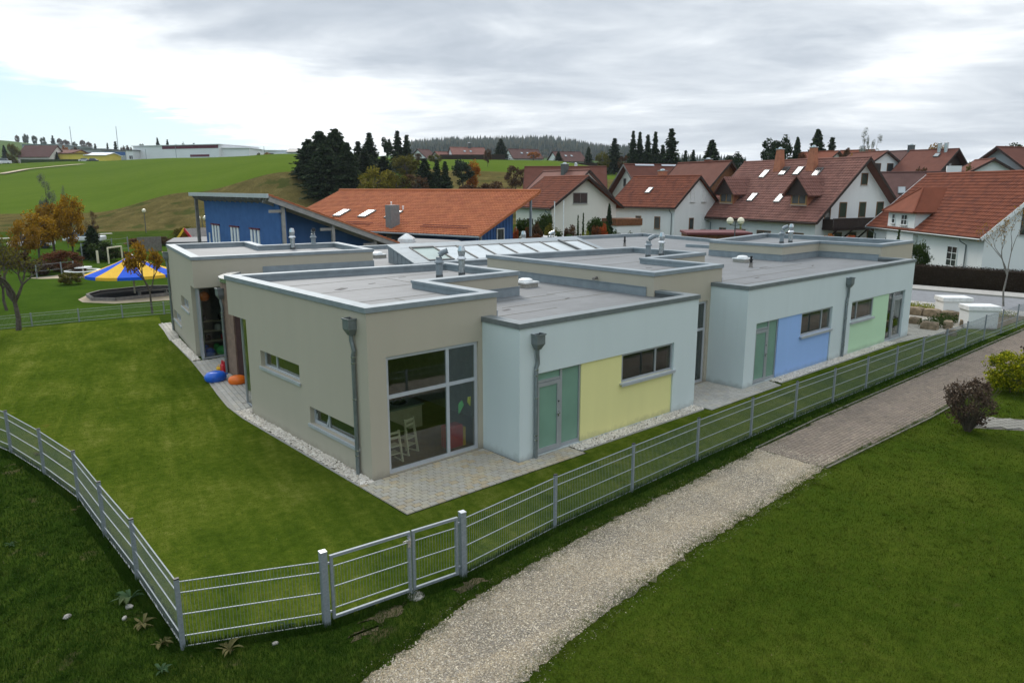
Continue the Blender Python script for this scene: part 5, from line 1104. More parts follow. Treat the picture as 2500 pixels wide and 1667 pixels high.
# left: autumn trees round the playground
for i, (px, top, d, w_, fam, mt, l) in enumerate(((75, 478, 66, 110, DEC, 'leaf_amber', 'low orange tree, left lobe of the autumn group'), (110, 455, 70, 90, DEC, 'leaf_gold', 'golden tree in the middle of the autumn group'), (150, 440, 69, 96, DEC, 'leaf_amber', 'tallest orange tree at the right of the autumn group'), (45, 500, 62, 80, DEC, 'leaf_gold', 'golden-brown tree at the left border of the autumn group'), (97, 372, 76, 46, THIN, 'leaf_pale', 'slender pale birch rising behind the orange trees'), (138, 415, 80, 26, THIN, 'leaf_pale', 'thin young birch beside the slender one'), (205, 470, 74, 40, THIN, 'leaf_brown', 'nearly bare young tree right of the orange group'),
        (235, 548, 66, 90, BUSH, 'leaf_green', 'dark green bush right of the orange trees'), (208, 520, 68, 46, SPW, 'spruce', 'small dark fir beside the green bush'), (135, 568, 58, 110, BUSH, 'leaf_redbrown', 'wide red-brown bush left of the tent'), (85, 590, 55, 90, BUSH, 'leaf_purple', 'purple-brown bush behind the old fruit tree'), (170, 600, 55, 60, BUSH, 'leaf_brown', 'brown bush nearest the tent'), (325, 545, 84, 90, BUSH, 'leaf_redbrown', 'rusty low bush behind the board fence'), (372, 540, 84, 60, BUSH, 'leaf_brown', 'brown upright bush beside the board fence'), (428, 512, 78, 80, BUSH, 'leaf_olive', 'olive-yellow bush beside the blue hall'), (275, 575, 70, 60, BUSH, 'leaf_brown', 'low rusty bush next to the dark green one'), (20, 560, 60, 90, BUSH, 'leaf_brown', 'brown thicket at the left border'), (160, 622, 50, 70, BUSH, 'leaf_olive', 'flat olive bush behind the round table'))):
    TR(fam, i, l, px, top, d, w_, mt, cat='shrub' if fam is BUSH else 'tree', name='shrub' if fam is BUSH else 'tree')
b = gp(45, 806); plant(BARE[0], 'old fruit tree with bare branches at the corner of the mown lawn', 'tree', (b.x, b.y, 0), 4.3, 4.4, 'leaf_olive', name='tree', rz=.6)
b = gp(17, 758); plant(BARE[2], 'leaning fruit tree behind the thin fence at the left border', 'tree', (b.x, b.y, 0), 3.6, 3.4, 'leaf_olive', name='tree', rz=2)
b = gp(372, 765); t = plant(BARE[2], 'small tree with gold leaves in front of the striped tent', 'tree', (b.x, b.y, 0), 3.6, 2.3, 'leaf_gold', name='tree', rz=1)
# near right
b = gp(2222*1.0629, 990*1.0629)
BU2 = mk_leafy(90, 60, 2600, .040, (.43, .43, .42), .50, .02, .010, .10); BU3 = mk_leafy(91, 70, 9000, .034, (.46, .46, .44), .46, .03, .01, .12)
def twigs(seed, n=90):
    rng = random.Random(seed); m = MB()
    for _ in range(n):
        a = rng.random()*6.28; r = rng.uniform(.15, .47); h = rng.uniform(.55, .97)*(1-.35*r); m.tube([(.03*math.cos(a), .03*math.sin(a), -.02), (r*.5*math.cos(a+.15), r*.5*math.sin(a+.15), h*.55), (r*math.cos(a), r*math.sin(a), h)], [.009, .006, .002], 4, False)
    return m.mesh('trunk')
plant((BU2[0], twigs(1)), 'purple-brown thinning shrub between the brick path and the lawn', 'shrub', (b.x, b.y, 0), 1.62, 1.62, 'leaf_purple', tmat='twig', name='shrub', rz=.4)
b = gp(2315*1.0629, 905*1.0629); plant((BU3[0], BU3[1]), 'rounded yellow-green shrub beside the brick path', 'shrub', (b.x+.25, b.y, 0), 1.62, 1.85, 'leaf_bush', name='shrub', rz=.4)
b = gp(2385*1.0629, 890*1.0629); plant((BU2[0], twigs(2)), 'brown shrub cut by the right border behind the yellow-green one', 'shrub', (b.x+.8, b.y, 0), 1.9, 1.8, 'leaf_purple', tmat='twig', name='shrub', rz=2)
b = gp(2450, 748); plant(BARE[1], 'young bare street tree by the white plastered boxes', 'tree', (b.x, b.y, 0), 5.4, 4.3, 'leaf_gold', tmat='bark_light', name='tree', rz=.3)
# far woods: one mass each
def wood(name, label, f, n, h0, h1, seed, mat='far_wood', w_=.36):
    rng = np.random.default_rng(seed); P = f(rng, n); h = rng.uniform(h0, h1, n); z = terrain(P[:, 0], P[:, 1])-1; T = []; 
    lv = 5; k = 6; V = []; Fc = []; base = 0
    ang = rng.random((n, lv))*6.28
    for L in range(lv):
        t0 = .06+.82*L/lv; t1 = min(1.0, t0+.42); r = w_*.5*(1-t0)*1.05
        A = ang[:, L, None]+np.arange(k)*6.283/k; rr = h[:, None]*r*rng.uniform(.75, 1.2, (n, k))
        ring = np.stack([P[:, 0, None]+rr*np.cos(A), P[:, 1, None]+rr*np.sin(A), (z+h*t0)[:, None]+0*A], -1); tip = np.stack([P[:, 0], P[:, 1], z+h*t1], -1)[:, None]
        V.append(np.concatenate([ring, tip], 1).reshape(-1, 3)); i = np.arange(n)[:, None]*(k+1)+base; j = np.arange(k)[None]
        Fc.append(np.stack([i+j, i+(j+1) % k, np.broadcast_to(i+k, (n, k))], -1).reshape(-1, 3)); base += n*(k+1)
    o = link(name, npmesh(name, np.concatenate(V), np.concatenate(Fc)), M[mat]); return tag(o, label, kind='stuff')
def band(x0, x1, d0, d1):
    def f(rng, n):
        px = rng.uniform(x0, x1, n)*1.0629; d = rng.uniform(d0, d1, n); la = (px-1250)/F_PX*d
        return np.stack([CAM.x+rt.x*la+H2.x*d, CAM.y+rt.y*la+H2.y*d], 1)
    return f
wood('far_forest', 'wooded hill of dark spruces on the horizon', band(935, 1440, 1020, 1500), 2600, 15, 25, 1); wood('far_forest', 'thin line of spruces along the horizon', band(430, 720, 1350, 1500), 500, 10, 22, 2)
wood('far_forest', 'strip of dark trees along the far right horizon', band(1430, 1700, 1000, 1300), 500, 10, 20, 3)
for i, (px, top, w_, d, fam, mt) in enumerate(((38, 308, 12, 900, DEC, 'leaf_brown'), (57, 304, 17, 900, DEC, 'leaf_green'), (77, 308, 15, 900, DEC, 'leaf_green'), (97, 312, 17, 890, DEC, 'leaf_green'), (120, 312, 10, 880, SPR, 'spruce'), (135, 314, 14, 880, DEC, 'leaf_brown'), (150, 318, 22, 860, DEC, 'leaf_brown'), (170, 322, 14, 850, DEC, 'leaf_green'), (188, 318, 15, 850, DEC, 'leaf_brown'), (203, 323, 17, 840, DEC, 'leaf_brown'), (218, 331, 10, 560, SPR, 'spruce'),
        (264, 326, 14, 520, SPR, 'spruce'), (280, 330, 20, 520, DEC, 'leaf_purple'), (293, 328, 24, 530, DEC, 'leaf_purple'), (322, 323, 24, 520, DEC, 'leaf_green'), (361, 318, 16, 510, SPW, 'spruce'), (384, 322, 14, 520, SPW, 'spruce'), (404, 324, 20, 530, DEC, 'spruce'), (424, 321, 24, 540, DEC, 'spruce'), (446, 321, 24, 540, DEC, 'spruce'), (470, 324, 22, 560, DEC, 'spruce'), (495, 328, 22, 580, DEC, 'leaf_green'), (520, 332, 26, 600, DEC, 'leaf_green'),
        (27, 322, 36, 345, DEC, 'leaf_olive'), (8, 335, 16, 345, SPW, 'spruce'), (146, 326, 24, 400, DEC, 'leaf_orange'), (172, 330, 30, 405, DEC, 'leaf_brown'), (246, 330, 10, 430, SPR, 'spruce'), (595, 348, 16, 345, DEC, 'leaf_olive'), (613, 347, 20, 346, DEC, 'leaf_gold'), (130, 350, 10, 350, SPR, 'spruce'))):
    kinds = {'leaf_brown': 'brown leafy tree', 'leaf_green': 'dull green leafy tree', 'spruce': 'dark tree', 'leaf_purple': 'purplish bare tree', 'leaf_olive': 'olive leafy tree', 'leaf_orange': 'orange leafy tree', 'leaf_gold': 'golden leafy bush'}
    where = ['on the far hilltop at the left end of its row', 'largest on the far hilltop', 'right of the largest one on the far hilltop', 'just below the crest of the far hill', 'small and pointed on the far hill crest', 'on the falling crest of the far hill', 'wide one on the falling crest of the far hill', 'behind the mast on the far hill', 'right of the mast on the far hill', 'last on the falling crest of the far hill', 'in the hollow left of the second mast', 'beside the foot of the second mast', 'between the second mast and the white hall', 'just right of the second mast', 'above the left end of the white hall', 'tall column above the white hall left roof', 'small one above the white hall left roof', 'left in the row over the maroon roof band', 'second in the row over the maroon roof band', 'third in the row over the maroon roof band', 'fourth in the row over the maroon roof band', 'fifth in the row over the maroon roof band', 'last in the row over the maroon roof band', 'beside the dark-roofed house at the left border', 'at the very left border by the olive one', 'behind the yellow hall roof', 'right of the orange one behind the yellow hall', 'small one behind the grey halls', 'at the right end of the white hall', 'brightest at the right end of the white hall', 'small one at the gable of the yellow hall'][i]
    TR(BUSH if fam is DEC else fam, i, kinds[mt]+' '+where, px, top, d, w_, mt, sink=2.0)
# ---------------------------------------------------------------- houses
def tiles(mb, O, U, V, nu, nv, prof=((0, 0), (.22, .0), (.42, .035), (.72, .04), (.9, .01), (1, 0)), lift=.045):
    """courses of pan tiles: O lower left corner, U along the eave, V up the slope (full vectors)"""
    O, U, V = Vector(O), Vector(U), Vector(V); n = U.cross(V).normalized(); du, dv = U/nu, V/nv; k = len(prof)
    for j in range(nv):
        for i in range(nu):
            b = O+du*i+dv*j; vs = []
            for f, h in prof: vs.append(b+du*f+n*(lift+h)-dv*.04)
            for f, h in prof: vs.append(b+du*f+n*(.006+h*.9)+dv*1.0)
            vs += [b+du*0+n*.0-dv*.04, b+du*1+n*.0-dv*.04]
            fs = [(q, q+1, k+q+1, k+q) for q in range(k-1)]; fs.append(tuple([2*k, 2*k+1]+list(range(k-1, -1, -1))))
            mb.add(vs, fs)
def hwin(parent, P, ex, n, w_, h, fmat='window_wood', nx=2, ny=1, sill=True, fr=.07, dep=.05, gl='pane_house', label=None):
    """window standing proud in a wall: P centre, ex along the wall, n outward"""
    ez = Vector((0, 0, 1)); m = MB(); t = fr/2
    m.obox(P+n*dep/2+ez*(h/2-t), ex, n, ez, w_/2, dep/2, t); m.obox(P+n*dep/2-ez*(h/2-t), ex, n, ez, w_/2, dep/2, t)
    for s in (-1, 1): m.obox(P+n*dep/2+ex*s*(w_/2-t), ex, n, ez, t, dep/2, h/2-fr)
    for i in range(1, nx): m.obox(P+n*dep/2+ex*(w_*(i/nx-.5)), ex, n, ez, t*.8, dep/2-.004, h/2-fr)
    for j in range(1, ny):
        for i in range(nx):
            a, b = w_*(i/nx-.5)+t, w_*((i+1)/nx-.5)-t; m.obox(P+n*(dep/2-.004)+ez*(h*(j/ny-.5))+ex*(a+b)/2, ex, n, ez, (b-a)/2-.002, dep/2-.008, t*.7)
    o = m.build('window', M[fmat], parent)
    if label: o['label'] = label
    for i in range(nx):
        a, b = w_*(i/nx-.5)+t*.7, w_*((i+1)/nx-.5)-t*.7; m = MB(); m.obox(P+n*.02+ex*(a+b)/2, ex, n, ez, (b-a)/2, .008, h/2-fr+.01); m.build('pane', M[gl], o)
    if sill: m = MB(); m.obox(P+n*.06-ez*(h/2+.03), ex, n, ez, w_/2+.05, .06, .025); m.build('sill', M['base_plaster'], o)
    return o
class House:
    """gabled house; ridge along local X; roof size L x W with overhangs; front is -Y, gables are +-X"""
    def __init__(s, label, x, y, rot, L, W, he, hr, zb, wmat, rmat, tl=False, og=.55, oe=.55, nu=0, nv=0, fascia='timber_dark', roof_t=.16, plinth=None, name='house', backtiles=False, plain_gable=None):
        s.o = thing(name, label, 'house', (x, y, zb), rot); s.L, s.W, s.he, s.hr = L, W, he-zb, hr-zb; s.og, s.oe = og, oe
        he, hr = s.he, s.hr; sl = (hr-he)/(W/2); s.sl = sl; hl, hw = L/2-og, W/2-oe; s.hl, s.hw = hl, hw; ze = he+sl*oe-roof_t*.9; s.ze = ze
        m = MB(); zr = hr-roof_t*1.1
        m.add([(-hl, -hw, 0), (hl, -hw, 0), (hl, hw, 0), (-hl, hw, 0), (-hl, -hw, ze), (hl, -hw, ze), (hl, hw, ze), (-hl, hw, ze), (-hl, 0, zr), (hl, 0, zr)],
              [(0, 1, 5, 4), (2, 3, 7, 6), (1, 2, 6, 9, 5), (3, 0, 4, 8, 7)])
        m.build('wall', M[wmat], s.o)
        if plinth:
            m = MB(); m.box(-hl-.02, -hw-.02, -.5, hl+.02, hw+.02, plinth[0]); m.build('plinth', M[plinth[1]], s.o)
        m = MB(); a = W/2; t = roof_t
        for sg in (-1, 1):
            m.add([(-L/2, sg*a, he), (L/2, sg*a, he), (L/2, 0, hr), (-L/2, 0, hr), (-L/2, sg*a, he-t), (L/2, sg*a, he-t), (L/2, 0, hr-t), (-L/2, 0, hr-t)],
                  [(0, 1, 2, 3), (4, 5, 6, 7), (0, 1, 5, 4), (1, 2, 6, 5), (3, 0, 4, 7)])
        s.roof = m.build('roof', M[rmat], s.o)
        for sx in (-1, 1):
            for sg in (-1, 1): m = MB(); m.beam((sx*(L/2+.015), sg*a, he-t*.5), (sx*(L/2+.015), 0, hr-t*.5), .03, .26); m.build('barge_board', M[fascia], s.o)
        for sg in (-1, 1): m = MB(); m.tube([(-L/2, sg*(a+.06), he-.10), (L/2, sg*(a+.06), he-.10)], .07, 6); m.build('gutter', M['pipe_zinc' if fascia != 'timber_dark' else 'timber_dark'], s.o)
        if tl:
            m = MB(); tiles(m, (-L/2, -a, he), (L, 0, 0), (0, a, hr-he), nu, nv); tag(m.build('roof_tiles', M[rmat], s.roof), kind='stuff')
        m = MB(); m.tube([(-L/2, 0, hr+.02), (L/2, 0, hr+.02)], .12, 8); m.build('ridge', M[rmat], s.roof)
    def front(s, x, z): return Vector((x, -s.hw, z)), Vector((1, 0, 0)), Vector((0, -1, 0))
    def gable(s, y, z, sx=1): return Vector((sx*s.hl, y, z)), Vector((0, sx, 0)), Vector((sx, 0, 0))
    def slope(s, x, t, h=.0):                                  # t from eave 0 to ridge 1 on the front slope
        a = s.W/2; n = Vector((0, -(s.hr-s.he), a)).normalized(); return Vector((x, -a*(1-t), s.he+(s.hr-s.he)*t))+n*h, Vector((0, a, s.hr-s.he)).normalized(), n
    def skylight(s, x, t, w_=.8, h=1.2, mat='pane_sky'):
        P, v, n = s.slope(x, t, .09); m = MB(); ex = Vector((1, 0, 0)); m.obox(P, ex, v, n, w_/2, h/2, .06); o = m.build('skylight', M['zinc_dark'], s.o)
        m = MB(); m.obox(P+n*.06, ex, v, n, w_/2-.08, h/2-.1, .012); m.build('pane', M[mat], o)
    def chimney(s, x, y, w_, d, top, mat, cap='zinc_bright', taper=0.0, label=None):
        zb = s.hr-abs(y)*s.sl-.3; m = MB(); a, b, c, e = w_/2, d/2, w_/2-taper, d/2-taper
        m.add([(x-a, y-b, zb), (x+a, y-b, zb), (x+a, y+b, zb), (x-a, y+b, zb), (x-c, y-e, top), (x+c, y-e, top), (x+c, y+e, top), (x-c, y+e, top)], [(0, 1, 5, 4), (1, 2, 6, 5), (2, 3, 7, 6), (3, 0, 4, 7), (4, 5, 6, 7)])
        o = m.build('chimney', M[mat], s.roof); m = MB(); m.box(x-c-.06, y-e-.06, top+.002, x+c+.06, y+e+.06, top+.08); m.lathe([(c*.7, .08), (c*.6, .22), (.05, .26)], 10, (x, y, top)); m.build('chimney_cap', M[cap], o)
    def win(s, where, *a, **k):
        P, ex, n = where; return hwin(s.o, P, ex, n, *a, **k)
    def pipe(s, x, side=-1, top=None):
        m = MB(); y = side*(s.hw+.07); t = top or s.he-.1; m.tube([(x, side*(s.W/2+.06), t-.08), (x, side*(s.W/2+.02), t-.25), (x, y, t-.55), (x, y, .0)], .05, 6); m.build('downpipe', M['pipe_zinc'], s.o)
# big red-brown house with two dormers and two chimneys
h = House('big white three-storey house with red-brown tiles, two gabled dormers and two brick chimneys', 68.0, 25.6, -1.82, 16.6, 13.4, 3.3, 9.32, 0, 'white_plaster', 'tile_brown', True, .9, .9, 50, 24, roof_t=.22)
for x, lb in ((-2.1, 'left brick chimney'), (2.3, 'right brick chimney')): h.chimney(x, -1.0, .95, .8, h.hr+1.15, 'chimney_brick', taper=.16)
for x, t, mt in ((-3.5, .76, 'pane_sky'), (-1.0, .80, 'pane_house'), (.9, .80, 'pane_sky'), (3.5, .77, 'pane_house'), (-2.3, .35, 'pane_sky'), (1.5, .34, 'pane_sky')): h.skylight(x, t, .8, 1.25, mt)
def dormer(h, x, t0, w_, hh, gh, depth, rmat, smat, wmat, wf, label):
    P, v, n = h.slope(x, t0, 0); y0, z0 = P.y, P.z; rt_ = z0+hh; ybr = -h.W/2+(rt_-h.he)/h.sl; yrr = -h.W/2+(rt_+gh-h.he)/h.sl; a = w_/2
    m = MB(); m.add([(x-a, y0, z0-.3), (x+a, y0, z0-.3), (x+a, y0, rt_), (x-a, y0, rt_), (x-a, ybr+.2, rt_), (x+a, ybr+.2, rt_), (x, y0, rt_+gh-.08)], [(0, 1, 2, 3), (1, 5, 2), (0, 3, 4), (3, 2, 6)])
    o = m.build('dormer', M[smat], h.o); o['label'] = label
    m = MB(); e = .6; g = .6; t = .10
    for sg in (-1, 1):
        A = (x+sg*(a+e), y0-g, rt_-gh*e/a); B = (x, y0-g, rt_+gh); C = (x, yrr+.1, rt_+gh); D = (x+sg*(a+e), -h.W/2+(rt_-gh*e/a-h.he)/h.sl+.1, rt_-gh*e/a)
        m.add([A, B, C, D]+[(q[0], q[1], q[2]-t) for q in (A, B, C, D)], [(0, 1, 2, 3), (4, 5, 6, 7), (0, 1, 5, 4), (0, 3, 7, 4)])
    dro = m.build('dormer_roof', M[rmat], o); m = MB(); ze = rt_-gh*e/a; yc = yrr+.1
    tiles(m, (x+a+e, y0-g, ze), (0, yc-y0+g, 0), (-(a+e), 0, rt_+gh-ze), 13, 6); tiles(m, (x-a-e, yc, ze), (0, -(yc-y0+g), 0), (a+e, 0, rt_+gh-ze), 13, 6); tag(m.build('roof_tiles', M[rmat], dro), kind='stuff'); m = MB(); m.add([(x-a-e+.1, y0-.3, rt_-gh*e/a), (x+a+e-.1, y0-.3, rt_-gh*e/a), (x, y0-.3, rt_+gh-.12)], [(0, 1, 2)]); m.build('gable_boards', M['timber_dark'], o)
    w2 = hwin(h.o, Vector((x, y0-.01, z0+hh/2+.05)), Vector((1, 0, 0)), Vector((0, -1, 0)), w_*.9, hh*.86, wf, 2, 1, True, .14)
for x, lb in ((-5.3, 'left gabled dormer'), (4.7, 'right gabled dormer')): dormer(h, x, .22, 2.1, 1.8, 1.2, 3, 'tile_brown', 'chimney_brick', 'timber_dark', 'window_oak', lb)
for y, z, w_, hh in ((.5, 7.3, .95, 1.15), (-4.3, 4.0, .85, 2.0), (-2.2, 4.35, 1.05, 1.5), (.6, 4.35, 1.0, 1.5), (3.2, 4.3, 1.05, 1.6), (-2.6, 1.4, 1.1, 1.6), (-.5, 1.4, 1.1, 1.6), (2.2, 1.4, 1.1, 1.9)): h.win(h.gable(y, z), w_, hh, 'window_wood', 1)
m = MB(); m.box(h.hl, -4.9, 2.55, h.hl+1.3, 5.6, 2.72); bal = m.build('balcony', M['timber_dark'], h.o)
for i in range(35): m = MB(); yy = -4.9+.3*i; m.box(h.hl+1.27, yy+.01, 2.45, h.hl+1.3, yy+.29, 3.55); m.build('plank', M['timber_dark'], bal)
m = MB(); m.box(h.hl+1.22, -4.95, 3.551, h.hl+1.34, 5.65, 3.62); m.box(h.hl+.05, -4.93, 2.5, h.hl+1.26, -4.89, 3.55); m.build('hand_rail', M['timber_dark'], bal)
for y in (-4.2, -2.0, .2, 2.4, 4.6): m = MB(); m.beam((h.hl+.02, y, 1.5), (h.hl+1.15, y, 2.5), .12, .12); m.build('bracket', M['timber_dark'], bal)
for x, w_, g_ in ((-5.0, 1.0, 'pane_house'), (-2.4, 1.6, 'pane_sky'), (1.0, 1.9, 'pane_house'), (5.0, 2.2, 'pane_house')): h.win(h.front(x, 1.4), w_, 1.5, 'window_wood', 2, gl=g_)
h.pipe(-6.9)
# white house with rust gable roof
h = House('white house with rust-red roof, one skylight and grey plinth facing the flat roofs', 61.8, 38.5, -1.60, 9.6, 8.6, 4.38, 7.70, .2, 'white_plaster', 'tile_rust', True, .35, .45, 32, 13, plinth=(1.0, 'base_plaster'))
h.chimney(-.9, .5, .8, .7, h.hr+.62, 'chimney_brick'); h.skylight(-.6, .52, .7, 1.0)
for x, z, a, b in ((-.55, 2.5, .8, 1.35), (2.15, 2.5, .8, 1.35)): h.win(h.front(x, z), a, b, 'window_wood', 1)
for x in (-2.6, -.55): h.win(h.front(x, .45), .65, .5, 'alu_light', 1)
h.win(h.front(2.1, .1), .6, .8, 'alu_light', 1)
for y, z, mt in ((-.9, 5.35, 'white_paint'), (1.15, 5.35, 'white_paint')): h.win(h.gable(y, z), .8, 1.25, 'white_paint', 1, gl='white_paint')
h.win(h.gable(-.9, 2.4), .8, 1.25, 'window_wood', 1); h.win(h.gable(1.3, 2.6), .8, 1.7, 'white_paint', 1, gl='white_paint'); h.pipe(4.1)
# cream house whose gable faces the camera
h = House('cream gabled house with rust roof and wide attic window beside the orange-roofed hall', 50.3, 43.2, -1.82, 9.2, 9.0, 4.45, 7.60, .4, 'cream_plaster', 'tile_rust', True, .7, .5, 31, 14, plinth=(.55, 'yellow_hall'))
h.win(h.gable(-.55, 5.0), 1.75, 1.1, 'timber_grey', 2); h.win(h.front(2.6, 2.2), .9, 1.3, 'timber_dark', 2); h.win(h.front(-.6, 2.5), 1.3, .6, 'timber_dark', 3); h.pipe(3.6)
m = MB(); m.box(h.hl+.01, 2.2, 2.2, h.hl+2.6, 5.6, 2.9); m.build('annex_roof', M['timber_brown'], h.o); m = MB(); m.box(h.hl+.01, 2.3, 0, h.hl+2.5, 5.5, 2.2); m.build('annex_wall', M['white_plaster'], h.o)
h = House('house with pale red roof and dark chimney directly behind the cream gable', 62.3, 54.9, -1.76, 10.5, 8.9, 4.8, 8.6, .8, 'white_plaster', 'tile_brown'); h.chimney(.2, -.3, .8, .7, h.hr+.8, 'zinc_dark')
h = House('wide dark-red roofed house, highest of the three behind the orange hall', 74.4, 66.8, -.80, 12.5, 10.3, 5.0, 9.53, 1.5, 'white_plaster', 'tile_red', og=.9); h.chimney(1.6, .4, .5, .5, h.hr+.4, 'white_plaster')
h = House('pale gabled house with brown-red roof behind the white house', 84.4, 58.0, -.30, 10.5, 10, 5.2, 9.85, 2, 'cream_plaster', 'tile_red', og=1.0, fascia='timber_grey'); h.win(h.gable(1.0, 5.2, -1), .7, 1.2, 'timber_grey', 1)
for x in (-1.6, 3.2):
    P, v, n = h.slope(x, .97, .1); m = MB(); m.obox(P, Vector((1, 0, 0)), v, n, 1.7, .16, .04); m.build('solar_pipe', M['alu_light'], h.o)
h = House('house with large plain brown-red roof and small brick chimney', 81.6, 47.0, -1.83, 11, 10.1, 5.0, 9.9, 2, 'timber_brown', 'tile_red', og=.8); h.chimney(.6, .3, .9, .7, h.hr+.35, 'tile_rust')
def fh(label, pxL, pyL, pxR, pyR, dL, dR, W, drop, wmat, rmat, **k):
    a, b = at(pxL*1.0629, pyL*1.0629, dL), at(pxR*1.0629, pyR*1.0629, dR); c = (a+b)/2; rot = math.atan2(b.y-a.y, b.x-a.x); L = math.hypot(b.x-a.x, b.y-a.y); hr = c.z; zb = min(tz(c.x, c.y), hr-drop-2.6)
    return House(label, c.x, c.y, rot, L, W, hr-drop, hr, zb, wmat, rmat, **k)
# white house at right with hipped dormer
h = House('white house with moss-flecked rust roof, hipped dormer and lattice windows behind the hedge', 61.0, 6.2, -2.29, 17.0, 10.4, 2.98, 7.66, 0, 'white_plaster', 'tile_rust', True, .45, .55, 56, 19, fascia='white_paint', roof_t=.18)
P, v, n = h.slope(-2.9, .03, 0); x0, x1, yf = -4.9, -.6, P.y; zt = 4.55; ye = -h.W/2+(zt-h.he)/h.sl
m = MB(); m.add([(x0, yf, 1.5), (x1, yf, 1.5), (x1, yf, zt), (x0, yf, zt), (x1, ye, zt), (x0, ye, zt)], [(0, 1, 2, 3), (1, 4, 2), (0, 3, 5)]); dm_ = m.build('dormer', M['white_plaster'], h.o)
m = MB(); zr = 6.5; e = .4; ybk = -h.W/2+(zr-h.he)/h.sl; ze2 = zt-.05; yb2 = -h.W/2+(ze2-h.he)/h.sl
q = [(x0-e, yf-e, ze2), (x1+e, yf-e, ze2), (x1+e, yb2, ze2), (x0-e, yb2, ze2), (-2.75, yf+1.6, zr), (-2.75, ybk, zr)]
m.add(q, [(0, 1, 4), (1, 2, 5, 4), (0, 4, 5, 3)]); m.add([(a, b, c-.1) for a, b, c in q], [(0, 1, 4), (1, 2, 5, 4), (0, 4, 5, 3)]); dr_ = m.build('dormer_roof', M['tile_rust'], dm_)
m = MB(); tiles(m, (x1+e, yf-e+.9, ze2), (0, ybk-yf+e-.9, 0), (-2.75-x1-e, .0, zr-ze2), 18, 9); tag(m.build('roof_tiles', M['tile_rust'], dr_), kind='stuff') if False else None
for a, b in ((0, 4), (1, 4)):
    m = MB(); m.tube([q[a], q[b]], .09, 6); m.build('hip_ridge', M['tile_rust'], dm_)
hwin(h.o, Vector((-3.95, yf-.01, 3.85)), Vector((1, 0, 0)), Vector((0, -1, 0)), .55, .85, 'white_paint', 1, 2); hwin(h.o, Vector((-2.2, yf-.01, 3.82)), Vector((1, 0, 0)), Vector((0, -1, 0)), 1.0, .9, 'white_paint', 2, 2)
h.win(h.front(-5.2, 1.6), 1.25, 1.1, 'white_paint', 2, 2); h.win(h.front(4.4, 1.35), 1.35, 1.55, 'white_paint', 2, 3); h.win(h.gable(-1.3, 4.3), 1.8, 2.2, 'timber_dark', 3, 3); h.pipe(6.1); h.pipe(-7.6)
h = fh('long dark-brown tiled roof between the big red house and the hedge house', 2012, 397, 2215, 395, 98, 94, 13, 4.2, 'white_plaster', 'tile_dark'); h.skylight(-2.0, .45, .9, 1.5)
m = MB(); m.box(3.0, -.4, h.hr-.4, 4.6, .4, h.hr+.75); m.build('chimney', M['white_plaster'], h.o)
# far right houses up the slope
h = fh('dark timber house with brown roof at the far right skyline', 2288, 341, 2420, 338, 104, 108, 10, 3.4, 'hall_grey', 'tile_red', og=.9)
for x in (-3.2, .2, 3.4): h.win(h.front(x, h.ze-.9), 1.9, .95, 'white_paint', 2)
m = MB(); hh2 = at(2280*1.0629, 372*1.0629, 100)
h = fh('long brown-roofed house with dark timber gable and twin steel flues', 2090, 346, 2204, 343, 122, 116, 11, 3.4, 'timber_dark', 'tile_red', og=.9)
for x in (1.0, 2.0): m = MB(); m.lathe([(.3, -1.2), (.3, .9), (.38, .95), (.1, 1.15)], 10, (x, -.5, h.hr)); m.build('flue', M['zinc_bright'], h.o, True)
h.skylight(1.2, .72, .8, 1.0); h.win(h.gable(-.5, h.ze+.4), .8, 1.3, 'timber_grey', 1)
m = MB(); m.box(h.hl-9, -h.hw-1.2, 0, h.hl+1.2, -h.hw-.01, h.ze-1.1); m.build('porch_wall', M['white_plaster'], h.o)
h = fh('small white gable house with brown windows among the upper red roofs', 1955, 349, 2040, 351, 128, 120, 8.5, 2.6, 'white_plaster', 'tile_red', og=.5)
for y in (-1.3, 1.1): h.win(h.gable(y, h.ze-.3), 1.2, 1.7, 'window_wood', 1)
h = fh('plain dark roof behind the small white gable house', 2020, 347, 2105, 348, 140, 134, 10, 3.2, 'grey_plaster', 'tile_dark'); h.chimney(2.5, 0, .9, .8, h.hr+.9, 'zinc_dark')
h = fh('low red roof behind the big chimneys, left of the birches', 1838, 352, 1928, 346, 140, 134, 9, 2.4, 'cream_plaster', 'tile_rust'); h.chimney(-1, 0, .7, .7, h.hr+.6, 'white_plaster')
h = fh('red roof under the pale birches on the right skyline', 1930, 345, 2010, 346, 150, 146, 9, 2.6, 'cream_plaster', 'tile_rust'); h.chimney(1, 0, .8, .8, h.hr+.7, 'white_plaster')
h = fh('small dark red roof below the far right timber house', 2240, 362, 2285, 372, 104, 98, 9, 2.6, 'white_plaster', 'tile_red')
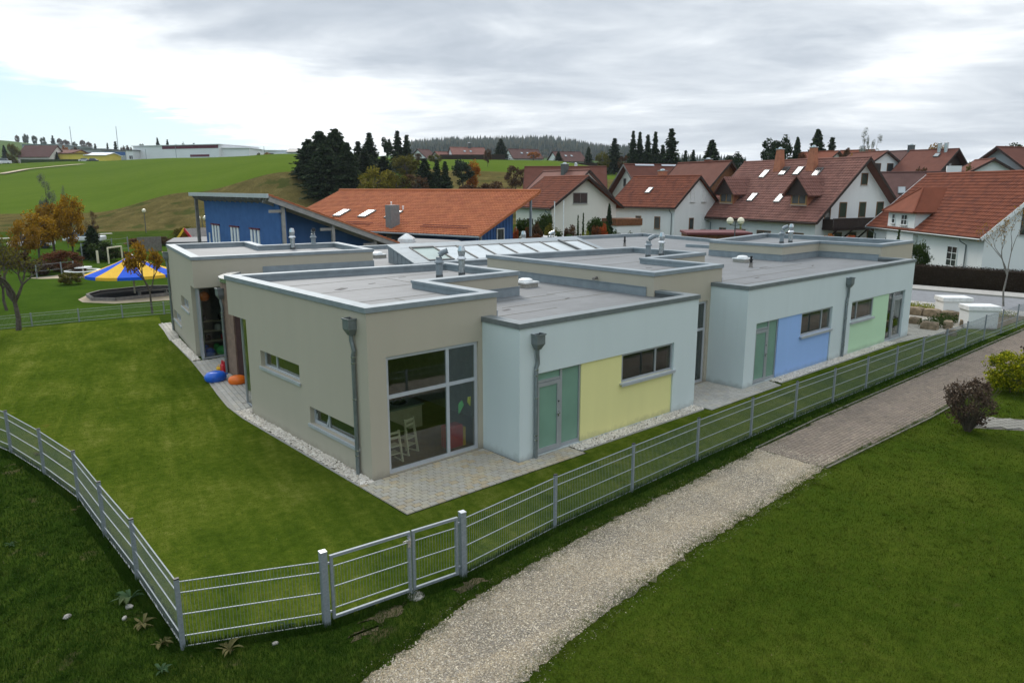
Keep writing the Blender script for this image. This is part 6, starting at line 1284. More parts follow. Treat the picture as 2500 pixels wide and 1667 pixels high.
for (a, b, c, d, dp_, lb, wm, rm) in ((998, 349, 1032, 349, 285, 'low pink-roofed annex on the ridge beside the wide farmhouse', 'base_plaster', 'tile_brown'), (1032, 339, 1112, 339, 285, 'wide brown-roofed farmhouse with dark chimney on the ridge', 'white_plaster', 'tile_brown'), (1166, 343, 1236, 343, 280, 'dark-roofed white farmhouse in the middle of the ridge', 'white_plaster', 'tile_dark'), (1268, 349, 1334, 349, 275, 'dark-roofed house at the right end of the ridge row', 'white_plaster', 'tile_dark'), (958, 343, 986, 344, 290, 'small gabled house half hidden at the left of the ridge row', 'white_plaster', 'tile_dark')):
    p = at((a+c)/2*1.0629, 366*1.0629, dp_); h = fh(lb, a, b, c, d, dp_, dp_+4, 12, 3.6, wm, rm, og=.4)
    for x in (-1.5, .8): h.skylight(x, .55, .9, 1.2) if c-a > 60 else None
    for x in (-3.5, 0, 3.5): h.win(h.front(x*(1 if c-a > 50 else .5), max(1.2, h.ze-1.5)), 1.3, 1.2, 'white_paint', 1)
    if a == 1032: h.chimney(1.0, 0, 1.2, 1.2, h.hr+1.6, 'zinc_dark')
a, b = at(1010*1.0629, 371*1.0629, 262), at(1330*1.0629, 377*1.0629, 255)
# ---------------------------------------------------------------- blue hall and orange-roofed hall
BL = thing('blue_hall', 'blue rendered hall with high lean-to roof, white slit windows and timber posts', 'building', (0, 0, 0))
cn, lf, lo = hz(-15.0, 46.0), hz(-25.0, 57.9), hz(-7.9, 51.9); ev = (lf-cn); vv = (lo-cn); EV, VV = ev.normalized(), vv.normalized(); Le, Lv = ev.length, vv.length
zH, zL = 6.02, 2.62; rz_ = lambda v: zH+(zL-zH)*v/Lv
def blp(u, v, z): p = cn+EV*u+VV*v; return Vector((p.x, p.y, z))
m = MB()
def rq(mb, u0, u1, v0, v1, d0, d1):
    P = [blp(u, v, rz_(v)+d) for d in (d0, d1) for u, v in ((u0, v0), (u1, v0), (u1, v1), (u0, v1))]; mb.add(P, [(0, 3, 2, 1), (4, 5, 6, 7), (0, 1, 5, 4), (1, 2, 6, 5), (2, 3, 7, 6), (3, 0, 4, 7)])
rq(m, 0, Le, 0, Lv, -.10, .0); rf = m.build('roof', M['timber_grey'], BL)
m = MB(); rq(m, .0, Le, .02, Lv, .001, .07); m.build('tile_layer', M['tile_orange'], rf)
m = MB(); tiles(m, blp(0, Lv, zL+.07), blp(Le, Lv, zL)-blp(0, Lv, zL), blp(0, 0, zH)-blp(0, Lv, zL), 52, 28); tag(m.build('roof_tiles', M['tile_orange'], rf), kind='stuff')
m = MB(); m.beam(blp(-.02, -.04, zH-.02), blp(Le, -.04, zH-.02), .06, .26); m.build('fascia', M['alu_light'], BL)
m = MB(); m.beam(blp(-.03, 0, zH-.24), blp(-.03, Lv, zL-.24), .07, .24); m.build('verge_beam', M['fascia'], BL)
m = MB(); m.beam(blp(1.2, .1, zH-.32), blp(1.2, Lv, zL-.32), .12, .26); m.build('verge_beam', M['fascia'], BL)
for i in range(15): m = MB(); u = .6+(Le-1.2)*i/14; m.beam(blp(u, .05, zH-.20), blp(u, 1.6, rz_(1.6)-.20), .09, .16); m.build('rafter', M['fascia'], BL)
for i in range(8): m = MB(); v = .8+i*1.05; m.beam(blp(-.0, v, rz_(v)-.17), blp(1.15, v, rz_(v)-.17), .09, .12); m.build('purlin', M['timber_grey'], BL)
m = MB(); A, B = blp(.35, .75, 0), blp(Le-.9, .75, 0); w0 = (A.x, A.y), (B.x, B.y)
zt = rz_(.75)-.2; n_ = -VV
m.add([A, B, B+Vector((0, 0, zt)), A+Vector((0, 0, zt))], [(0, 1, 2, 3)]); Bk = blp(Le-.9, Lv-.6, 0)
m.add([B, Bk, Bk+Vector((0, 0, rz_(Lv-.6)-.2)), B+Vector((0, 0, zt))], [(0, 1, 2, 3)])
A1, A2 = blp(.35, .75, 0), blp(.35, 1.2, 0); m.add([A1, A2, A2+Vector((0, 0, rz_(1.2)-.2)), A1+Vector((0, 0, zt))], [(0, 1, 2, 3)])
C1, C2 = blp(1.9, 1.2, 0), blp(1.9, Lv-.5, 0); m.add([C1, C2, C2+Vector((0, 0, rz_(Lv-.5)-.2)), C1+Vector((0, 0, rz_(1.2)-.2))], [(0, 1, 2, 3)]); m.add([A2, C1, C1+Vector((0, 0, rz_(1.2)-.2)), A2+Vector((0, 0, rz_(1.2)-.2))], [(0, 1, 2, 3)])
m.build('wall', M['blue_wall'], BL)
for v in (.95, 4.3, 7.4):
    m = MB(); p = blp(.25, v, 0); m.beam(p, blp(.25, v, rz_(v)-.36), .2, .2, tuple(VV)); m.build('post', M['fascia'], BL)
    m = MB(); m.beam(blp(.25, v-.9, rz_(v)-.62), blp(.25, v, rz_(v)-.62), .1, .18); m.build('strut', M['fascia'], BL)
m = MB(); m.beam(blp(Le-.5, .3, 0), blp(Le-.5, .3, zH-.2), .22, .22, tuple(VV)); m.build('post', M['timber_grey'], BL)
n2 = -VV
for gi, (uc, zt_) in enumerate(((Le-3.2, 3.72), (Le-7.2, 3.72), (Le-11.0, 3.72))):
    for k in (-1, 0, 1):
        P = blp(uc-k*.62, .75, 0)+n2*.03; m = MB(); m.obox(P+Vector((0, 0, zt_-.95)), EV, n2, (0, 0, 1), .15, .03, .95); o = m.build('slit_window', M['white_paint'], BL)
        m = MB(); m.obox(P+Vector((0, 0, zt_+.06)), EV, n2, (0, 0, 1), .27, .08, .05); m.build('window_hood', M['maroon'], o)
        m = MB(); m.obox(P+n2*.031+Vector((0, 0, zt_-.95)), EV, n2, (0, 0, 1), .06, .004, .85); m.build('pane', M['hall_white'], o)
for u, zz in ((Le-1.7, 3.1), (.9, 2.4)): m = MB(); P = blp(u, .75, 0)+n2*.03; m.obox(P+Vector((0, 0, zz-.6)), EV, n2, (0, 0, 1), .08, .03, .6); m.build('slit_window', M['white_paint'], BL)
m = MB(); P = blp(1.87, 3.2, 2.2); m.obox(P-EV*.0, VV, EV, (0, 0, 1), .85, .03, .55); o = m.build('window', M['alu'], BL); m = MB(); m.obox(P-EV*.03, VV, EV, (0, 0, 1), .76, .02, .46); m.build('pane', M['pane_house'], o)
# orange tiled hall
OH = thing('orange_roof_hall', 'low blue hall under a broad orange tiled roof with three skylights', 'building', (0, 0, 0))
er = hz(-2.46, 54.3); uu = Vector((-9*rt.x+6.3*H2.x, -9*rt.y+6.3*H2.y, 0)).normalized(); wv_ = Vector((6.3*rt.x+9*H2.x, 6.3*rt.y+9*H2.y, 0)).normalized(); Lo, Wo, ze_, zr_ = 23.9, 8.35, 3.0, 6.18
OP = lambda u, v, z: Vector((*(er+uu*u+wv_*v)[:2], z))
m = MB()
for sg in (0,):
    v0, v1, z0, z1 = (0, Wo, ze_, zr_) if sg == 0 else (Wo, Wo*2, zr_, ze_)
    P = [OP(u, v, z+d) for d in (-.16, 0) for u, v, z in ((0, v0, z0), (Lo, v0, z0), (Lo, v1, z1), (0, v1, z1))]; m.add(P, [(0, 3, 2, 1), (4, 5, 6, 7), (0, 1, 5, 4), (1, 2, 6, 5), (3, 0, 4, 7)])
orf = m.build('roof', M['tile_orange'], OH)
m = MB(); tiles(m, OP(Lo, 0, ze_), OP(0, 0, ze_)-OP(Lo, 0, ze_), OP(Lo, Wo, zr_)-OP(Lo, 0, ze_), 82, 27); tag(m.build('roof_tiles', M['tile_orange'], orf), kind='stuff')
m = MB(); m.tube([OP(0, Wo, zr_+.05), OP(Lo, Wo, zr_+.05)], .13, 8); m.build('ridge', M['tile_orange'], orf)
m = MB(); m.tube([OP(-.1, -.08, ze_-.08), OP(Lo, -.08, ze_-.08)], .08, 6); m.build('gutter', M['zinc'], OH)
m = MB()
wz = ze_+(zr_-ze_)*6.1/Wo-.2; m.add([OP(1.2, 1.2, 0), OP(1.2, 6.1, 0), OP(1.2, 6.1, wz), OP(1.2, 1.2, ze_+.25)], [(0, 1, 2, 3)]); m.add([OP(1.2, 6.1, 0), OP(Lo-1, 6.1, 0), OP(Lo-1, 6.1, wz), OP(1.2, 6.1, wz)], [(0, 1, 2, 3)]); m.add([OP(1.2, 1.2, 0), OP(Lo-1, 1.2, 0), OP(Lo-1, 1.2, ze_+.25), OP(1.2, 1.2, ze_+.25)], [(0, 1, 2, 3)])
m.build('wall', M['blue_wall'], OH)
for i in range(12): m = MB(); v = 1.4+i*.42; zt2 = ze_+.1+(zr_-ze_)*min(v, 2*Wo-v)/Wo-.25; m.beam(OP(1.17, v, .1), OP(1.17, v, zt2), .05, .05, tuple(uu)); m.build('cladding_batten', M['blue_wall'], OH)
hwin(OH, OP(1.14, 4.3, 2.6), wv_, -uu, 1.0, 1.5, 'white_paint', 1, gl='pane_house')
m = MB(); m.beam(OP(.15, 7.15, 0), OP(.15, 7.15, ze_+(zr_-ze_)*7.15/Wo-.2), .16, .16, tuple(uu)); m.build('post', M['zinc'], OH)
m = MB(); m.beam(OP(.3, .6, 0), OP(.3, .6, ze_-.0), .18, .18, tuple(uu)); m.build('post', M['zinc'], OH)
sn = (OP(0, Wo, zr_)-OP(0, 0, ze_)).normalized(); nn_ = sn.cross(-uu).normalized(); nn_ = nn_ if nn_.z > 0 else -nn_
def osk(u, t, w_, h_, nm='skylight', f='zinc_dark', p='pane_sky'):
    P = OP(u, Wo*t, ze_+(zr_-ze_)*t)+nn_*.10; m = MB(); m.obox(P, uu, sn, nn_, w_/2, h_/2, .07); o = m.build(nm, M[f], OH); m = MB(); m.obox(P+nn_*.07, uu, sn, nn_, w_/2-.08, h_/2-.1, .012); m.build('pane', M[p], o)
for u in (17.8, 14.6, 11.4): osk(u, .36, .95, 1.5)
for u0, u1 in ((12.0, 15.3), (1.6, 6.4)):
    for t in (.10, .14):
        P, Q = [OP(u, Wo*t, ze_+(zr_-ze_)*t)+nn_*.18 for u in (u0, u1)]; m = MB(); m.beam(P, Q, .03, .05); m.build('snow_guard', M['carport_red'], OH)
for u, t in ((13.6, .60), (12.5, .50), (11.4, .50)): m = MB(); P = OP(u, Wo*t, ze_+(zr_-ze_)*t); m.lathe([(.07, 0), (.06, .28), (.10, .30), (.02, .36)], 8, tuple(P)); m.build('roof_vent', M['white_plaster'], OH, True)
m = MB(); P = OP(9.6, 1.0, 0); m.box(P.x-.42, P.y-.42, 0, P.x+.42, P.y+.42, 5.1); o = m.build('flue', M['pipe_zinc'], OH)
t_ = thing('flat_link_roof', 'flat gravel roof with white roof dome between the two blue halls', 'building', (0, 0, 0))
m = MB(); p0 = hz(-8.8, 52.2); q = [hz(-8.6, 51.0), hz(-3.0, 51.0), hz(-4.0, 55.0), hz(-8.0, 57.5)]; m.prism([(a.x, a.y) for a in q], .0, 2.55); m.build('wall', M['timber_grey'], t_)
m = MB(); m.prism([(a.x, a.y) for a in q], 2.56, 2.66); m.build('roof', M['felt'], t_); a = hz(-7.6, 53.2); m = MB(); m.lathe([(.75, 2.66), (.75, 2.9), (.60, 3.0), (.05, 3.28)], 4, (a.x, a.y, 0)); m.build('dome', M['plastic_white'], t_)
# flat dark canopy left of the blue hall
t_ = thing('shed', 'low shed with dark felt roof left of the blue hall', 'shed', (0, 0, 0))
q = [gp(405, 592, 2.1), gp(512, 590, 2.1), gp(507, 578, 2.1), gp(425, 581, 2.1)]; m = MB(); m.prism([(a.x, a.y) for a in q], 2.0, 2.12); m.build('roof', M['roof_grey'], t_); m = MB(); c_ = sum((Vector((a.x, a.y)) for a in q), Vector((0, 0)))/4
m.prism([tuple(c_+(Vector((a.x, a.y))-c_)*.9) for a in q], 0, 1.999); m.build('wall', M['timber_grey'], t_)
# ---------------------------------------------------------------- right side: street, hedge, planting
road = [(37.9, 3.2), (38.2, -1), (38.9, -8), (46, -16), (49, -14), (44.3, -6), (43.5, -1.9), (42.8, 4.3), (41, 14), (37.5, 13)]
sheet('street', road, .012, 'asphalt')
pv2 = [(42.82, 4.3), (43.52, -1.9), (44.32, -6), (49, -14), (50.6, -13), (46.1, -5.6), (45.6, -1.2), (44.8, 5.0), (43, 15), (41.02, 14)]
sheet('pavement', pv2, .11, 'pave_grey'); m = MB(); strip(m, pv2[:3], .0, .12, -.02, .105); tag(m.build('kerb', M['concrete']), kind='structure')
sheet('pavement', [(36.1, 2.1), (36.05, -.3), (36.6, -4), (38.5, -8), (38.85, -8), (38.15, -1), (37.85, 3.2), (36.5, 8)], .013, 'pave_grey')
sheet('planting_bed', [(33.0, 4.0), (33.0, -2.0), (31.1, -2.3), (31.0, -3.6), (36.5, -3.7), (36.05, -.3), (36.1, 2.1), (36.4, 6)], .02, 'soil')
def ground_cover(name, poly, n, h, mat, seed, z=.02, lw=.09):
    rng = np.random.default_rng(seed); q = np.array(poly); lo, hi = q.min(0), q.max(0); s = rng.random((n*3, 2))*(hi-lo)+lo; s = s[inside(poly, s[:, 0], s[:, 1])][:n]; k = len(s)
    C = np.concatenate([s, z+rng.random((k, 1))*h], 1); d = rng.normal(size=(k, 3)); d[:, 2] = np.abs(d[:, 2])*.5; d /= np.linalg.norm(d, axis=1)[:, None]
    V, Fq = quads(C, d, rng.uniform(.6, 1.3, k)*lw, rng.uniform(.4, .7, k)*lw, rng); return tag(link(name, npmesh(name, V, Fq), M[mat]), kind='stuff')
ground_cover('ground_cover', [(33.1, 4.0), (33.1, -1.9), (36.3, -3.4), (36.0, -.3), (36.05, 2.1), (36.3, 6)], 6000, .25, 'leaf_bright', 7)
ground_cover('ground_cover', [(29.2, -.9), (32.5, -1.0), (32.5, -1.9), (29.4, -2.1)], 1500, .35, 'leaf_green', 8)
for i, (a, b, lb) in enumerate(((690, 860, 'flat sandstone block nearest the mint wall in the low garden wall'), (835, 985, 'sandstone block second from the mint wall in the low garden wall'), (1000, 1120, 'sandstone block behind the white box in the low garden wall'))):
    p, q = gp(2080+a/4.9, 640+700/4.9), gp(2080+b/4.9, 640+715/4.9); x = 32.7; yy = .45-i*.85
    rock(x, yy, .5, 'stone', lb, 0, 'sandstone blocks of the garden wall', 'stone_block', .55, .95, .62, 0, 40+i)
for i, (x, y, sx, sy, sz_, lb) in enumerate(((30.0, -.55, .50, .6, .5, 'pale block on top of the dark sandstone in the garden wall'), (29.0, -1.55, .5, .85, .55, 'long dark-fronted sandstone block at the corner of the garden wall'), (29.9, -2.05, .8, .42, .55, 'cream sandstone block behind the mesh fence'), (31.2, -2.3, .85, .4, .5, 'tan sandstone block between the cream one and the white box'), (28.3, -2.7, .5, .5, .4, 'rounded sandstone boulder at the paving end by the fence'))):
    rock(x, y, .5, 'stone', lb, 0, 'sandstone blocks of the garden wall', 'stone_block', sx, sy, sz_, .1*i, 50+i)
def wbox(x, y, label, rz, lx=1.34, ly=.85, hh=.86):
    t = thing('white_enclosure', label, 'enclosure', (x, y, 0), rz, 'white plastered boxes by the street')
    m = MB(); m.box(-lx/2, -ly/2, 0, lx/2, ly/2, hh); m.build('body', M['white_plaster'], t); m = MB(); m.box(-lx/2-.06, -ly/2-.06, hh+.002, lx/2+.06, ly/2+.06, hh+.22); m.build('cap', M['white_paint'], t, bevel=.015)
p = gp(2080+1560/4.9, 640+790/4.9); wbox(31.33, -2.85, 'nearer white plastered box with flat cap beside the mesh fence', R(-46)); wbox(33.45, -1.05, 'farther white plastered box with flat cap behind the first', R(-46))
hg = thing('hedge', 'clipped dark brown hedge along the street before the white house', 'hedge', (0, 0, 0))
hp = [(44.6, 9.5), (45.5, 5.3), (46.2, -1.2), (47.0, -5.5), (51, -12)]
m = MB(); strip(m, hp, -.08, 1.0, 0, 1.28); m.build('hedge_core', M['hedge_brown'], hg)
def hedge_leaves(parent, line, wd, hh, n, mat, seed, lw=.09):
    rng = np.random.default_rng(seed); P = np.array(line); seg = np.linalg.norm(np.diff(P, axis=0), axis=1); cum = np.concatenate([[0], np.cumsum(seg)]); t = rng.random(n)*cum[-1]; j = np.clip(np.searchsorted(cum, t)-1, 0, len(seg)-1); f = (t-cum[j])/seg[j]
    b = P[j]+(P[j+1]-P[j])*f[:, None]; d = (P[j+1]-P[j])/seg[j][:, None]; nn = np.stack([-d[:, 1], d[:, 0]], 1); face = rng.random(n); w_ = np.where(face < .45, rng.normal(0, .05, n), np.where(face < .8, rng.random(n)*wd, wd+rng.normal(0, .05, n))); z = np.where((face >= .45) & (face < .8), hh+rng.normal(0, .05, n), rng.random(n)*hh)
    C = np.concatenate([b+nn*w_[:, None], z[:, None]], 1); dr = rng.normal(size=(n, 3)); dr /= np.linalg.norm(dr, axis=1)[:, None]; V, Fq = quads(C, dr, rng.uniform(.6, 1.3, n)*lw, rng.uniform(.3, .6, n)*lw, rng); return link('foliage', npmesh('foliage', V, Fq), M[mat], parent)
hedge_leaves(hg, hp, 1.05, 1.33, 16000, 'hedge_brown', 3)
b_ = at(2112*1.0629, 545*1.0629, 55); tree(BU3, 'dense green climber bush against the white hedge house', 2112, 545, 54, 66, 'leaf_green', 1.0, 'shrub', name='shrub')
tree(THUJ, 'slim dark cypress at the corner of the hedge house', 2066, 528, 56, 17, 'leaf_green', .34, 'tree', name='conifer')
# low garden things behind the rear roof edge
gs = 'garden shrubs in front of the white houses'
for i, (px, top, d, w_, fam, mt, lb) in enumerate(((1178, 512, 62, 44, BUSH, 'leaf_red', 'fiery red bush by the gable end of the orange-roofed hall'), (1212, 510, 63, 40, BUSH, 'leaf_redbrown', 'rust bush beside the fiery red one'), (1250, 474, 66, 70, BUSH, 'leaf_green', 'dark green hedge bush before the cream house'), (1232, 500, 62, 46, BUSH, 'leaf_brown', 'brown bush before the cream house'), (1290, 520, 61, 90, BUSH, 'leaf_green', 'low dark hedge behind the two flagpoles'), (1205, 488, 68, 70, BUSH, 'leaf_green', 'dark shrub under the end of the orange roof'), (1268, 505, 64, 60, BUSH, 'leaf_olive', 'olive shrub left of the taller flagpole'), (1315, 505, 66, 60, BUSH, 'leaf_brown', 'brown shrub between the flagpoles and the cypresses'), (1372, 505, 62, 44, BUSH, 'leaf_redbrown', 'rusty shrub right of the bright green one'), (1440, 524, 64, 50, BUSH, 'leaf_green', 'low dark shrub along the white plinth'), (1228, 525, 58, 80, BUSH, 'leaf_redbrown', 'wide rusty shrub in front of the tall post'), (1395, 530, 60, 70, BUSH, 'leaf_green', 'low green shrub before the orange-red one'), (1345, 518, 62, 30, BUSH, 'leaf_bright', 'bright green round shrub by the two cypresses'), (1388, 500, 63, 36, BUSH, 'leaf_red', 'orange-red bush right of the two cypresses'), (1372, 484, 66, 70, BUSH, 'leaf_green', 'green bush at the left of the white plinth house'), (1418, 520, 63, 40, BUSH, 'leaf_green', 'dark bush under the plinth windows'), (1400, 470, 70, 22, SPW, 'spruce', 'dark narrow yew at the left corner of the white plinth house'), (1545, 540, 66, 14, BUSH, 'leaf_green', 'small clipped shrub at the plinth'), (1770, 530, 66, 34, BUSH, 'leaf_gold', 'golden shrub on the timber fence'), (1905, 528, 66, 52, BUSH, 'leaf_orange', 'orange bush before the balcony house'), (1960, 532, 66, 50, BUSH, 'leaf_red', 'reddish creeper bush under the balcony'), (1700, 505, 72, 18, THIN, 'leaf_bright', 'thin young yellow-green tree before the big house'))):
    TR(fam, i, lb, px, top, d, w_, mt, cat='shrub' if fam is BUSH else 'tree', name='shrub' if fam is BUSH else 'tree')
for px, lb in ((1328, 'left of two slim cypresses in the garden'), (1340, 'right of two slim cypresses in the garden')): tree(THUJ, lb, px, 496 if px < 1335 else 491, 63, 11, 'leaf_green', .34, 'tree', name='conifer')
def pole(px, top, d, label, r=.05, mat='white_paint', cat='flagpole', nm='flagpole'):
    p = at(px*1.0629, top*1.0629, d); b = tz(p.x, p.y); t = thing(nm, label, cat, (p.x, p.y, b)); m = MB(); m.lathe([(r, 0), (r*.8, p.z-b)], 8); m.build('shaft', M[mat], t, True); m = MB(); m.lathe([(r*1.3, p.z-b+.001), (r*1.2, p.z-b+.08)], 8); m.build('cap', M['zinc_bright'], t, True)
pole(1274, 465, 60, 'white flagpole, the taller left one of two'); pole(1295, 462, 60, 'white flagpole, the right one of two')
def lamp(px, top, d, label, globes=((-.42, 0), (.42, 0))):
    p = at(px*1.0629, top*1.0629, d); b = tz(p.x, p.y); t = thing('street_lamp', label, 'lamp', (p.x, p.y, b), -YAW); z = p.z-b-.25; m = MB(); m.lathe([(.06, 0), (.045, z)], 8)
    if len(globes) > 1: m.tube([(-.42, 0, z-.3), (0, 0, z-.38), (.42, 0, z-.3)], .025, 6)
    m.build('mast', M['zinc_dark'], t, True)
    for gx, gy in globes: m = MB(); m.lathe([(.05, -.28), (.2, -.2), (.28, 0), (.2, .2), (.03, .28)], 14, (gx, gy, z)); m.build('globe', M['globe'], t, True)
lamp(1690, 500, 58, 'street lamp with two cream globes before the big red-roofed house'); lamp(463, 496, 90, 'street lamp with two white globes left of the blue hall'); lamp(330, 480, 106, 'single-globe lamp on the path below the bank', ((0, 0),))
t = thing('carport', 'small carport with dark red roof beside the white plinth house', 'carport', (0, 0, 0)); A, B = at(1660*1.0629, 552*1.0629, 70), None
q = [hz(l, d) for l, d in ((15.6, 66), (21.5, 66), (21.8, 70.5), (16.0, 70.5))]; m = MB(); m.prism([(a.x, a.y) for a in q], 2.35, 2.55); m.build('roof', M['carport_red'], t)
q2 = [hz(l, d) for l, d in ((15.8, 66.3), (21.3, 66.3), (21.5, 70.2), (16.1, 70.2))]; m = MB(); m.prism([(a.x, a.y) for a in q2], 0, 2.349); m.build('boarding', M['timber_brown'], t)
t = thing('timber_fence', 'brown timber board fence between the carport and the big house', 'fence', (0, 0, 0)); a, b = hz(21.6, 66), hz(25.8, 64.6); d_ = (b-a).normalized(); L_f = (b-a).length
for i in range(22): m = MB(); m.beam(a+d_*(L_f*i/22+.01)+Vector((0, 0, 1.05)), a+d_*(L_f*(i+1)/22-.01)+Vector((0, 0, 1.05)), .03, 2.1); m.build('board', M['timber_brown'], t)
t = thing('garden_shed', 'orange-brown garden shed behind the right flagpole', 'shed', (0, 0, 0)); q = [hz(l, d) for l, d in ((1.9, 62), (4.1, 62), (4.3, 64.5), (2.1, 64.5))]; m = MB(); m.prism([(a.x, a.y) for a in q], 0, 2.3); m.build('wall', M['timber_brown'], t); m = MB(); q = [hz(l, d) for l, d in ((1.7, 61.7), (4.3, 61.7), (4.5, 64.8), (1.9, 64.8))]; m.prism([(a.x, a.y) for a in q], 2.301, 2.45); m.build('roof', M['white_paint'], t)
t = thing('clothes_line', 'rotary clothes drier with thin arms in the garden', 'clothes drier', (*hz(7.2, 60)[:2], 0)); m = MB(); m.lathe([(.025, 0), (.02, 2.0)], 6); m.build('shaft', M['alu_light'], t)
for a in (0.3, 1.87, 3.44, 5.0): m = MB(); m.beam((0, 0, 1.6), (1.5*math.cos(a), 1.5*math.sin(a), 2.2), .03, .03); m.build('arm', M['alu_light'], t)
# ---------------------------------------------------------------- playground
b = gp(330, 719.7); t = thing('tent_canopy', 'round blue and yellow striped tent canopy on one pole over the sandpit', 'canopy', (b.x, b.y, 0))
n12, ra, rz1, rz2 = 12, 2.62, 1.36, 2.42; ph = math.atan2(-H2.y, -H2.x)+.15
for k in range(n12):
    a0, a1 = ph+k*2*math.pi/n12, ph+(k+1)*2*math.pi/n12; m = MB()
    ring = lambda f, z: [(ra*f*math.cos(a), ra*f*math.sin(a), z) for a in (a0, (a0+a1)/2, a1)]
    sag = lambda f: rz2+(rz1-rz2)*f-.10*math.sin(math.pi*f)*.6
    rows = [ring(f, sag(f)) for f in (.02, .35, .7, 1.0)]+[ring(1.005, rz1-.16)]; V = sum(rows, []); V += [(x, y, z-.012) for x, y, z in V]; o_ = 15
    fs = []
    for i in range(4):
        for j in range(2): fs += [(3*i+j, 3*i+3+j, 3*i+4+j, 3*i+1+j), (o_+3*i+1+j, o_+3*i+4+j, o_+3*i+3+j, o_+3*i+j)]
    m.add(V, fs); m.build('canopy_panel', M['tent_blue' if k % 2 == 0 else 'tent_yellow'], t)
m = MB(); m.lathe([(.05, 0), (.05, 2.4)], 10); m.build('pole', M['beech'], t, True); m = MB(); m.lathe([(.14, 2.41), (.12, 2.47), (.03, 2.52)], 10); m.build('cap', M['white_paint'], t, True)
pit = [(2.0, 36.4), (1.85, 34.4), (2.85, 33.4), (4.3, 33.55), (5.9, 33.7), (7.6, 34.6), (7.4, 36.9), (5.8, 38.0), (2.95, 37.6)]
t = thing('sandpit', 'angular sandpit covered with black sheet under the tent', 'sandpit', (0, 0, 0)); m = MB(); m.prism(pit, .0, .10); m.build('cover', M['liner'], t)
for a, b in zip(pit, pit[1:]+pit[:1]): m = MB(); m.beam((*a, .10), (*b, .10), .16, .2); m.build('edge_board', M['timber_grey'], t)
sheet('sandpit_surround', [(1.3, 35.5), (1.25, 34.1), (2.5, 32.3), (5.3, 31.6), (9, 32), (9, 37.5), (6.2, 38.4), (2.6, 38.1)], .012, 'sand')
t = thing('bench_table', 'low wooden play table at the edge of the sandpit', 'table', (5.0, 34.0, .1)); m = MB(); m.box(-.8, -.25, .28, .9, .25, .33); m.build('table_top', M['timber_grey'], t)
for x in (-.7, .8): m = MB(); m.box(x-.04, -.2, 0, x+.04, .2, .28); m.build('leg', M['timber_grey'], t)
sheet('play_sand', [(.8, 49.8), (1.6, 48.6), (4.2, 47.2), (7.5, 45.5), (9.5, 45.5), (6, 49.5), (3.0, 50.3)], .012, 'sand')
c = gp(890/4.3545, 420+1105/4.3545); t = thing('round_table', 'round white picnic table with ring bench beside the tent', 'table', (c.x, c.y, 0)); m = MB(); m.lathe([(.62, .62), (.62, .68)], 20); m.lathe([(.06, 0), (.06, .62)], 8); m.build('table_top', M['plastic_white'], t)
m = MB(); V = []; n = 24
for r, z in ((.95, .38), (1.25, .38), (1.25, .44), (.95, .44)): V += [(r*math.cos(6.283*k/n), r*math.sin(6.283*k/n), z) for k in range(n)]
m.add(V, [(i*n+k, i*n+(k+1) % n, ((i+1) % 4)*n+(k+1) % n, ((i+1) % 4)*n+k) for i in range(4) for k in range(n)]); m.build('ring_bench', M['plastic_white'], t)
for k in range(4): m = MB(); a = .4+k*1.57; m.box(1.1*math.cos(a)-.04, 1.1*math.sin(a)-.04, 0, 1.1*math.cos(a)+.04, 1.1*math.sin(a)+.04, .38); m.build('leg', M['plastic_white'], t)
t = thing('goal_frame', 'wooden goal frame behind the striped tent', 'goal', (0, 0, 0)); a, b = gp(1160/4.3545, 420+975/4.3545), gp(1305/4.3545, 420+950/4.3545)
for q in (a, b): m = MB(); m.beam(q, q+Vector((0, 0, 1.35)), .11, .11, (1, 0, 0)); m.build('post', M['beech'], t)
m = MB(); m.beam(a+Vector((0, 0, 1.36)), b+Vector((0, 0, 1.36)), .11, .11); m.build('crossbar', M['beech'], t)
q = gp(1045/4.3545, 420+970/4.3545); t = thing('post', 'single wooden post left of the goal frame', 'post', (q.x, q.y, 0)); m = MB(); m.box(-.08, -.08, 0, .08, .08, 1.1); m.build('shaft', M['beech'], t)
t = thing('board_fence', 'grey board fence behind the playground', 'fence', (0, 0, 0)); pts = [gp(1470/4.3545, 420+850/4.3545), gp(1725/4.3545, 420+838/4.3545)]; a, b = pts; d_ = (b-a).normalized(); L_f = (b-a).length
for i in range(16): m = MB(); m.beam(a+d_*(L_f*i/16+.01)+Vector((0, 0, .75)), a+d_*(L_f*(i+1)/16-.01)+Vector((0, 0, .75)), .04, 1.5); m.build('board', M['timber_grey'], t)
wf = [gp(x/4.3545, 420+y/4.3545) for x, y in ((880, 945), (1040, 905), (1200, 880), (1370, 860))]; f4 = fence('mesh_fence', 'grey wire fence behind the goal frame', [(p.x, p.y) for p in wf], 1.6, (.05, .5, 1.0, 1.5), caps=False, wires=False, s=.06, rt_=.02)
wf = [gp(x/4.3545, 420+y/4.3545) for x, y in ((395, 1130), (660, 1098), (790, 1085))]; f5 = fence('mesh_fence', 'low dark wire fence left of the round table', [(p.x, p.y) for p in wf], 1.0, (.05, .5, .95), caps=False, wires=False, s=.06, rt_=.02)
c = gp(480, 572); c = hz((490-1250)/F_PX*69, 69); t = thing('playhouse', 'small red and yellow playhouse roof beside the blue hall', 'playhouse', (c.x, c.y, 0), -YAW-.55)
t.scale = (1.15, 1.15, 1.17); m = MB(); m.box(-1, -.9, 0, 1, .9, 1.5); m.build('wall', M['red'], t); m = MB(); 
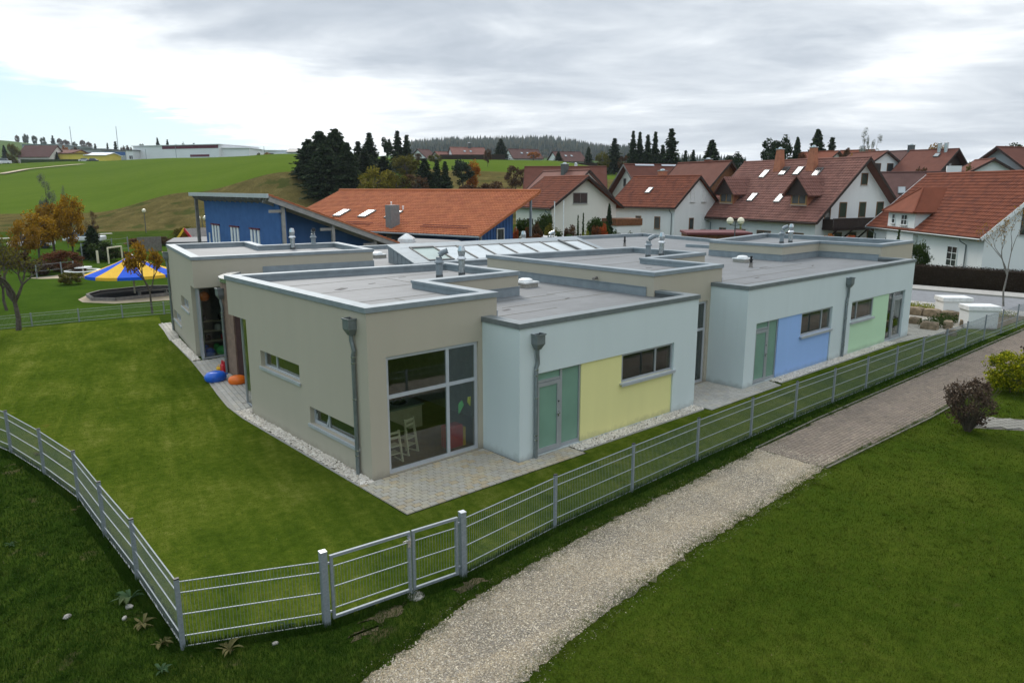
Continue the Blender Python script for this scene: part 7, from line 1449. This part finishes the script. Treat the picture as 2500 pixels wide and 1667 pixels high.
for sg, mt in ((-1, 'toy_yellow'), (1, 'timber_grey')):
    m = MB(); m.add([(sg*1.5, -1.2, 1.2), (sg*1.5, 1.2, 1.2), (0, 1.2, 2.4), (0, -1.2, 2.4), (sg*1.5, -1.2, 1.1), (sg*1.5, 1.2, 1.1), (0, 1.2, 2.3), (0, -1.2, 2.3)], [(0, 1, 2, 3), (4, 5, 6, 7), (0, 1, 5, 4), (0, 3, 7, 4)]); m.build('roof', M[mt], t)
m = MB(); m.beam((1.5, -1.22, 1.14), (0, -1.22, 2.36), .06, .22); m.build('barge_board', M['red'], t); m = MB(); m.beam((-1.5, -1.22, 1.14), (0, -1.22, 2.36), .06, .22); m.build('barge_board', M['toy_yellow'], t)
# path below the bank, field track
pa = []
for x, y in ((1150, 655), (1800, 625)): p = gp(x/4.3545, 420+y/4.3545); pa.append(p)
d_ = (pa[1]-pa[0]).normalized(); n_ = Vector((-d_.y, d_.x, 0)); a, b = pa[0]-d_*25, pa[1]+d_*14
sheet('foot_path', [tuple((q+n_*s)[:2]) for q, s in ((a, -.9), (b, -.9), (b, .9), (a, .9))], .02, 'concrete')
def track(name, pix, wd, mat, lift):
    pts = []
    for x, y in pix:
        r = ray(x*1.0629, y*1.0629); r = r/r.dot(H2); d = 132.0
        while d < 600:
            p = CAM+r*d
            if p.z < tz(p.x, p.y): break
            d += .5
        pts.append(CAM+r*d)
    P = []
    for a, b in zip(pts, pts[1:]):
        for f in np.linspace(0, 1, 12)[:-1]: P.append(a+(b-a)*f)
    P.append(pts[-1]); m = MB(); V = []
    for i, p in enumerate(P):
        d = (P[min(i+1, len(P)-1)]-P[max(i-1, 0)]); d.z = 0; d.normalize(); n = Vector((-d.y, d.x, 0))
        for s in (-1, 1): q = p+n*s*wd/2; V.append((q.x, q.y, tz(q.x, q.y)+lift))
    m.add(V, [(2*i, 2*i+1, 2*i+3, 2*i+2) for i in range(len(P)-1)]); return tag(m.build(name, M[mat]), kind='structure')
track('field_track', [(0, 402), (60, 391), (110, 386), (190, 379)], 3.0, 'sand', .35)
# ---------------------------------------------------------------- industrial halls on the hill
def hall(name, label, pxL, pxR, ytop, depth, deep, wmat, rmat, gable=0.0, ybot=None, dR=None, fasc=None, cat='hall', bands=()):
    """box hall between two photo columns, top row ytop (wall), depth behind the field crest"""
    dR = dR or depth; a, b = at(pxL*1.0629, ytop*1.0629, depth), at(pxR*1.0629, ytop*1.0629, dR); c = (a+b)/2; L = math.hypot(b.x-a.x, b.y-a.y); rot = math.atan2(b.y-a.y, b.x-a.x); zb = tz(c.x, c.y)-2; H_ = c.z-zb
    t = thing(name, label, cat, (c.x, c.y, zb), rot); m = MB()
    m.add([(-L/2, 0, 0), (L/2, 0, 0), (L/2, deep, 0), (-L/2, deep, 0), (-L/2, 0, H_), (L/2, 0, H_), (L/2, deep, H_), (-L/2, deep, H_)]+[(-L/2, deep/2, H_+gable), (L/2, deep/2, H_+gable)], [(0, 1, 5, 4), (1, 2, 6, 9, 5), (2, 3, 7, 6), (3, 0, 4, 8, 7)]); m.build('wall', M[wmat], t)
    m = MB(); e = .6; g = max(gable, .1)
    for s0, s1 in ((-e, deep/2), (deep+e, deep/2)):
        z0 = H_-(e/(deep/2))*g; m.add([(-L/2-e, s0, z0), (L/2+e, s0, z0), (L/2+e, s1, H_+g), (-L/2-e, s1, H_+g), (-L/2-e, s0, z0+.3), (L/2+e, s0, z0+.3), (L/2+e, s1, H_+g+.3), (-L/2-e, s1, H_+g+.3)], [(0, 1, 2, 3), (4, 5, 6, 7), (0, 1, 5, 4), (1, 2, 6, 5), (3, 0, 4, 7)])
    m.build('roof', M[rmat], t); pxm = L/(pxR-pxL)
    for (x0, x1, y0, y1, mt, nm) in bands:
        u0, u1 = (x0-pxL)*pxm-L/2, (x1-pxL)*pxm-L/2; k = depth*1.0629/F_PX*1.02; z0, z1 = H_-(y1-ytop)*k, H_-(y0-ytop)*k; m = MB(); m.box(u0, -.12, z0, u1, -.01, z1); m.build(nm, M[mt], t)
    return t
hall('white_hall', 'long white industrial hall with maroon band under the eave', 305, 502, 334.5, 372, 30, 'hall_white', 'hall_white', 0, dR=356, bands=((374, 501, 335, 341.5, 'maroon', 'colour_band'), (437, 480, 354, 358.5, 'maroon', 'window_band')))
hall('white_hall', 'white end wing of the maroon banded hall sloping right', 502.5, 572, 341, 358, 30, 'hall_white', 'hall_white', 0)
hall('white_hall', 'small white office block with dark blue windows left of the long hall', 289, 304.5, 346, 364, 14, 'hall_white', 'roof_grey', 0, bands=((296, 299, 357, 364, 'car_dark', 'window'), (300.5, 303, 357, 364, 'car_dark', 'window')))
hall('grey_hall', 'grey-blue glass fronted hall between the yellow sheds and the white hall', 235, 288, 346, 385, 24, 'hall_grey', 'roof_grey', 0, bands=((240, 287, 349, 356, 'blue_wall', 'window_band'),))
hall('yellow_hall', 'larger yellow hall with red-brown roof', 108, 160, 353, 352, 18, 'yellow_hall', 'tile_red', 1.8); hall('yellow_hall', 'yellow gable end of the larger yellow hall', 160.5, 194, 353, 352, 26, 'yellow_hall', 'tile_red', .4)
hall('yellow_hall', 'small yellow shed with pale roof beside the larger one', 195, 242, 357, 352, 14, 'yellow_hall', 'hall_white', 1.2); hall('grey_hall', 'long grey metal hall behind the yellow one', 50, 126, 332.5, 450, 40, 'hall_grey', 'hall_grey', 0)
hall('grey_hall', 'dark flat roofed hall behind the small yellow shed', 180, 240, 343, 400, 30, 'grey_plaster', 'roof_grey', 0)
hall('farmhouse', 'dark brown-roofed house at the left edge of the field', 40, 112, 360, 345, 14, 'cream_plaster', 'tile_dark', 5.0, cat='house')
hall('white_hall', 'white flat-roofed works building left of the dark tree clump', 606, 690, 346.5, 350, 24, 'hall_white', 'hall_white', 0, bands=((617, 628, 352, 359, 'car_dark', 'window'), (636, 647, 353, 358, 'hall_grey', 'window'), (651, 662, 353, 358, 'hall_grey', 'window')))
hall('white_hall', 'grey low canopy before the white works building', 636, 690, 356, 346, 10, 'hall_grey', 'hall_grey', .4); hall('white_hall', 'white gabled shed roof behind the dark spruces', 660, 700, 350, 344, 12, 'hall_white', 'zinc_dark', 1.6)
def lowhedge(label, pix, d, hh, mat, seed):
    t = thing('hedge', label, 'hedge', (0, 0, 0)); P = [at(x*1.0629, y*1.0629, d) for x, y in pix]; line = [(p.x, p.y) for p in P]; zb = min(tz(*q) for q in line)
    rng = np.random.default_rng(seed); m = MB(); strip(m, line, 0, 2.0, zb-1, zb+hh); m.build('foliage', M[mat], t)
lowhedge('long dark hedge before the yellow halls', [(48, 375), (195, 369)], 343, 2.0, 'leaf_green', 1); lowhedge('brown clipped hedge along the ridge before the farmhouses', [(1010, 369), (1110, 368), (1160, 370)], 264, 1.9, 'hedge_brown', 2); lowhedge('dark garden hedge along the right end of the ridge', [(1165, 370), (1420, 379)], 260, 1.7, 'hedge_brown', 3)
def car(label, px, d, L, hh, mat, rz=0.0, cat='car'):
    p = hz((px*1.0629-1250)/F_PX*d, d); z = tz(p.x, p.y); t = thing('parked_car' if cat == 'car' else 'parked_van', label, cat, (p.x, p.y, z), -YAW+rz, 'cars parked by the halls'); w_ = 1.75
    m = MB(); m.box(-L/2, -w_/2, .3, L/2, w_/2, hh*.58); m.build('body', M[mat], t, bevel=.12); m = MB(); a, b = L*.30, L*.22; v = w_/2-.08
    m.add([(-a-.3, -v, hh*.575), (a+.1, -v, hh*.575), (a+.1, v, hh*.575), (-a-.3, v, hh*.575), (-b-.1, -v+.12, hh), (b-.1, -v+.12, hh), (b-.1, v-.12, hh), (-b-.1, v-.12, hh)], [(4, 5, 6, 7), (0, 1, 5, 4), (1, 2, 6, 5), (2, 3, 7, 6), (3, 0, 4, 7)]); m.build('cabin', M['pane_house'], t)
    m = MB(); m.box(-b-.05, -v+.13, hh-.02, b-.15, v-.13, hh+.03); m.build('roof', M[mat], t)
    for sx in (-1, 1):
        for sy in (-1, 1): m = MB(); m.tube([(sx*L*.31, sy*(w_/2-.1), .32), (sx*L*.31, sy*(w_/2+.02), .32)], .32, 12); m.build('wheel', M['rubber'], t)
car('white parked car before the small yellow shed', 222, 341, 4.6, 1.5, 'car_white', .1); car('dark parked car beside the white one at the yellow shed', 241, 341, 4.4, 1.5, 'car_dark', .2); car('white delivery van at the left edge of the field', 42.5, 325, 5.4, 2.4, 'car_white', .3, 'van'); car('white truck trailer at the left border below the hedge', 17, 322, 7, 2.0, 'car_white', 0, 'van')
car('silver car half hidden by the orange trees', 79, 80, 4.3, 1.45, 'car_white', .4); car('pale car half hidden behind the dark green bush', 202, 88, 4.3, 1.45, 'car_white', .2)
for px, top, d, lb in ((160, 291, 860, 'thin lattice mast on the far hill'), (266, 291, 515, 'taller thin mast left of the white hall')): pole(px, top, d, lb, .35 if d > 600 else .22, 'zinc', 'mast', 'radio_mast')
pole(403, 338, 350, 'thin street lamp pole before the white hall', .12, 'zinc', 'lamp post', 'lamp_post'); pole(334, 343, 350, 'lamp post at the left end of the white hall', .12, 'zinc', 'lamp post', 'lamp_post'); pole(606, 337, 345, 'lamp post at the right end of the white hall', .12, 'zinc', 'lamp post', 'lamp_post')

# ---------------------------------------------------------------- air
m = MB(); c = CAM+H2*900
x0, x1, y0, y1 = CAM.x-4000, CAM.x+4000, CAM.y-4000, CAM.y+4000
m.box(x0, y0, -4, x1, y1, 128); hz_ = m.build('haze', None); tag(hz_, kind='stuff')
hm = bpy.data.materials.new('haze'); hm.use_nodes = True; n = NT(hm.node_tree); n.n.clear()
pvn = n.add('ShaderNodeVolumePrincipled'); pvn.inputs['Color'].default_value = (.80, .88, 1, 1); pvn.inputs['Density'].default_value = .00010; pvn.inputs['Anisotropy'].default_value = .3
n.l.new(pvn.outputs[0], n.add('ShaderNodeOutputMaterial').inputs['Volume']); hz_.data.materials.append(hm)
